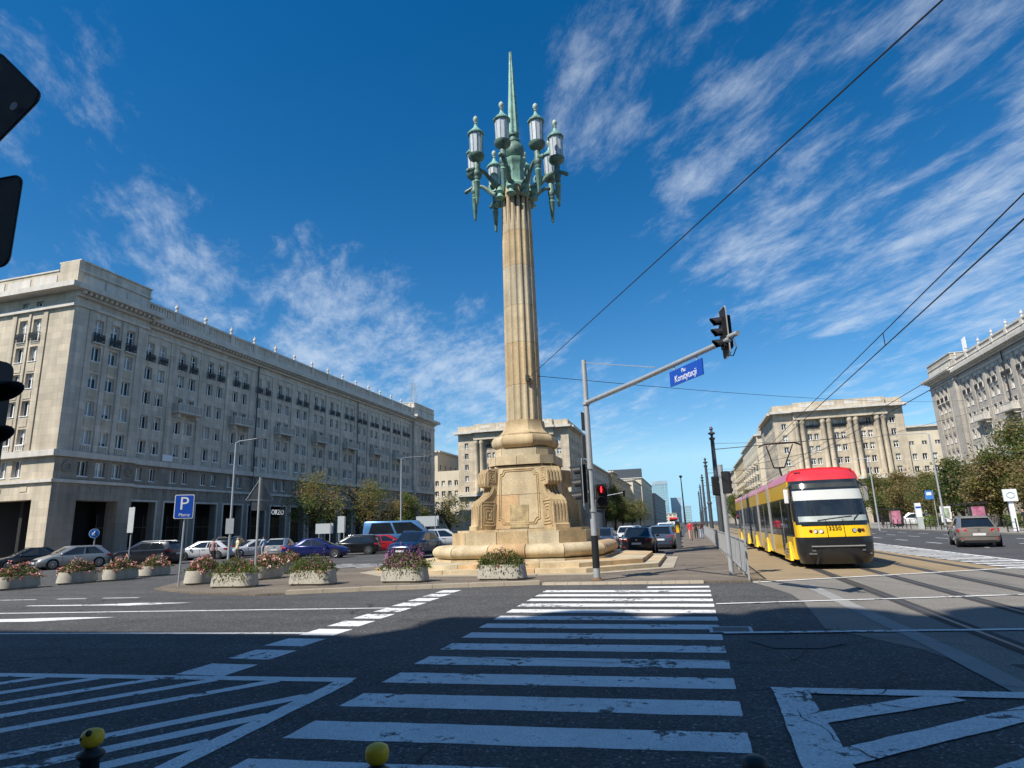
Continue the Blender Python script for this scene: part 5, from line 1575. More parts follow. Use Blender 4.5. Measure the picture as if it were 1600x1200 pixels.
# railing between the pavement and the tram bed
rl = thing('guard_railing', (1.38, 40, 0.05), 'grey steel guard railing along the tram tracks', 'railing')
RX = 1.38
for i in range(36):
    y = 19.35 + 2.0 * i
    mb = MB(); mb.box(RX - 0.025, RX + 0.025, y - 0.025, y + 0.025, 0.03, 1.16); mb.build('post', A['galv'], rl)
    if i < 35:
        for z in (0.20, 1.11):
            mb = MB(); mb.box(RX - 0.02, RX + 0.02, y + 0.026, y + 1.974, z - 0.02, z + 0.02); mb.build('rail', A['galv'], rl)
        if i < 18:
            for k in range(1, 11):
                yy = y + k * 2.0 / 11
                mb = MB(); mb.box(RX - 0.006, RX + 0.006, yy - 0.020, yy + 0.020, 0.221, 1.089); mb.build('bar', A['galv'], rl)
mb = MB()
for i in range(18, 35):
    for k in range(1, 11):
        yy = 19.35 + 2.0 * i + k * 2.0 / 11
        mb.box(RX - 0.006, RX + 0.006, yy - 0.020, yy + 0.020, 0.221, 1.089)
mb.build('far_bars', A['galv'], rl, kind='stuff')
# catenary poles and wires
POLES = [(1.55, 38.0), (1.55, 57.0), (1.55, 77.0), (1.55, 98.0), (1.55, 120.0)]
for i, (x, y) in enumerate(POLES):
    p = thing('catenary_pole', (x, y, 0), ('nearest dark catenary pole with ball finial behind the railing', 'second dark catenary pole along the railing', 'third dark catenary pole along the railing', 'fourth dark catenary pole along the railing', 'farthest dark catenary pole along the railing')[i], 'catenary pole', 'catenary poles in a row along the railing')
    mb = MB(); mb.cyl((x, y, 0), (x, y, 3.2), 0.17, 0.16, 12); mb.cyl((x, y, 3.2), (x, y, 6.3), 0.145, 0.11, 12); mb.build('pole', A['polegrey'], p, 40)
    mb = MB(); mb.lathe([(0.19, 3.12), (0.20, 3.2), (0.19, 3.28), (0.14, 3.34)], 12, (x, y)); mb.build('collar', A['polegrey'], p, 40)
    mb = MB(); mb.lathe([(0.12, 6.3), (0.17, 6.36), (0.17, 6.42), (0.07, 6.48), (0.07, 6.58), (0.20, 6.66), (0.20, 6.72), (0.08, 6.78), (0.06, 6.86), (0.11, 6.94), (0.08, 7.04), (0.02, 7.1)], 12, (x, y)); mb.build('finial', A['polegrey'], p, 40)
    mb = MB(); mb.cyl((x, y, 5.75), (x + 7.2, y, 5.95), 0.022, n=5); mb.build('cross_span', A['iron'], p)
    mb = MB(); mb.cyl((x, y, 6.1), (x + 4.0, y, 5.9), 0.012, n=4); mb.build('span_stay', A['iron'], p)
def wire(a, b, r, label, sag=0.0, n=12):
    a, b = V(a), V(b)
    pts = [a.lerp(b, i / n) - Z * (sag * 4 * (i / n) * (1 - i / n)) for i in range(n + 1)]
    return MB().tube(pts, r, 5).build('overhead_wire', A['iron'], None, label=label, cat='wire', group='overhead wires')
for x, nm in ((4.55, 'near'), (7.45, 'far')):
    wire((x, -8.5, 5.42), (x, 300, 5.42), 0.013, 'contact wire above the %s tram track' % nm)
    wire((x, -8.5, 5.72), (x, 300, 5.72), 0.011, 'carrier wire above the %s tram track' % nm)
    for k, y in enumerate((15.3, 28.0, 44.0)):
        MB().cyl((x, y, 5.42), (x, y, 5.72), 0.01, n=5).build('wire_dropper', A['iron'], None, label='%s short dropper between the wires above the %s tram track' % (('first', 'second', 'third')[k], nm), cat='wire')
wire((CX + 0.45, CY - 0.75, 8.55), (12.4, -8.9, 7.5), 0.014, 'long black wire from the column to the top right of the picture')
wire((CX + 0.8, CY - 0.2, 8.75), (49.4, 118, 19.8), 0.016, 'span wire from the column across the tracks to the right block', 0.9)
wire((4.55, 52, 5.8), (49.4, 100, 18.0), 0.016, 'span wire from the tram wires up to the right block', 0.5)
# wire anchor on the column
mb = MB(); mb.box(CX + 0.35, CX + 0.5, CY - 0.86, CY - 0.70, 8.4, 8.7); mb.build('wire_anchor', A['iron'], mon)
# parking sign
SX, SY = -17.85, 19.1
ps = thing('parking_sign', (SX, SY, 0.05), 'blue parking sign on a thin grey post behind the flower planters', 'road sign')
mb = MB(); mb.cyl((SX, SY, 0.05), (SX + 0.04, SY, 3.2), 0.032, n=8); mb.build('post', A['galv'], ps)
Mq = face_M((SX + 0.02, SY - 0.06, 2.86), (0.55, -0.83, 0))
plate(Mq, 0.64, 0.86, 0.05, 0.012, A['signwhite'], 'rim', ps)
plate(Mq, 0.59, 0.81, 0.04, 0.004, A['blue'], 'face', ps, -0.0125)
letters('P', 0.66, Mq @ Matrix.Translation((0.0, -0.018, 0.09)), A['signwhite'], ps, 0.003, sx=0.95)
letters('Płatny', 0.155, Mq @ Matrix.Translation((0.03, -0.018, -0.30)), A['signwhite'], ps, 0.003)
# warning triangle seen from behind
TX, TY = -14.45, 18.8
tr = thing('warning_sign', (TX, TY, 0.05), 'triangular sign seen from behind on a tall grey post', 'road sign')
mb = MB(); mb.cyl((TX, TY, 0.05), (TX, TY, 3.72), 0.036, n=8); mb.build('post', A['galv'], tr)
Mt = face_M((TX - 0.02, TY + 0.06, 3.2), (-0.75, 0.66, 0))
mb = MB(); tri = [(-0.45, -0.26), (0.45, -0.26), (0.0, 0.52)]
mb.loft([[Mt @ V((x, 0.0, z)) for x, z in tri], [Mt @ V((x, -0.012, z)) for x, z in tri]]); mb.build('triangle', A['signback'], tr)
mb = MB(); mb.tube([Mt @ V((x, -0.006, z)) for x, z in tri + tri[:1]], 0.014, 5); mb.build('rim', A['galv'], tr)
plate(face_M((TX - 0.02, TY + 0.06, 2.72), (-0.75, 0.66, 0)), 0.5, 0.28, 0.03, 0.012, A['signback'], 'lower_plate', tr)
# small signs in the car park
d_ = thing('direction_sign', (-41.5, 36.2, 0), 'small round blue arrow sign in front of the arcade', 'road sign')
mb = MB(); mb.cyl((-41.5, 36.2, 0), (-41.5, 36.2, 2.5), 0.04, n=7); mb.build('post', A['galv'], d_)
Md = face_M((-41.5, 36.12, 2.32), (0.75, -0.66, 0))
mb = MB(); mb.cyl(Md @ V((0, 0, 0)), Md @ V((0, -0.012, 0)), 0.33, n=18); mb.build('rim', A['signwhite'], d_)
mb = MB(); mb.cyl(Md @ V((0, -0.0125, 0)), Md @ V((0, -0.016, 0)), 0.305, n=18); mb.build('disc', mat('arrow_blue', (0.015, 0.16, 0.55), 0.4), d_)
mb = MB()
for a_, b_ in (((0.06, 0.14), (-0.10, -0.12)), ((-0.10, -0.12), (-0.10, 0.03)), ((-0.10, -0.12), (0.05, -0.10))):
    mb.cyl(Md @ V((a_[0], -0.02, a_[1])), Md @ V((b_[0], -0.02, b_[1])), 0.035, n=5)
mb.build('arrow', A['signwhite'], d_)
s2 = thing('bus_timetable_sign', (-37.0, 35.0, 0), 'tall narrow grey sign board seen edge on in the car park', 'road sign')
mb = MB(); mb.cyl((-37.0, 35.0, 0), (-37.0, 35.0, 4.0), 0.045, n=7); mb.build('post', A['galv'], s2)
plate(face_M((-37.0, 34.9, 3.1), (0.2, -0.98, 0)), 0.42, 1.7, 0.02, 0.03, A['signback_lit'], 'board', s2)
for (x, y, w_, h_, z_, lab) in ((-41.5, 66.0, 2.0, 1.15, 2.35, 'white back of an information board behind the blue car'), (-33.0, 76.5, 2.9, 1.3, 2.9, 'wide pale board on white legs behind the white car'), (-33.6, 56.5, 0.75, 1.6, 2.6, 'narrow pale sign back left of the blue van')):
    q = thing('sign_board', (x, y, 0), lab, 'sign board')
    for e in (-0.36, 0.36):
        mb = MB(); mb.cyl((x + e * w_, y, 0), (x + e * w_, y, z_ + h_ / 2), 0.06, n=7); mb.build('leg', A['galv'], q)
    plate(face_M((x, y - 0.08, z_), (0.35, -0.93, 0)), w_, h_, 0.03, 0.03, A['signback_lit'], 'board', q)
# street lamps
def street_lamp(x, y, h, dirv, ln, label):
    p = thing('street_lamp', (x, y, 0), label, 'street lamp', 'street lamps round the square')
    d = V((*dirv, 0)).normalized()
    mb = MB(); mb.cyl((x, y, 0), (x, y, h), 0.11, 0.065, 10); mb.build('pole', A['galv'], p, 40)
    e = V((x, y, h)) + d * ln + Z * 0.35
    mb = MB(); mb.tube([(x, y, h - 0.05), V((x, y, h + 0.12)) + d * 0.25, e], 0.035, 7); mb.build('arm', A['galv'], p, 40)
    mb = MB(); s_ = d.cross(Z)
    mb.hexa([e + s_ * 0.12 - d * 0.1 - Z * 0.05, e - s_ * 0.12 - d * 0.1 - Z * 0.05, e - s_ * 0.1 + d * 0.6 - Z * 0.03, e + s_ * 0.1 + d * 0.6 - Z * 0.03, e + s_ * 0.10 - d * 0.1 + Z * 0.07, e - s_ * 0.10 - d * 0.1 + Z * 0.07, e - s_ * 0.06 + d * 0.6 + Z * 0.03, e + s_ * 0.06 + d * 0.6 + Z * 0.03])
    mb.build('lamp_head', A['polegrey'], p)
    return p
q = street_lamp(-36, 43.5, 9.4, (0.8, 0.45), 1.7, 'thin grey street lamp in front of the arcade')
plate(face_M((-36, 43.4, 2.6), (0.6, -0.8, 0)), 0.6, 1.2, 0.02, 0.03, A['signback_lit'], 'notice', q)
street_lamp(-32.0, 66.5, 10.0, (0.75, 0.6), 3.4, 'thin grey street lamp above the blue van')
street_lamp(20.2, 80.5, 8.0, (-0.9, 0.35), 3.0, 'grey street lamp nearer the tram at the bus stop')
street_lamp(24.0, 72.3, 9.6, (-0.8, 0.5), 3.2, 'tall grey street lamp left of the grey hatchback')
street_lamp(30.2, 57.0, 11.2, (-0.85, 0.3), 3.2, 'grey street lamp at the right edge in front of the right block')
street_lamp(-27.5, 88.0, 7.2, (0.2, -0.9), 0.4, 'slim lamp pole left of the monument')
q = thing('mast', (-4.5, 430, 0), 'tall thin mast far down the street right of the towers', 'mast')
MB().cyl((-4.5, 430, 0), (-4.8, 430, 30), 0.6, 0.3, 8).build('pole', A['iron'], q)
MB().lathe([(0.4, 30), (1.1, 31), (1.1, 31.4), (0.4, 31.8)], 8, (-4.8, 430)).build('crown', A['iron'], q)
# bollards at the viewer's kerb
ylw = MB(); ylw.lathe([(0.06, 0.80), (0.085, 0.83), (0.098, 0.88), (0.098, 0.95), (0.085, 1.0), (0.05, 1.03), (0.01, 1.035)], 16)
for i, (x, y) in enumerate(((-3.79, 3.45), (-1.82, 3.50), (0.19, 3.66))):
    p = thing('bollard', (x, y, 0.1), ('black bollard with chipped yellow head at the lower left', 'black bollard with yellow head at the bottom centre', 'bollard with dark head at the bottom right')[i], 'bollard', 'bollards at the near kerb')
    mb = MB(); mb.lathe([(0.13, 0.0), (0.13, 0.12), (0.085, 0.16), (0.08, 0.62), (0.11, 0.66), (0.12, 0.69), (0.11, 0.72), (0.07, 0.76), (0.055, 0.80)], 16)
    o = mb.mesh('shaft', A['black'], 40); link('shaft', o, p, Matrix.Translation((x, y, 0.1)) @ Matrix.Diagonal((0.68, 0.68, 0.43, 1)))
    m_ = A['yellow'] if i < 2 else A['black']
    hd = link('head', ylw.mesh('head', m_, 50), p, Matrix.Translation((x, y, 0.1)) @ Matrix.Diagonal((0.68, 0.68, 0.43, 1)))
    if i == 0:
        for (a0, zc, s) in ((-1.9, 0.93, 0.011), (-1.15, 1.005, 0.020)):
            c_ = V((x + 0.064 * math.cos(a0) * (1 if zc < 0.98 else 0.85), y + 0.064 * math.sin(a0) * (1 if zc < 0.98 else 0.85), 0.1 + zc * 0.43))
            mb = MB(); mb.ball(c_, s, 7, 5); mb.build('chip', A['black'], p)
# signal and sign plates close at the left edge, backs turned to the viewer
ls = thing('near_signal', (-4.75, 2.6, 0.1), 'black traffic signal and sign backs close by at the left edge', 'traffic signal')
MB().cyl((-4.75, 2.6, 0.1), (-4.75, 2.6, 5.3), 0.09, n=12).build('pole', A['galv'], ls, 40)
m_ = mat('near_plate', (0.045, 0.05, 0.055), 0.5, 0.15, 5)
Mn = face_M((-4.31, 2.6, 4.60), (0.10, -1, 0)) @ Matrix.Rotation(R(45), 4, 'Y')
plate(Mn, 0.60, 0.60, 0.07, 0.012, m_, 'sign_plate', ls)
mb = MB(); ring = prof_ring(0.30, 0.30, 0.07); mb.tube([Mn @ V((x, -0.008, z)) for x, z in ring + ring[:1]], 0.010, 5); mb.build('plate_rim', A['black'], ls)
mb = MB(); q_ = V((-4.06, 2.585, 4.525)); mb.cyl(q_, q_ + V((0, -0.004, 0)), 0.030, n=14); mb.build('sticker', A['galv'], ls)
Mn = face_M((-4.34, 2.6, 3.70), (0.06, -1, 0))
plate(Mn, 0.82, 0.62, 0.06, 0.012, m_, 'sign_plate', ls)
mb = MB(); ring = prof_ring(0.41, 0.31, 0.06); mb.tube([Mn @ V((x, -0.008, z)) for x, z in ring + ring[:1]], 0.010, 5); mb.build('plate_rim', A['black'], ls)
mb = MB(); ring = prof_ring(0.18, 0.52, 0.05); mb.loft([[V((-4.18, 2.6 + x, 2.28 + z)) for x, z in ring], [V((-3.98, 2.6 + x, 2.28 + z)) for x, z in ring]]); hd = mb.build('signal_head', A['black'], ls)
for zc, ex in ((2.60, 0.30), (2.345, 0.27)):
    mb = MB(); rr = 0.085; n_ = 14
    arcs = [math.pi * (-0.25 + 1.5 * k / n_) for k in range(n_ + 1)]
    r0 = [V((-3.98, 2.6 + rr * math.cos(a), zc - 0.02 + rr * 0.85 * math.sin(a))) for a in arcs]
    r1 = [V((-3.98 + ex * (0.72 + 0.28 * math.sin(a)), 2.6 + rr * math.cos(a), zc - 0.03 + rr * 0.62 * math.sin(a))) for a in arcs]
    mb.loft([r0, r1], closed=False)
    vo = mb.build('visor', A['black'], hd, 50)
    md = vo.modifiers.new('thick', 'SOLIDIFY'); md.thickness = 0.008
mb = MB(); mb.cyl((-3.975, 2.6, 2.32), (-3.965, 2.6, 2.32), 0.10, n=14); mb.build('lens', mat('blue_lens', (0.01, 0.04, 0.12), 0.15), hd)

# ------------------------------------------------------------------ the tram
TRX, TRY = 4.55, 23.3
tram = thing('tram', (TRX, TRY, 0), 'yellow and red low floor tram coming down the near track', 'tram')
T_yel = mat('tram_yellow', (0.86, 0.52, 0.012), 0.30, 0.04, 2, coat=0.5)
T_red = mat('tram_red', (0.60, 0.035, 0.045), 0.32, 0.06, 2, coat=0.4)
T_blk = mat('tram_black', (0.014, 0.015, 0.017), 0.30, 0.2, 3, coat=0.3)
T_gls = mat('tram_glass', (0.010, 0.013, 0.016), 0.04, 0.2, 2, spec=0.9)
T_gls2 = mat('tram_windscreen', (0.016, 0.022, 0.028), 0.05, 0.3, 1.5, spec=0.7)
T_grey = mat('tram_grey', (0.26, 0.26, 0.255), 0.5, 0.1, 3)
T_blind = mat('tram_blind', (0.50, 0.52, 0.50), 0.55, 0.04, 3)
HW = 1.175
def lean(z):
    """how far the nose slopes back at height z"""
    pts = [(0.15, 0.18), (0.45, 0.02), (0.95, 0.0), (1.5, 0.10), (2.2, 0.36), (2.9, 0.66), (3.15, 0.85), (3.3, 1.05), (3.42, 1.4)]
    for (a, b), (c, d) in zip(pts, pts[1:]):
        if z <= c:
            return b + (d - b) * (z - a) / (c - a)
    return pts[-1][1]
def shrink(z):
    pts = [(0.15, 0.90), (0.45, 0.98), (0.95, 1.0), (2.2, 0.99), (2.9, 0.965), (3.15, 0.93), (3.3, 0.86), (3.42, 0.70)]
    for (a, b), (c, d) in zip(pts, pts[1:]):
        if z <= c:
            return b + (d - b) * (z - a) / (c - a)
    return pts[-1][1]
def nose(t, z, off=0.0):
    """t in -1..1 round the nose from the left flank to the right flank, seen from outside (viewer's left = -x)"""
    a = t * math.pi / 2
    ex = 2 / 3.3
    s = shrink(z)
    x = math.copysign(abs(math.sin(a)) ** ex, a) * (HW * s + off)
    y = (1 - abs(math.cos(a)) ** ex) * 0.75
    return V((TRX + x, TRY + lean(z) + y - off * math.cos(a), z))
def nose_patch(t0, t1, z0, z1, m, name, off=0.0, nt=18, nz=6, parent=tram):
    mb = MB()
    rings = [[nose(t0 + (t1 - t0) * i / nt, z0 + (z1 - z0) * j / nz, off) for i in range(nt + 1)] for j in range(nz + 1)]
    mb.loft(rings, closed=False)
    return mb.build(name, m, parent, 50)
nose_patch(-1, 1, 0.18, 1.05, T_blk, 'bumper', 0.01, 28, 6)
mask = nose_patch(-1, 1, 1.05, 1.56, T_yel, 'nose_mask', 0.0, 28, 5)
nose_patch(-0.80, 0.80, 1.47, 2.97, T_gls2, 'windscreen', 0.012, 28, 10)
nose_patch(-0.55, 0.55, 1.42, 1.48, T_gls2, 'windscreen_foot', 0.0115, 18, 1)
nose_patch(-1, 1, 1.56, 2.97, T_blk, 'nose_pillar', 0.0, 28, 8)
roof_n = nose_patch(-1, 1, 2.97, 3.42, T_red, 'nose_roof', 0.02, 28, 6)
nose_patch(-1.0, -0.945, 1.56, 2.97, T_yel, 'corner_strip', 0.006, 4, 8)
nose_patch(-0.70, 0.66, 2.28, 2.62, T_blind, 'sun_blind', 0.020, 18, 3)
nose_patch(-0.62, 0.60, 1.56, 1.74, mat('dashboard', (0.30, 0.34, 0.33), 0.5, 0.2, 4), 'dashboard', 0.018, 14, 2)
nose_patch(-0.66, 0.62, 2.70, 2.86, mat('display', (0.05, 0.055, 0.05), 0.2, 0.2, 4), 'destination_display', 0.018, 14, 2)
for t in (-0.98, 0.86):
    nose_patch(t, t + 0.12, 1.62, 2.90, T_gls, 'cab_window', 0.012, 4, 6)
for (t, z, r, m) in ((-0.13, 1.24, 0.06, A['headlight']), (-0.22, 1.24, 0.055, A['headlight']), (-0.32, 1.25, 0.038, A['taillight']), (0.19, 1.24, 0.06, A['headlight']), (0.29, 1.24, 0.055, T_blk), (0.38, 1.25, 0.038, A['taillight'])):
    p = nose(t, z, 0.004); n = (nose(t, z, 0.2) - nose(t, z, 0.0)).normalized()
    mb = MB(); mb.cyl(p - n * 0.02, p + n * 0.018, r + 0.014, n=14); o = mb.build('headlight', T_blk, tram, 40)
    mb = MB(); mb.cyl(p + n * 0.0185, p + n * 0.03, r, n=14); mb.build('lens', m, o, 40)
for x, z, w_ in ((-0.55, 0.52, 0.24), (0.52, 0.62, 0.10), (-0.50, 0.62, 0.12), (0.85, 0.50, 0.06)):
    q = nose(x * 0.62, z, 0.02)
    mb = MB(); mb.box(q.x - w_ / 2, q.x + w_ / 2, q.y - 0.03, q.y + 0.1, z - 0.025, z + 0.025); mb.build('bumper_light', A['chrome'], tram)
mb = MB(); mb.box(TRX - 0.80, TRX + 0.80, TRY - 0.03, TRY + 0.3, 0.74, 0.775); mb.build('bumper_trim', T_grey, tram)
me = text_mesh('3250', 0.20, 0.002)
me.materials.append(T_blk)
link('fleet_number', me, tram, Matrix.Translation((TRX - 0.02, TRY + lean(1.32) - 0.026, 1.33)) @ Matrix.Rotation(R(82), 4, 'X'))
for dx in (-0.26, 0.26):
    mb = MB()
    for j in range(5):
        z = 1.03 + j * 0.118
        mb.box(TRX + dx - 0.006, TRX + dx + 0.006, TRY + lean(z) - 0.012, TRY + lean(z) + 0.05, z, z + 0.116)
    mb.build('panel_seam', T_blk, tram)
# wipers
for a, b_ in (((0.20, 1.60), (0.42, 1.88)), ((-0.15, 1.60), (0.18, 1.72))):
    mb = MB(); mb.cyl(nose(a[0], a[1], 0.05), nose(b_[0], b_[1], 0.05), 0.012, n=5); mb.build('wiper', A['black'], tram)
# mirrors
for s in (-1, 1):
    q = V((TRX + s * (HW + 0.10), TRY + 0.95, 2.45))
    mb = MB(); mb.box(q.x - 0.07, q.x + 0.07, q.y - 0.05, q.y + 0.05, q.z - 0.24, q.z + 0.24); o = bevel(mb.build('mirror', T_grey if s > 0 else A['signwhite'], tram), 0.02)
    mb = MB(); mb.cyl((q.x, q.y, q.z + 0.22), (TRX + s * (HW - 0.12), TRY + 1.05, 2.92), 0.02, n=6); mb.build('mirror_arm', T_blk, o)
# body sections
SEG = [(1.25, 7.0), (7.45, 12.0), (12.45, 17.7), (18.15, 22.7), (23.15, 29.8)]
def body_band(y0, y1, z0, z1, m, name, off=0.0, parent=tram):
    for s in (-1, 1):
        mb = MB()
        x = TRX + s * (HW + off)
        xi = x - s * 0.12
        mb.box(min(x, xi), max(x, xi), TRY + y0, TRY + y1, z0, z1)
        mb.build(name, m, parent)
for i, (a, b_) in enumerate(SEG):
    body_band(a, b_, 0.28, 1.05, T_yel, 'lower_panel')
    body_band(a, b_, 1.052, 2.42, T_blk, 'window_band', -0.012)
    body_band(a, b_, 2.422, 2.98, T_yel, 'upper_panel', -0.006)
    mb = MB()
    prof = [(-HW, 2.982), (-HW * 0.985, 3.1), (-HW * 0.93, 3.24), (-HW * 0.80, 3.36), (-HW * 0.55, 3.42), (0, 3.44), (HW * 0.55, 3.42), (HW * 0.80, 3.36), (HW * 0.93, 3.24), (HW * 0.985, 3.1), (HW, 2.982)]
    mb.loft([[(TRX + x, TRY + y, z) for x, z in prof] for y in (a, b_)], closed=True)
    mb.build('roof', T_red, tram, 40)
    # windows and doors
    L = b_ - a
    n = 4 if L > 5 else 3
    for s in (-1, 1):
        x = TRX + s * (HW - 0.004)
        for k in range(n):
            y0, y1 = a + 0.12 + (L - 0.24) * k / n + 0.04, a + 0.12 + (L - 0.24) * (k + 1) / n - 0.04
            door = (k == 1 and i in (0, 1, 3, 4)) or (k == 2 and i == 2)
            z0 = 0.36 if door else 1.12
            mb = MB(); mb.box(min(x, x + s * 0.010), max(x, x + s * 0.010), TRY + y0, TRY + y1, z0, 2.38)
            o = mb.build('door' if door else 'window', T_gls, tram)
            if door:
                mb = MB(); mb.box(min(x, x + s * 0.016), max(x, x + s * 0.016), TRY + (y0 + y1) / 2 - 0.02, TRY + (y0 + y1) / 2 + 0.02, z0, 2.38); mb.build('door_seam', T_grey, o)
    mb = MB(); mb.box(TRX - 1.0, TRX + 1.0, TRY + a + 0.3, TRY + b_ - 0.3, 0.3, 2.9); mb.build('interior', A['dark'], tram)
for (a, b_) in [(SEG[i][1], SEG[i + 1][0]) for i in range(4)]:
    mb = MB(); mb.box(TRX - HW + 0.06, TRX + HW - 0.06, TRY + a, TRY + b_, 0.30, 3.30)
    o = mb.build('bellows', T_blk, tram)
    for q in (a, b_ - 0.05):
        mb = MB()
        pr2 = [(-HW - 0.012, 0.35), (-HW - 0.012, 3.0), (-HW * 0.93, 3.27), (-HW * 0.8, 3.39), (0, 3.455), (HW * 0.8, 3.39), (HW * 0.93, 3.27), (HW + 0.012, 3.0), (HW + 0.012, 0.35)]
        mb.tube([(TRX + x, TRY + q + 0.025, z) for x, z in pr2], 0.032, 6); mb.build('bellows_frame', T_grey, o)
for yb in (2.6, 9.7, 15.2, 20.4, 26.5):
    for s in (-1, 1):
        x = TRX + s * (HW + 0.006)
        mb = MB()
        mb.add([(x, TRY + yb - 0.9, 0.22), (x, TRY + yb + 0.6, 0.22), (x, TRY + yb + 0.35, 0.78), (x, TRY + yb - 0.45, 0.86),
                (x + s * 0.10, TRY + yb - 0.9, 0.22), (x + s * 0.10, TRY + yb + 0.6, 0.22), (x + s * 0.03, TRY + yb + 0.35, 0.78), (x + s * 0.03, TRY + yb - 0.45, 0.86)],
               [(4, 5, 6, 7), (7, 6, 2, 3), (4, 7, 3, 0), (5, 1, 2, 6), (0, 1, 5, 4)] if s > 0 else [(7, 6, 5, 4), (3, 2, 6, 7), (0, 3, 7, 4), (6, 2, 1, 5), (4, 5, 1, 0)])
        o = mb.build('bogie_skirt', T_yel, tram)
        for k in range(4):
            z = 0.30 + k * 0.11
            mb = MB(); mb.box(min(x + s * 0.08, x + s * 0.11), max(x + s * 0.08, x + s * 0.11), TRY + yb - 0.5, TRY + yb + 0.3, z, z + 0.03); mb.build('slot', mat('slot', (0.25, 0.15, 0.01), 0.6) if k == 0 and s < 0 and yb < 3 else T_grey, o)
    for s in (-1, 1):
        mb = MB(); mb.cyl((TRX + s * 0.66, TRY + yb - 0.3, 0.30), (TRX + s * 0.78, TRY + yb - 0.3, 0.30), 0.29, n=16); mb.build('wheel', A['steel'], tram, 40)
mb = MB(); mb.box(TRX - 0.95, TRX + 0.95, TRY + 0.6, TRY + 29.5, 0.16, 0.32); mb.build('underframe', A['dark'], tram)
mb = MB(); mb.box(TRX - 0.28, TRX + 0.28, TRY + 0.35, TRY + 0.40, 3.3, 3.35)
for k in range(7):
    q = nose(-0.52 + 0.03 * k, 3.24, 0.024)
    mb = MB(); mb.cyl(q - Z * 0.06, q + Z * 0.05, 0.012, n=5); mb.build('vent_slot', T_blk, roof_n)
mb = MB(); mb.box(TRX - HW + 0.05, TRX + HW - 0.05, TRY + 29.8, TRY + 30.0, 0.3, 3.3); mb.build('rear_wall', T_yel, tram)
# pantograph
py = TRY + 10.5
pg = MB()
pg.tube([(TRX, py, 3.45), (TRX, py + 0.9, 4.25)], 0.05, 6)
pg.tube([(TRX - 0.25, py + 0.9, 4.25), (TRX - 0.62, py - 0.1, 5.30)], 0.03, 6); pg.tube([(TRX + 0.25, py + 0.9, 4.25), (TRX + 0.62, py - 0.1, 5.30)], 0.03, 6)
pg.tube([(TRX - 0.25, py + 0.9, 4.25), (TRX + 0.25, py + 0.9, 4.25)], 0.045, 6)
pg.tube([(TRX - 1.0, py - 0.1, 5.25), (TRX - 0.7, py - 0.1, 5.38), (TRX + 0.7, py - 0.1, 5.38), (TRX + 1.0, py - 0.1, 5.25)], 0.035, 6)
pg.tube([(TRX - 0.9, py - 0.35, 5.28), (TRX - 0.7, py - 0.35, 5.37), (TRX + 0.7, py - 0.35, 5.37), (TRX + 0.9, py - 0.35, 5.28)], 0.03, 6)
pg.build('pantograph', A['iron'], tram)
mb = MB(); mb.box(TRX - 0.6, TRX + 0.6, py - 0.6, py + 1.2, 3.43, 3.55); mb.build('pantograph_base', T_grey, tram)

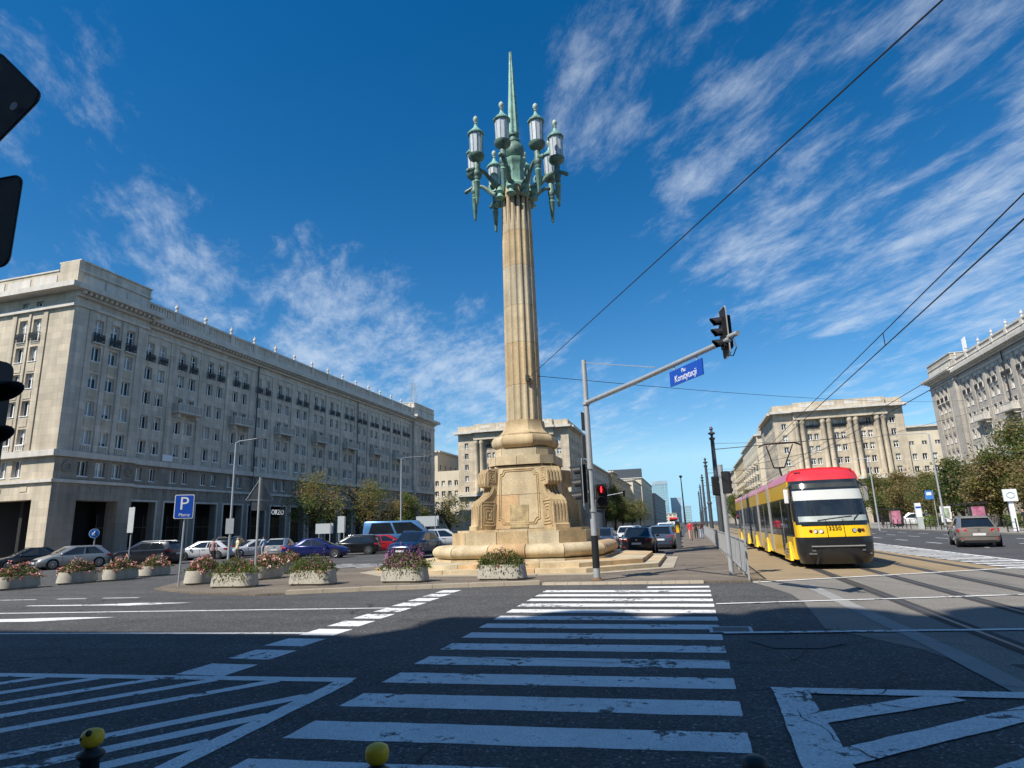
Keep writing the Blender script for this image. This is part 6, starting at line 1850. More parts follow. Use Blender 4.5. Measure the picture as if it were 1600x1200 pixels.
# ------------------------------------------------------------------ cars
def car_paint(name, c, metal=0.35, rough=0.30):
    return mat(name, c, rough, 0.03, 2, metal=metal, coat=0.8)
def make_car(kind, paint, L, Wd, H, plate_front=False):
    """a car with its nose to +y, centred, wheels on z = 0"""
    root = thing('car')
    w = Wd / 2; r = 0.33 if kind not in ('suv', 'van') else 0.37
    zb = 0.20 if kind not in ('suv', 'van') else 0.26
    h = L / 2
    belt = {'sedan': 0.90, 'hatch': 0.93, 'wagon': 0.92, 'suv': 1.05, 'van': 1.45}[kind]
    hood = {'sedan': 0.80, 'hatch': 0.84, 'wagon': 0.84, 'suv': 1.0, 'van': 1.15}[kind]
    tail = {'sedan': 0.97, 'hatch': 0.98, 'wagon': 0.97, 'suv': 1.10, 'van': 1.3}[kind]
    # stations: y, half width, bottom, shoulder height, centre height
    St = [(-h, 0.80, zb + 0.14, tail - 0.28, tail - 0.26), (-h + 0.06, 0.88, zb + 0.06, tail - 0.06, tail - 0.02), (-h + 0.35, 0.965, zb, tail - 0.01, tail + 0.02), (-h + 0.9, 1.0, zb, belt + 0.02, belt + 0.05),
          (0.0, 1.0, zb, belt - 0.01, belt + 0.02), (h * 0.42, 1.0, zb, belt - 0.03, belt), (h * 0.58, 0.99, zb, (belt + hood) / 2 + 0.02, (belt + hood) / 2 + 0.06), (h - 0.55, 0.97, zb, hood - 0.04, hood + 0.01),
          (h - 0.2, 0.90, zb + 0.02, hood - 0.14, hood - 0.08), (h - 0.04, 0.80, zb + 0.08, hood - 0.26, hood - 0.22), (h, 0.70, zb + 0.16, hood - 0.36, hood - 0.34)]
    rings = []
    for y, k, z0, zs_, zc in St:
        W_ = w * k; zm = z0 + (zs_ - z0) * 0.55
        half = [(W_ * 0.90, z0), (W_ * 0.985, z0 + 0.12), (W_, zm), (W_ * 0.975, zs_ - 0.07), (W_ * 0.90, zs_), (W_ * 0.5, zc)]
        ring = [(x, y, z) for x, z in half] + [(0, y, zc + 0.01)] + [(-x, y, z) for x, z in reversed(half)]
        rings.append(ring)
    mb = MB(); mb.loft([list(reversed(q)) for q in rings]); body = mb.build('body', paint, root, 32)
    # greenhouse: rear base, roof rear, roof front, front base
    G = {'sedan': (-h + 0.75, -h + 1.55, h * 0.10, h * 0.50), 'hatch': (-h + 0.12, -h + 0.75, h * 0.14, h * 0.56), 'wagon': (-h + 0.12, -h + 0.50, h * 0.12, h * 0.52), 'suv': (-h + 0.12, -h + 0.42, h * 0.16, h * 0.54), 'van': (-h + 0.06, -h + 0.14, h * 0.42, h * 0.74)}[kind]
    wb, wr = w * 0.93, w * (0.74 if kind not in ('suv', 'van') else 0.80)
    yr0, yr1 = G[1], G[2]
    def ringat(t, grow=0.0):
        zz_ = (belt - 0.02) * (1 - t) + (H - 0.03) * t
        a = G[0] * (1 - t) + yr0 * t; b_ = G[3] * (1 - t) + yr1 * t
        W_ = (wb * (1 - t) + wr * t)
        bow = 0.10 * (1 - t) + 0.05 * t
        return [(-W_ * 0.86, a - bow * 0.6, zz_), (0, a - bow, zz_), (W_ * 0.86, a - bow * 0.6, zz_), (W_, a + 0.22, zz_), (W_ * 1.01, (a + b_) / 2, zz_), (W_, b_ - 0.30, zz_), (W_ * 0.86, b_ + bow * 0.5, zz_), (0, b_ + bow * 1.6, zz_), (-W_ * 0.86, b_ + bow * 0.5, zz_), (-W_, b_ - 0.30, zz_), (-W_ * 1.01, (a + b_) / 2, zz_), (-W_, a + 0.22, zz_)]
    cab = [ringat(0), ringat(0.5), ringat(0.9)]
    top = [(x * 0.93, y * 1.0, H - 0.005) for x, y, z in ringat(1.0)]
    c_ = [(x * 0.55, (y - (yr0 + yr1) / 2) * 0.75 + (yr0 + yr1) / 2, H + 0.025) for x, y, z in ringat(1.0)]
    mb = MB(); mb.loft(cab + [top, c_]); mb.build('cabin', paint, body, 34)
    # glass, set just proud of the cabin shell
    def pane(name, pts):
        c0 = sum((V(p) for p in pts), V()) / len(pts)
        n = (V(pts[1]) - V(pts[0])).cross(V(pts[-1]) - V(pts[0])).normalized()
        if n.dot(c0 - V((0, (G[0] + G[3]) / 2, 0.9))) < 0:
            n = -n
        mb = MB(); mb.loft([[V(p) - n * 0.02 for p in pts], [V(p) + n * 0.014 for p in pts]]); mb.build(name, A['carglass'], root)
    def lerp3(a, b_, t):
        return tuple(a[i] + (b_[i] - a[i]) * t for i in range(3))
    lo, hi = ringat(0.08), ringat(0.90)
    for nm, i0, i1, i2 in (('rear_window', 0, 1, 2), ('windscreen', 6, 7, 8)):
        if kind == 'van' and nm == 'rear_window':
            pass
        pane(nm, [lerp3(lo[i0], lo[i1], 0.06), lo[i1], hi[i1], lerp3(hi[i0], hi[i1], 0.06)])
        pane(nm, [lo[i1], lerp3(lo[i2], lo[i1], 0.06), lerp3(hi[i2], hi[i1], 0.06), hi[i1]])
    for s, (ra, rm, rb) in ((1, (3, 4, 5)), (-1, (11, 10, 9))):
        pane('side_window', [lerp3(lo[ra], lo[rm], 0.10), lerp3(lo[rm], lo[ra], 0.04), lerp3(hi[rm], hi[ra], 0.04), lerp3(hi[ra], hi[rm], 0.22)])
        pane('side_window', [lerp3(lo[rm], lo[rb], 0.04), lerp3(lo[rb], lo[rm], -0.06), lerp3(hi[rb], hi[rm], 0.16), lerp3(hi[rm], hi[rb], 0.04)])
    # wheels
    fy, ry = h - 0.86, -h + 0.80
    for s in (-1, 1):
        for y in (fy, ry):
            mb = MB(); mb.cyl((s * (w - 0.20), y, r), (s * (w + 0.004), y, r), r + 0.055, n=20); mb.build('wheel_arch', A['black'], body, 40)
            mb = MB(); mb.cyl((s * (w - 0.19), y, r), (s * (w + 0.012), y, r), r, n=20); o = bevel(mb.build('wheel', A['tyre'], root), 0.03)
            mb = MB(); mb.cyl((s * (w + 0.013), y, r), (s * (w + 0.017), y, r), r * 0.68, n=18)
            rim = mb.build('rim', A['black'], o)
            mb = MB()
            for k in range(10):
                a = 2 * math.pi * k / 10
                mb.cyl((s * (w + 0.020), y, r), (s * (w + 0.022), y + r * 0.64 * math.cos(a), r + r * 0.64 * math.sin(a)), 0.028, 0.022, n=4)
            mb.tube([(s * (w + 0.020), y + r * 0.66 * math.cos(2 * math.pi * k / 16), r + r * 0.66 * math.sin(2 * math.pi * k / 16)) for k in range(17)], 0.022, 4)
            mb.build('spokes', A['rim'], o)
    # lamps, plates, bumpers, mirrors, seams
    for s in (-1, 1):
        x0 = s * w * 0.80
        mb = MB(); zt = tail - 0.16
        mb.hexa([(x0 - s * 0.26, -h + 0.00, zt - 0.10), (x0 + s * 0.10, -h + 0.06, zt - 0.10), (x0 + s * 0.15, -h + 0.34, zt - 0.03), (x0 - s * 0.2, -h + 0.2, zt - 0.05), (x0 - s * 0.24, -h + 0.02, zt + 0.06), (x0 + s * 0.11, -h + 0.07, zt + 0.08), (x0 + s * 0.145, -h + 0.36, zt + 0.06), (x0 - s * 0.2, -h + 0.2, zt + 0.07)])
        bevel(mb.build('tail_light', A['taillight'], root), 0.02)
        mb = MB(); mb.box(x0 - s * 0.05 - 0.05, x0 - s * 0.05 + 0.05, -h - 0.004, -h + 0.06, zb + 0.20, zb + 0.25); mb.build('reflector', A['taillight'], root)
        mb = MB(); zt = hood - 0.26
        mb.hexa([(x0 - s * 0.25, h - 0.10, zt - 0.05), (x0 + s * 0.06, h - 0.24, zt - 0.05), (x0 + s * 0.10, h - 0.52, zt + 0.06), (x0 - s * 0.2, h - 0.4, zt + 0.02), (x0 - s * 0.22, h - 0.15, zt + 0.07), (x0 + s * 0.05, h - 0.27, zt + 0.09), (x0 + s * 0.085, h - 0.56, zt + 0.14), (x0 - s * 0.2, h - 0.4, zt + 0.1)])
        mb.build('headlight', A['headlight'], root)
        mb = MB(); mb.box(s * (w + 0.09) - 0.09, s * (w + 0.09) + 0.09, G[3] - 0.42, G[3] - 0.30, belt + 0.0, belt + 0.15); bevel(mb.build('mirror', paint, root), 0.03)
        for yy in (0.05, G[3] - 0.42):
            mb = MB(); mb.box(min(s * (w - 0.06), s * (w + 0.002)), max(s * (w - 0.06), s * (w + 0.002)), yy - 0.008, yy + 0.008, zb + 0.16, belt - 0.12); mb.build('door_seam', A['black'], root)
        for yy in (-0.12, G[3] - 1.25):
            mb = MB(); mb.box(min(s * w * 0.97, s * (w + 0.012)), max(s * w * 0.97, s * (w + 0.012)), yy - 0.20, yy - 0.02, belt - 0.15, belt - 0.115); mb.build('door_handle', paint, root)
    mb = MB(); mb.box(-0.26, 0.26, -h - 0.012, -h + 0.05, tail - 0.42, tail - 0.31); mb.build('number_plate', A['plate'], root)
    mb = MB(); mb.box(-0.26, 0.26, h - 0.05, h + 0.012, zb + 0.20, zb + 0.31); mb.build('number_plate', A['plate'], root)
    mb = MB(); mb.box(-w * 0.70, w * 0.70, -h + 0.01, -h + 0.2, zb + 0.02, zb + 0.15); mb.build('rear_bumper', A['black'], root)
    mb = MB(); mb.box(-w * 0.60, w * 0.60, h - 0.12, h + 0.006, zb + 0.34, zb + 0.47); mb.build('grille', A['black'], root)
    mb = MB(); mb.box(-w * 0.62, w * 0.62, h - 0.14, h + 0.004, zb + 0.10, zb + 0.18); mb.build('air_intake', A['black'], root)
    mb = MB(); mb.box(-w + 0.12, w - 0.12, -h + 0.3, h - 0.3, 0.16, zb + 0.2); mb.build('underbody', A['black'], root)
    mb = MB(); mb.box(-0.05, 0.05, -h - 0.008, -h + 0.05, tail - 0.20, tail - 0.13); mb.build('badge', A['chrome'], root)
    mb = MB(); mb.box(-w * 0.86, w * 0.86, -h - 0.010, -h + 0.1, zb + 0.295, zb + 0.31); mb.build('bumper_seam', A['black'], root)
    if kind in ('hatch', 'wagon', 'suv'):
        mb = MB(); mb.hexa([(-wr * 0.80, yr0 - 0.20, H - 0.075), (wr * 0.80, yr0 - 0.20, H - 0.075), (wr * 0.84, yr0 + 0.15, H - 0.03), (-wr * 0.84, yr0 + 0.15, H - 0.03), (-wr * 0.80, yr0 - 0.19, H - 0.045), (wr * 0.80, yr0 - 0.19, H - 0.045), (wr * 0.84, yr0 + 0.15, H + 0.012), (-wr * 0.84, yr0 + 0.15, H + 0.012)])
        mb.build('spoiler', paint, root)
    if kind in ('wagon', 'suv'):
        for s in (-1, 1):
            mb = MB(); mb.tube([(s * wr * 0.86, yr0 + 0.15, H - 0.005), (s * wr * 0.86, yr0 + 0.3, H + 0.05), (s * wr * 0.86, yr1 - 0.3, H + 0.05), (s * wr * 0.86, yr1 - 0.12, H - 0.005)], 0.018, 5); mb.build('roof_rail', A['chrome'], root)
    return root
CARS = [
    # kind, colour, metal, L, W, H, x, y, heading (deg, 0 = away from the viewer), label
    ('hatch', (0.235, 0.212, 0.185), 0.35, 4.40, 1.81, 1.47, 13.9, 38.4, -13, 'taupe grey hatchback driving away on the right carriageway'),
    ('sedan', (0.006, 0.008, 0.014), 0.25, 4.65, 1.86, 1.45, -3.1, 38.4, 0, 'black saloon seen from behind, right of the monument'),
    ('hatch', (0.085, 0.13, 0.21), 0.5, 4.3, 1.80, 1.50, -2.05, 45.0, -2, 'steel blue hatchback queueing ahead of the black saloon'),
    ('wagon', (0.022, 0.030, 0.05), 0.4, 4.6, 1.80, 1.50, -2.2, 54.0, -2, 'dark blue estate further ahead in the queue'),
    ('sedan', (0.06, 0.07, 0.09), 0.4, 4.5, 1.80, 1.46, -6.3, 46.5, 180, 'dark grey saloon facing the viewer behind the signal mast'),
    ('hatch', (0.70, 0.70, 0.70), 0.1, 4.2, 1.78, 1.50, -5.6, 56.5, 180, 'white hatchback behind the dark grey saloon'),
    ('suv', (0.74, 0.74, 0.75), 0.1, 4.5, 1.85, 1.66, -2.6, 66.0, 0, 'white off roader far ahead in the queue'),
    ('hatch', (0.30, 0.30, 0.31), 0.5, 4.2, 1.78, 1.48, -6.0, 68.0, 180, 'silver car far back beside the queue'),
    ('sedan', (0.02, 0.02, 0.024), 0.3, 4.5, 1.80, 1.45, -2.3, 78.0, 0, 'black car at the far end of the queue'),
    ('hatch', (0.40, 0.40, 0.39), 0.5, 4.40, 1.80, 1.48, -41.5, 34.6, 158, 'silver hatchback parked behind the rose planters'),
    ('sedan', (0.010, 0.012, 0.017), 0.3, 4.7, 1.84, 1.46, -45.5, 34.8, 158, 'black saloon parked at the far left behind the planters'),
    ('suv', (0.012, 0.014, 0.022), 0.3, 4.6, 1.88, 1.58, -37.9, 37.5, 100, 'dark blue black crossover parked left of the parking sign'),
    ('hatch', (0.62, 0.63, 0.64), 0.2, 4.2, 1.78, 1.46, -38.9, 44.0, 115, 'white hatchback parked behind the parking sign post'),
    ('suv', (0.03, 0.03, 0.034), 0.3, 4.7, 1.90, 1.72, -40.2, 49.0, 20, 'dark off roader parked behind the man in the checked shirt'),
    ('sedan', (0.60, 0.61, 0.62), 0.3, 4.6, 1.82, 1.44, -36.5, 47.0, 150, 'white saloon parked beside the man in the yellow shirt'),
    ('hatch', (0.46, 0.47, 0.48), 0.5, 4.3, 1.80, 1.48, -32.9, 46.0, 20, 'silver hatchback with red tail lights left of the blue car'),
    ('sedan', (0.014, 0.022, 0.13), 0.35, 4.7, 1.85, 1.42, -26.7, 41.5, -70, 'royal blue fastback parked behind the lavender planter'),
    ('wagon', (0.012, 0.012, 0.014), 0.3, 4.6, 1.84, 1.50, -26.7, 46.5, 108, 'black estate with alloy wheels beside the red car'),
    ('hatch', (0.44, 0.016, 0.026), 0.15, 4.1, 1.78, 1.46, -25.7, 50.5, -62, 'red hatchback between the black estate and the blue crossover'),
    ('van', (0.085, 0.21, 0.40), 0.4, 7.3, 2.1, 2.72, -27.3, 57.0, -72, 'long blue minibus with dark windows behind the red car'),
    ('suv', (0.010, 0.028, 0.085), 0.4, 4.8, 1.92, 1.66, -17.6, 38.6, 182, 'deep blue crossover facing the viewer left of the monument'),
    ('suv', (0.66, 0.67, 0.68), 0.2, 4.7, 1.90, 1.78, -24.2, 60.0, -60, 'white off roader behind the deep blue crossover'),
    ('sedan', (0.09, 0.095, 0.105), 0.4, 4.5, 1.80, 1.45, -16.2, 52.5, -70, 'grey saloon partly hidden by the monument base'),
    ('hatch', (0.62, 0.62, 0.62), 0.2, 4.1, 1.76, 1.48, -29.5, 53.0, 100, 'white car roof showing behind the black estate'),
    ('suv', (0.70, 0.70, 0.70), 0.1, 4.6, 1.88, 1.72, 28.6, 98.0, 80, 'white off roader parked under the trees behind the bus stop'),
    ('hatch', (0.68, 0.68, 0.68), 0.1, 4.2, 1.78, 1.50, 18.0, 120.0, 0, 'white car far up the right carriageway'),
]
for i, (k, c, me_, L_, W_, H_, x, y, hd, lab) in enumerate(CARS):
    o = make_car(k, car_paint('car_paint_%d' % i, c, me_), L_, W_, H_)
    if k == 'van':
        o.name = 'minibus'
    place(o, (x, y, 0.11 if x > 22 or x < -46 else 0.012), R(hd), 1.0, label=lab, cat='minibus' if k == 'van' else 'car', group='cars parked and queueing round the square')
# far bus
fbs = thing('bus', (-4.5, 210, 0), 'red and white bus far down the street', 'bus')
mb = MB(); mb.box(-7.0, -4.4, 208, 219, 0.35, 2.0); bevel(mb.build('lower_body', A['signwhite'], fbs), 0.1)
mb = MB(); mb.box(-6.95, -4.45, 207.95, 218.9, 2.0, 2.55); mb.build('glazing', A['carglass'], fbs)
mb = MB(); mb.box(-7.0, -4.4, 208, 219, 2.55, 3.2); bevel(mb.build('roof', T_red, fbs), 0.15)

# ------------------------------------------------------------------ foliage
def leaf_faces(pts, size, mats_idx, rng, flat=0.5, slim=0.55):
    """leaf-sized quads at the points, random tilt; returns arrays for from_pydata"""
    n = len(pts)
    d = rng.normal(size=(n, 3)); d[:, 2] *= flat
    d /= np.linalg.norm(d, axis=1)[:, None] + 1e-9
    u = rng.normal(size=(n, 3))
    t = np.cross(d, u); t /= np.linalg.norm(t, axis=1)[:, None] + 1e-9
    s = size * rng.uniform(0.6, 1.3, n)[:, None]
    nrm = np.cross(d, t)
    a = pts - d * s * 0.5; b = pts + t * s * slim * 0.5 + nrm * s * 0.08; c = pts + d * s * 0.5; e = pts - t * s * slim * 0.5 + nrm * s * 0.08
    v = np.stack([a, b, c, e], 1).reshape(-1, 3)
    return v, np.arange(4 * n).reshape(n, 4), mats_idx
def leaf_mesh(name, chunks, mats):
    vs, fs, ms, o = [], [], [], 0
    for v, f, m in chunks:
        vs.append(v); fs.append(f + o); ms.append(np.asarray(m)); o += len(v)
    vs = np.concatenate(vs); fs = np.concatenate(fs); ms = np.concatenate(ms)
    me = bpy.data.meshes.new(name)
    me.vertices.add(len(vs)); me.vertices.foreach_set('co', vs.astype(np.float32).ravel())
    me.loops.add(fs.size); me.loops.foreach_set('vertex_index', fs.astype(np.int32).ravel())
    me.polygons.add(len(fs)); me.polygons.foreach_set('loop_start', np.arange(0, fs.size, 4, dtype=np.int32))
    me.polygons.foreach_set('material_index', ms.astype(np.int32))
    for x in mats:
        me.materials.append(x)
    me.update(); me.validate()
    return me
def tree_parts(seed, H, Rc, base, mix, nclump=60, per=190, leaf=0.27):
    """trunk mesh and crown mesh of a tree H tall with crown radius Rc starting at height base; mix = weights of the leaf colours"""
    rng = np.random.default_rng(seed)
    cz = (H + base) / 2; hz = (H - base) / 2
    cl = []
    while len(cl) < nclump:
        p = rng.uniform(-1, 1, 3)
        q = np.linalg.norm(p)
        if 0.22 < q < 1.05:
            th = math.atan2(p[1], p[0])
            shape = (1.0 if p[2] < 0.1 else 1 - 0.35 * p[2]) * (1 + 0.20 * math.sin(2 * th + seed) + 0.16 * math.sin(3 * th + seed * 1.7 + 3 * p[2]) + 0.10 * math.sin(5 * p[2] + seed))
            cl.append(np.array([p[0] * Rc * 0.86 * shape, p[1] * Rc * 0.86 * shape, cz + p[2] * hz * 0.88]))
    chunks = []
    for c in cl:
        n = int(per * rng.uniform(0.5, 1.3))
        sp = Rc * rng.uniform(0.10, 0.25)
        pts = c + rng.normal(size=(n, 3)) * np.array([sp, sp, sp * 0.75])
        w = np.array(mix, float) / sum(mix); main = rng.choice(len(mix), p=w); w = w * 0.22; w[main] += 1; w /= w.sum()
        chunks.append(leaf_faces(pts, leaf, rng.choice(len(mix), n, p=w), rng))
    crown = leaf_mesh('crown', chunks, [A['leaf_g'], A['leaf_o'], A['leaf_b'], A['leaf_d']][:len(mix)])
    tr = MB()
    r0 = 0.045 * Rc + 0.07
    tr.tube([(0, 0, -0.05), (0.02, 0.01, base * 0.6), (0.05, -0.04, base * 1.1), (0.0, 0.05, cz), (0.03, 0.0, cz + hz * 0.6)], [r0 * 1.15, r0, r0 * 0.85, r0 * 0.5, r0 * 0.2], 8)
    lm = MB()
    for k in range(20):
        c = cl[rng.integers(len(cl))]
        z0 = base * 0.8 + rng.uniform(0, 1) * (cz - base * 0.8)
        m_ = np.array([c[0] * 0.45, c[1] * 0.45, z0 * 0.4 + c[2] * 0.6])
        lm.tube([(0, 0, z0), tuple(m_), tuple(c)], [r0 * 0.6, r0 * 0.38, r0 * 0.12], 5)
    return tr.mesh('trunk', A['bark'], 40), crown, lm.mesh('limbs', A['bark'], 40)
KINDS = {
    'dry': tree_parts(3, 10.0, 4.3, 1.5, (0.30, 0.36, 0.30, 0.08), 56, 130),
    'dry2': tree_parts(11, 10.2, 4.7, 1.4, (0.26, 0.34, 0.36, 0.08), 60, 130),
    'green': tree_parts(5, 8.2, 3.2, 1.4, (0.55, 0.42, 0.04, 0.10), 52),
    'dark': tree_parts(8, 8.2, 3.0, 1.4, (0.36, 0.12, 0.08, 0.50), 54, 200),
    'brown': tree_parts(13, 7.4, 3.3, 1.5, (0.12, 0.34, 0.55, 0.08), 52),
    'big': tree_parts(17, 10.8, 4.6, 1.6, (0.30, 0.36, 0.24, 0.16), 74, 200),
}
def tree(kind, x, y, s, rz, label, gz=0.1):
    t = thing('street_tree', (0, 0, 0), label, 'tree', 'street trees round the square')
    a, b, c = KINDS[kind]
    tk = link('trunk', a, t)
    link('limbs', c, tk)
    link('crown', b, t)
    place(t, (x, y, gz), rz, s)
tree('dry', -48.0, 73.5, 1.0, 0.3, 'brownish tree in front of the restaurant arcade, leftmost of the row')
tree('dry2', -48.0, 88.5, 1.0, 1.9, 'broad brown green tree in front of the arcade behind the blue minibus')
tree('green', -47.5, 100.5, 1.0, 2.2, 'small green tree right of the broad brown one on the left')
tree('dry', -48.5, 124.0, 0.93, 4.0, 'sparse brown tree at the far corner of the left block')
tree('green', -44.5, 140.0, 1.12, 0.8, 'green tree at the foot of the left columned block')
tree('dark', -40.5, 146.0, 1.0, 2.8, 'dark tree just left of the monument base')
for i, (x, y, s, k) in enumerate(((-22.5, 172, 1.15, 'green'), (-21.5, 186, 1.2, 'big'), (-21, 202, 1.1, 'green'), (-20, 222, 1.1, 'dark'), (-19, 245, 1.1, 'dry'))):
    tree(k, x, y, s, i * 1.3, ('green street tree right of the signal mast, nearest of the left street row', 'large street tree, second of the left street row', 'green street tree, third of the left street row', 'dark street tree, fourth of the left street row', 'dry street tree, farthest of the left street row')[i])
for i, (x, y, s, k) in enumerate(((15.0, 168, 1.15, 'dark'), (15.5, 186, 1.2, 'green'), (15.0, 206, 1.2, 'dark'), (14.5, 235, 1.3, 'green'))):
    tree(k, x, y, s, i * 1.7, ('dark street tree left of the tram, nearest of the right street row', 'green street tree, second of the right street row', 'dark street tree, third of the right street row', 'green street tree, farthest of the right street row')[i])
tree('green', 31.0, 121.0, 1.05, 0.2, 'green tree just right of the tram roof')
tree('brown', 30.5, 107.5, 1.05, 1.2, 'rusty brown tree between the tram and the white bus stop pillar')
tree('dry', 30.5, 96.0, 0.72, 2.6, 'olive tree above the white bus stop pillar')
tree('dark', 30.2, 85.0, 1.02, 0.9, 'dark green tree right of the tall street lamp')
tree('brown', 30.8, 77.0, 1.02, 3.4, 'rusty tree behind the grey hatchback')
tree('big', 32.5, 74.0, 1.0, 0.0, 'tallest tree at the right edge in front of the right block')
tree('dry2', 31.5, 66.5, 0.88, 5.2, 'olive brown tree at the right edge above the white sign')
tree('dark', 36.5, 128.0, 1.0, 3.0, 'dark tree behind the green one near the columned block')
tree('brown', 36.0, 112.0, 1.05, 5.0, 'brown tree set back before the low cream wing')
# hedge by the bus stop
rng = np.random.default_rng(2)
for i, (x, y, L_, lab) in enumerate(((27.5, 88, 5.0, 'lime green shrub under the trees by the bus stop'), (29.5, 70, 4.0, 'low green shrub behind the grey hatchback'))):
    pts = np.stack([x + rng.uniform(-0.8, 0.8, 900), y + rng.uniform(-L_ / 2, L_ / 2, 900), 0.1 + rng.uniform(0, 1.0, 900) ** 0.8 * 1.3], 1)
    v = leaf_faces(pts, 0.2, rng.choice(2, 900), rng)
    o = link('shrub', leaf_mesh('shrub', [v], [A['leaf_l'], A['leaf_g']]), None, label=lab, cat='shrub')

# ------------------------------------------------------------------ planters
def stadium(L, W_, n=9):
    r = W_ / 2; a = L / 2 - r
    return [(a + r * math.cos(R(-90 + 180 * i / n)), r * math.sin(R(-90 + 180 * i / n))) for i in range(n + 1)] + [(-a + r * math.cos(R(90 + 180 * i / n)), r * math.sin(R(90 + 180 * i / n))) for i in range(n + 1)]
bowl = MB()
rings = []
for k, z in ((0.90, 0.0), (0.90, 0.07), (1.0, 0.075), (0.99, 0.14), (0.93, 0.50), (0.91, 0.56), (0.86, 0.56), (0.84, 0.46)):
    rings.append([(x * k if k > 0.9 else x * k, y * (k if k > 0.85 else k - 0.02), z) for x, y in stadium(1.95, 1.0)])
bowl.loft(rings); bowl = bowl.mesh('bowl', A['concrete'], 35)
soil = MB(); soil.add([(x * 0.85, y * 0.84, 0.47) for x, y in stadium(1.95, 1.0)], [tuple(range(20))]); soil = soil.mesh('soil', A['soil'])
def planting(seed, style):
    rng = np.random.default_rng(seed)
    def dome(n, hmax, spread=1.0, x0=0.0, xs=0.85):
        x = x0 + rng.uniform(-xs, xs, n); y = rng.normal(size=n) * 0.22 * spread
        z = 0.46 + rng.uniform(0, 1, n) ** 0.9 * hmax * (1.05 - 0.5 * (x - x0) ** 2 / (xs * xs)) * np.clip(1.1 - (np.abs(y) / 0.6), 0.2, 1)
        return np.stack([x, y, z], 1)
    ch, fl = [], []
    if style == 'rose':
        p = dome(1500, 0.62, 1.15); ch.append(leaf_faces(p, 0.09, rng.choice(4, 1500, p=[0.4, 0.25, 0.05, 0.3]), rng, 0.8))
        stems = dome(7, 0.95)
        for s in stems:
            n = 26; t = rng.uniform(0, 1, n)[:, None]
            ch.append(leaf_faces(np.array([s[0], s[1], 0.5]) * (1 - t) + s * t + rng.normal(size=(n, 3)) * 0.05, 0.075, rng.choice(2, n), rng))
        c = np.concatenate([dome(62, 0.72, 1.25), stems[:5] + np.array([0, 0, 0.03])])
        for q in c:
            n = 22
            fl.append(leaf_faces(q + rng.normal(size=(n, 3)) * rng.uniform(0.024, 0.04), 0.07, np.full(n, 0 if rng.random() < 0.75 else 1), rng, 1.0, 0.9))
    else:
        tall = style == 'magenta'
        p = dome(2400, 0.66, 1.25); ch.append(leaf_faces(p, 0.10, rng.choice(4, 2400, p=[0.5, 0.22, 0.0, 0.28]), rng, 1.6, 0.35))
        xs = rng.uniform(0.35, 0.8); n = 130
        t = rng.uniform(-0.35, 0.35, n)
        p = np.stack([xs * (1 if style != 'green2' else -1) + t, rng.normal(size=n) * 0.14, 0.52 + rng.uniform(0, 0.28, n)], 1)
        ch.append(leaf_faces(p, 0.16, np.full(n, 4), rng, 1.2, 0.25))
        hang = np.stack([rng.uniform(-0.5, 0.9, 120), -0.44 + rng.normal(size=120) * 0.04, rng.uniform(0.28, 0.6, 120)], 1)
        ch.append(leaf_faces(hang, 0.075, rng.choice(4, 120, p=[.6, .2, 0, .2]), rng))
        m = 230 if tall else 34
        sp = dome(m, 0.92 if tall else 0.78, 1.2, -0.1 if tall else 0.3, 0.9 if tall else 0.55)
        for q in sp:
            n = 7
            fl.append(leaf_faces(q + rng.normal(size=(n, 3)) * np.array([0.02, 0.02, 0.06]) + np.array([0, 0, 0.05]), 0.05, np.full(n, 2 if tall or rng.random() < 0.6 else 0), rng, 1.5, 0.6))
        if not tall:
            for q in dome(16, 0.45, 1.5):
                fl.append(leaf_faces(q + rng.normal(size=(12, 3)) * 0.028, 0.06, np.full(12, 0), rng, 1.0, 0.9))
    return leaf_mesh('foliage', ch, [A['leaf_g'], A['leaf_o'], A['leaf_b'], A['leaf_d'], A['leaf_l']]), leaf_mesh('flowers', fl, [A['rose'], A['rose2'], A['magenta']])
PL = [(-26.0, 19.5, 92, 'rose', 'concrete planter of pink roses at the left edge, nearest in its row'), (-25.8, 21.9, 90, 'rose', 'second concrete rose planter of the left row, before the silver hatchback'),
      (-25.1, 23.4, 92, 'rose', 'third concrete rose planter of the left row'), (-25.4, 25.6, 94, 'rose', 'farthest concrete rose planter of the left row'),
      (-18.0, 20.5, 95, 'rose', 'rose planter directly behind the parking sign post'), (-15.2, 18.75, 1, 'green', 'concrete planter of green herbs left of the triangular sign post'),
      (-16.6, 22.2, 88, 'rose', 'rose planter hidden behind the herb planter'), (-17.8, 25.2, 70, 'rose', 'rose planter just right of the triangular sign post, set back'),
      (-12.55, 19.35, 0, 'green2', 'concrete planter with mixed green and pink plants before the hatched road area'), (-9.46, 20.0, -2, 'magenta', 'concrete planter overflowing with magenta flowers left of the monument steps'),
      (-6.2, 20.5, -3, 'green', 'concrete planter with pink topped bush before the monument steps')]
for i, (x, y, rz, st_, lab) in enumerate(PL):
    p = thing('planter', (0, 0, 0), lab, 'planter', 'concrete flower planters')
    link('bowl', bowl, p)
    link('soil', soil, p)
    a, b_ = planting(40 + i, st_)
    f_ = link('foliage', a, p)
    link('flowers', b_, f_)
    f_.scale = (rnd.uniform(0.9, 1.03), rnd.uniform(0.9, 1.1), 1.0); f_.rotation_euler = (0, 0, rnd.choice((0, math.pi)))
    place(p, (x, y, 0.05 if x > -20 else 0.004), R(rz), 0.88)

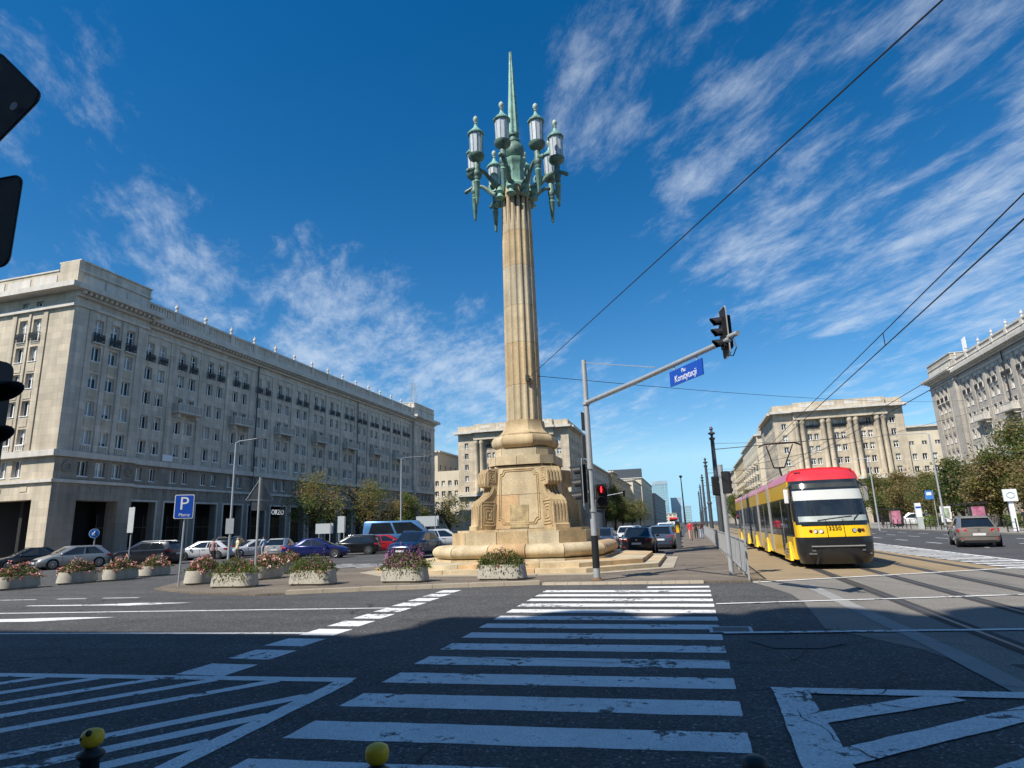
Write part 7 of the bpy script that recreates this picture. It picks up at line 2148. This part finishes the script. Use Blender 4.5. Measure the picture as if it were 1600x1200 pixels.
# ------------------------------------------------------------------ people
def person(x, y, rz, label, shirt, legs, hair=(0.05, 0.035, 0.025), h=1.74, stride=0.14, shorts=False, skirt=False, arm=0.12, z=0.05, checks=None):
    me = bpy.data.meshes.new('person')
    s_ = stride
    P = [(0, 0, 0.96), (0, -0.01, 1.12), (0, 0.0, 1.30), (0, 0.0, 1.44), (0, 0.015, 1.53), (0, 0.03, 1.62), (0, 0.02, 1.71),
         (0.10, 0, 0.93), (0.11, s_ * 0.55 + 0.02, 0.52), (0.11, s_, 0.10), (0.12, s_ + 0.15, 0.04),
         (-0.10, 0, 0.93), (-0.11, -s_ * 0.35 + 0.05, 0.52), (-0.11, -s_, 0.12), (-0.12, -s_ + 0.13, 0.04),
         (0.19, 0, 1.40), (0.25, -arm * 0.4, 1.13), (0.25, -arm + 0.10, 0.90), (0.24, -arm + 0.15, 0.80),
         (-0.19, 0, 1.40), (-0.25, arm * 0.4, 1.13), (-0.25, arm + 0.06, 0.90), (-0.24, arm + 0.10, 0.80)]
    E_ = [(0, 1), (1, 2), (2, 3), (3, 4), (4, 5), (5, 6), (0, 7), (7, 8), (8, 9), (9, 10), (0, 11), (11, 12), (12, 13), (13, 14), (3, 15), (15, 16), (16, 17), (17, 18), (3, 19), (19, 20), (20, 21), (21, 22)]
    Rr = [(0.15, 0.11), (0.14, 0.10), (0.165, 0.115), (0.13, 0.09), (0.055, 0.055), (0.085, 0.105), (0.065, 0.08), (0.095, 0.10), (0.068, 0.07), (0.05, 0.05), (0.045, 0.04), (0.095, 0.10), (0.068, 0.07), (0.05, 0.05), (0.045, 0.04),
          (0.068, 0.07), (0.048, 0.048), (0.036, 0.036), (0.03, 0.042), (0.068, 0.07), (0.048, 0.048), (0.036, 0.036), (0.03, 0.042)]
    me.from_pydata(P, E_, [])
    ob = bpy.data.objects.new('person', me)
    COL.objects.link(ob)
    ob.modifiers.new('skin', 'SKIN')
    for v, r in zip(me.skin_vertices[0].data, Rr):
        v.radius = r
    me.skin_vertices[0].data[0].use_root = True
    sb = ob.modifiers.new('sub', 'SUBSURF'); sb.levels = 1; sb.render_levels = 1
    bpy.context.view_layer.update()
    body = bpy.data.meshes.new_from_object(ob.evaluated_get(bpy.context.evaluated_depsgraph_get()))
    bpy.data.objects.remove(ob)
    skin = mat('skin', (0.45, 0.27, 0.19), 0.6)
    body.materials.clear()
    sh = mat('shirt', shirt, 0.8, 0.5 if checks else 0.08, 14 if checks else 4, c2=checks)
    for m_ in (skin, sh, mat('trousers', legs, 0.85), mat('hair', hair, 0.7), mat('shoes', (0.10, 0.09, 0.085), 0.7)):
        body.materials.append(m_)
    for p in body.polygons:
        c = p.center
        if c.z > 1.50:
            i = 3 if (c.z > 1.69 or (c.y < 0.02 and c.z > 1.56)) else 0
        elif abs(c.x) > 0.20 and c.z < 1.16:
            i = 0
        elif c.z > 0.95 or abs(c.x) > 0.20:
            i = 1
        elif c.z < 0.10:
            i = 4
        else:
            i = 0 if shorts and c.z < 0.55 else 2
        p.material_index = i
        p.use_smooth = True
    body.name = 'person'
    o = link('person', body, None, label=label, cat='person')
    # nose, ears and hair give the head its front
    hd = MB(); hd.ball((0, 0.135, 1.625), 0.016, 6, 4); hd.build('nose', skin, o)
    for e in (-1, 1):
        mb = MB(); mb.ball((e * 0.088, 0.025, 1.63), 0.022, 6, 4); mb.build('ear', skin, o)
    if skirt:
        mb = MB(); mb.lathe([(0.15, 1.0), (0.20, 0.85), (0.27, 0.50), (0.26, 0.48)], 12); mb.build('skirt', mat('skirt', legs, 0.85), o, 40)
    place(o, (x, y, z), rz, h / 1.78)
person(-30.2, 35.0, 0.4, 'man in red checked shirt seen from behind among the parked cars', (0.30, 0.09, 0.09), (0.02, 0.022, 0.03), z=0.0, checks=(0.55, 0.42, 0.42))
person(-31.9, 39.4, -0.5, 'man in pale yellow shirt among the parked cars', (0.62, 0.54, 0.34), (0.10, 0.09, 0.08), hair=(0.45, 0.33, 0.26), z=0.0)
person(-33.0, 43.8, 1.2, 'man in light blue shirt walking past the parked cars', (0.46, 0.55, 0.68), (0.36, 0.35, 0.34), z=0.0)
person(-0.25, 59.0, 0.1, 'woman in red jacket and pale shorts walking away on the pavement', (0.62, 0.03, 0.05), (0.55, 0.36, 0.32), stride=0.22, shorts=True, hair=(0.10, 0.06, 0.04))
person(0.25, 66.0, 0.0, 'person in black walking away on the pavement', (0.02, 0.02, 0.022), (0.02, 0.02, 0.022), stride=0.18)
person(0.75, 65.0, -0.1, 'person in dark top and light jeans walking beside the railing', (0.05, 0.02, 0.025), (0.30, 0.38, 0.50), stride=0.2)
person(24.9, 58.6, 1.8, 'person in black standing beside the white bus stop sign', (0.02, 0.02, 0.02), (0.03, 0.03, 0.035), stride=0.05, z=0.11)
person(25.9, 60.5, 2.4, 'person in dark red trousers at the bus stop', (0.04, 0.035, 0.035), (0.28, 0.02, 0.03), stride=0.06, z=0.11)
person(27.2, 66.0, 1.5, 'person in grey waiting behind the grey hatchback', (0.25, 0.24, 0.24), (0.05, 0.05, 0.06), stride=0.05, z=0.11)

# ------------------------------------------------------------------ the bus stop on the right
bf = thing('kerb_fence', (23.2, 70, 0.11), 'low black post fence along the bus stop kerb', 'fence')
for i in range(24):
    y = 56 + i * 1.5
    if 57.5 < y < 60.5 or 76.8 < y < 80:
        continue
    mb = MB(); mb.cyl((23.2, y, 0.1), (23.2, y, 1.05), 0.045, n=8); mb.ball((23.2, y, 1.09), 0.06, 8, 5); mb.build('post', A['iron'], bf)
    if i % 2 == 0:
        for zz_ in (0.85, 0.4):
            mb = MB(); mb.cyl((23.2, y, zz_), (23.2, y + 1.5, zz_), 0.022, n=6); mb.build('rail', A['iron'], bf)
tt = thing('bus_stop_pillar', (23.75, 78.4, 0.11), 'white and grey bus stop pillar beside the black fence', 'bus stop')
mb = MB(); mb.box(23.45, 24.1, 78.3, 78.5, 0.1, 1.35); mb.build('base', mat('pillar_grey', (0.42, 0.45, 0.44), 0.5), tt)
mb = MB(); mb.box(23.42, 23.98, 78.28, 78.52, 1.352, 2.85); mb.build('panel', A['signwhite'], tt)
mb = MB(); mb.box(23.45, 23.95, 78.26, 78.279, 2.3, 2.48); mb.build('line_plate', A['blue'], tt)
b2 = thing('bus_stop_sign', (23.7, 73.2, 0.11), 'square blue bus stop sign beside the tall street lamp', 'road sign')
mb = MB(); mb.cyl((23.7, 73.2, 0.1), (23.7, 73.2, 4.0), 0.04, n=7); mb.build('post', A['galv'], b2)
mb = MB(); mb.box(22.95, 23.65, 73.1, 73.14, 3.1, 3.95); mb.build('plate', mat('bus_blue', (0.05, 0.22, 0.58), 0.4), b2)
mb = MB(); mb.box(23.08, 23.52, 73.08, 73.099, 3.5, 3.8); mb.build('bus_symbol', A['signwhite'], b2)
ws = thing('bus_stop_board', (24.9, 60.2, 0.11), 'white square bus stop board on a pale post at the right edge', 'bus stop')
mb = MB(); mb.box(24.70, 25.05, 60.15, 60.3, 0.1, 2.6); mb.build('post', A['signwhite'], ws)
mb = MB(); mb.box(24.38, 25.35, 60.0, 60.12, 2.45, 3.4); mb.build('board', A['signwhite'], ws)
Mb = face_M((24.865, 59.99, 2.93), (0, -1, 0))
mb = MB(); mb.tube([Mb @ V((0.28 * math.cos(2 * math.pi * k / 16), -0.004, 0.22 * math.sin(2 * math.pi * k / 16))) for k in range(17)], 0.03, 5); mb.build('emblem', mat('emblem_grey', (0.35, 0.48, 0.55), 0.5), ws)
for (x, y, lab) in ((27.0, 74.5, 'bus shelter with pink poster behind the grey hatchback'), (26.5, 99.0, 'bus shelter with pink poster just right of the tram')):
    sh = thing('bus_shelter', (x, y, 0.11), lab, 'bus shelter', 'bus shelters')
    for dx, dy in ((-0.7, -2.2), (0.7, -2.2), (0.7, 2.2), (-0.7, 2.2)):
        mb = MB(); mb.cyl((x + dx, y + dy, 0.1), (x + dx, y + dy, 2.45), 0.04, n=6); mb.build('post', A['iron'], sh)
    mb = MB(); mb.box(x - 0.95, x + 0.85, y - 2.4, y + 2.4, 2.45, 2.58); mb.build('roof', A['iron'], sh)
    mb = MB(); mb.box(x - 0.62, x + 0.62, y - 2.26, y - 2.16, 0.4, 2.3); o = mb.build('poster_case', A['iron'], sh)
    mb = MB(); mb.box(x - 0.56, x + 0.56, y - 2.275, y - 2.261, 0.5, 2.2); mb.build('poster', mat('poster_pink', (0.52, 0.10, 0.24), 0.4, 0.5, 1.2, c2=(0.62, 0.30, 0.38)), o)
    mb = MB(); mb.box(x + 0.68, x + 0.72, y - 2.1, y + 2.1, 0.5, 2.2); mb.build('rear_pane', mat('shelter_glass', (0.10, 0.11, 0.11), 0.1), sh)
    mb = MB(); mb.box(x + 0.25, x + 0.6, y - 1.6, y + 1.6, 0.5, 0.56); mb.build('bench', A['polegrey'], sh)
nb = thing('notice_case', (26.6, 79.5, 0.11), 'white poster case under the trees beside the pink poster', 'notice case')
mb = MB(); mb.box(26.1, 27.1, 79.4, 79.5, 0.7, 2.4); mb.build('case', A['signwhite'], nb)
mb = MB(); mb.box(26.25, 26.95, 79.385, 79.399, 1.2, 2.2); mb.build('sheet', mat('notice_print', (0.35, 0.42, 0.30), 0.5, 0.5, 3), nb)
for e in (26.2, 27.0):
    mb = MB(); mb.cyl((e, 79.45, 0.1), (e, 79.45, 0.7), 0.04, n=6); mb.build('leg', A['iron'], nb)
sw = thing('terrace_wall', (33.0, 88, 0.1), 'low stone wall under the trees behind the bus stop', 'wall')
for i in range(22):
    y = 62 + i * 2.6
    mb = MB(); mb.box(32.6, 33.0, y + 0.01, y + 2.59, 0.05, 1.25 + 0.0); mb.build('wall_stone', A['stoneA'], sw)
# parking pillar on the pavement
pp = thing('info_pillar', (-0.95, 41.6, 0.05), 'grey pavement pillar with yellow panel beside the queueing cars', 'pillar')
mb = MB(); mb.box(-1.08, -0.80, 41.5, 41.75, 0.05, 1.75); bevel(mb.build('body', A['polegrey'], pp), 0.03)
mb = MB(); mb.box(-1.03, -0.85, 41.485, 41.499, 1.05, 1.55); mb.build('panel', A['yellow'], pp)
mb = MB(); mb.box(-1.08, -0.80, 41.5, 41.75, 1.752, 1.80); mb.build('cap', A['galv'], pp)
ac = thing('advertising_column', (-11.0, 78, 0), 'dark round advertising column beyond the queueing cars', 'advertising column')
mb = MB(); mb.cyl((-11.0, 78, 0), (-11.0, 78, 3.4), 0.75, n=20); mb.build('drum', A['polegrey'], ac, 40)
mb = MB(); mb.cyl((-11.0, 78, 3.4), (-11.0, 78, 3.6), 0.9, n=20); mb.build('roof', A['iron'], ac, 40)
for i, (x, y, h, lab) in enumerate(((-17.0, 84.0, 5.2, 'far signal arm over the left street lanes'), (-14.5, 100.0, 5.6, 'farther signal arm over the left street lanes'))):
    q = thing('signal_mast', (x, y, 0), lab, 'signal mast')
    mb = MB(); mb.cyl((x, y, 0), (x, y, h), 0.09, n=8); mb.build('pole', A['galv'], q)
    mb = MB(); mb.tube([(x, y, h - 0.2), (x + 2.2, y, h + 0.6), (x + 4.6, y - 0.3, h + 0.9)], 0.06, 6); mb.build('arm', A['galv'], q)
    signal_head(q, (x + 4.6, y - 0.4, h + 0.7), (0.1, -1, 0), 3, 0.28, False)
for i, (x, y) in enumerate(((-15.6, 80.0), (-14.2, 80.6))):
    q = thing('round_sign', (x, y, 0), ('left one of two round sign backs beyond the queueing cars', 'right one of two round sign backs beyond the queueing cars')[i], 'road sign', 'round sign backs')
    mb = MB(); mb.cyl((x, y, 0), (x, y, 2.5), 0.04, n=7); mb.build('post', A['galv'], q)
    mb = MB(); mb.cyl((x, y - 0.05, 2.5), (x, y - 0.07, 2.5), 0.42, n=18); mb.build('disc', A['signback_lit'], q)
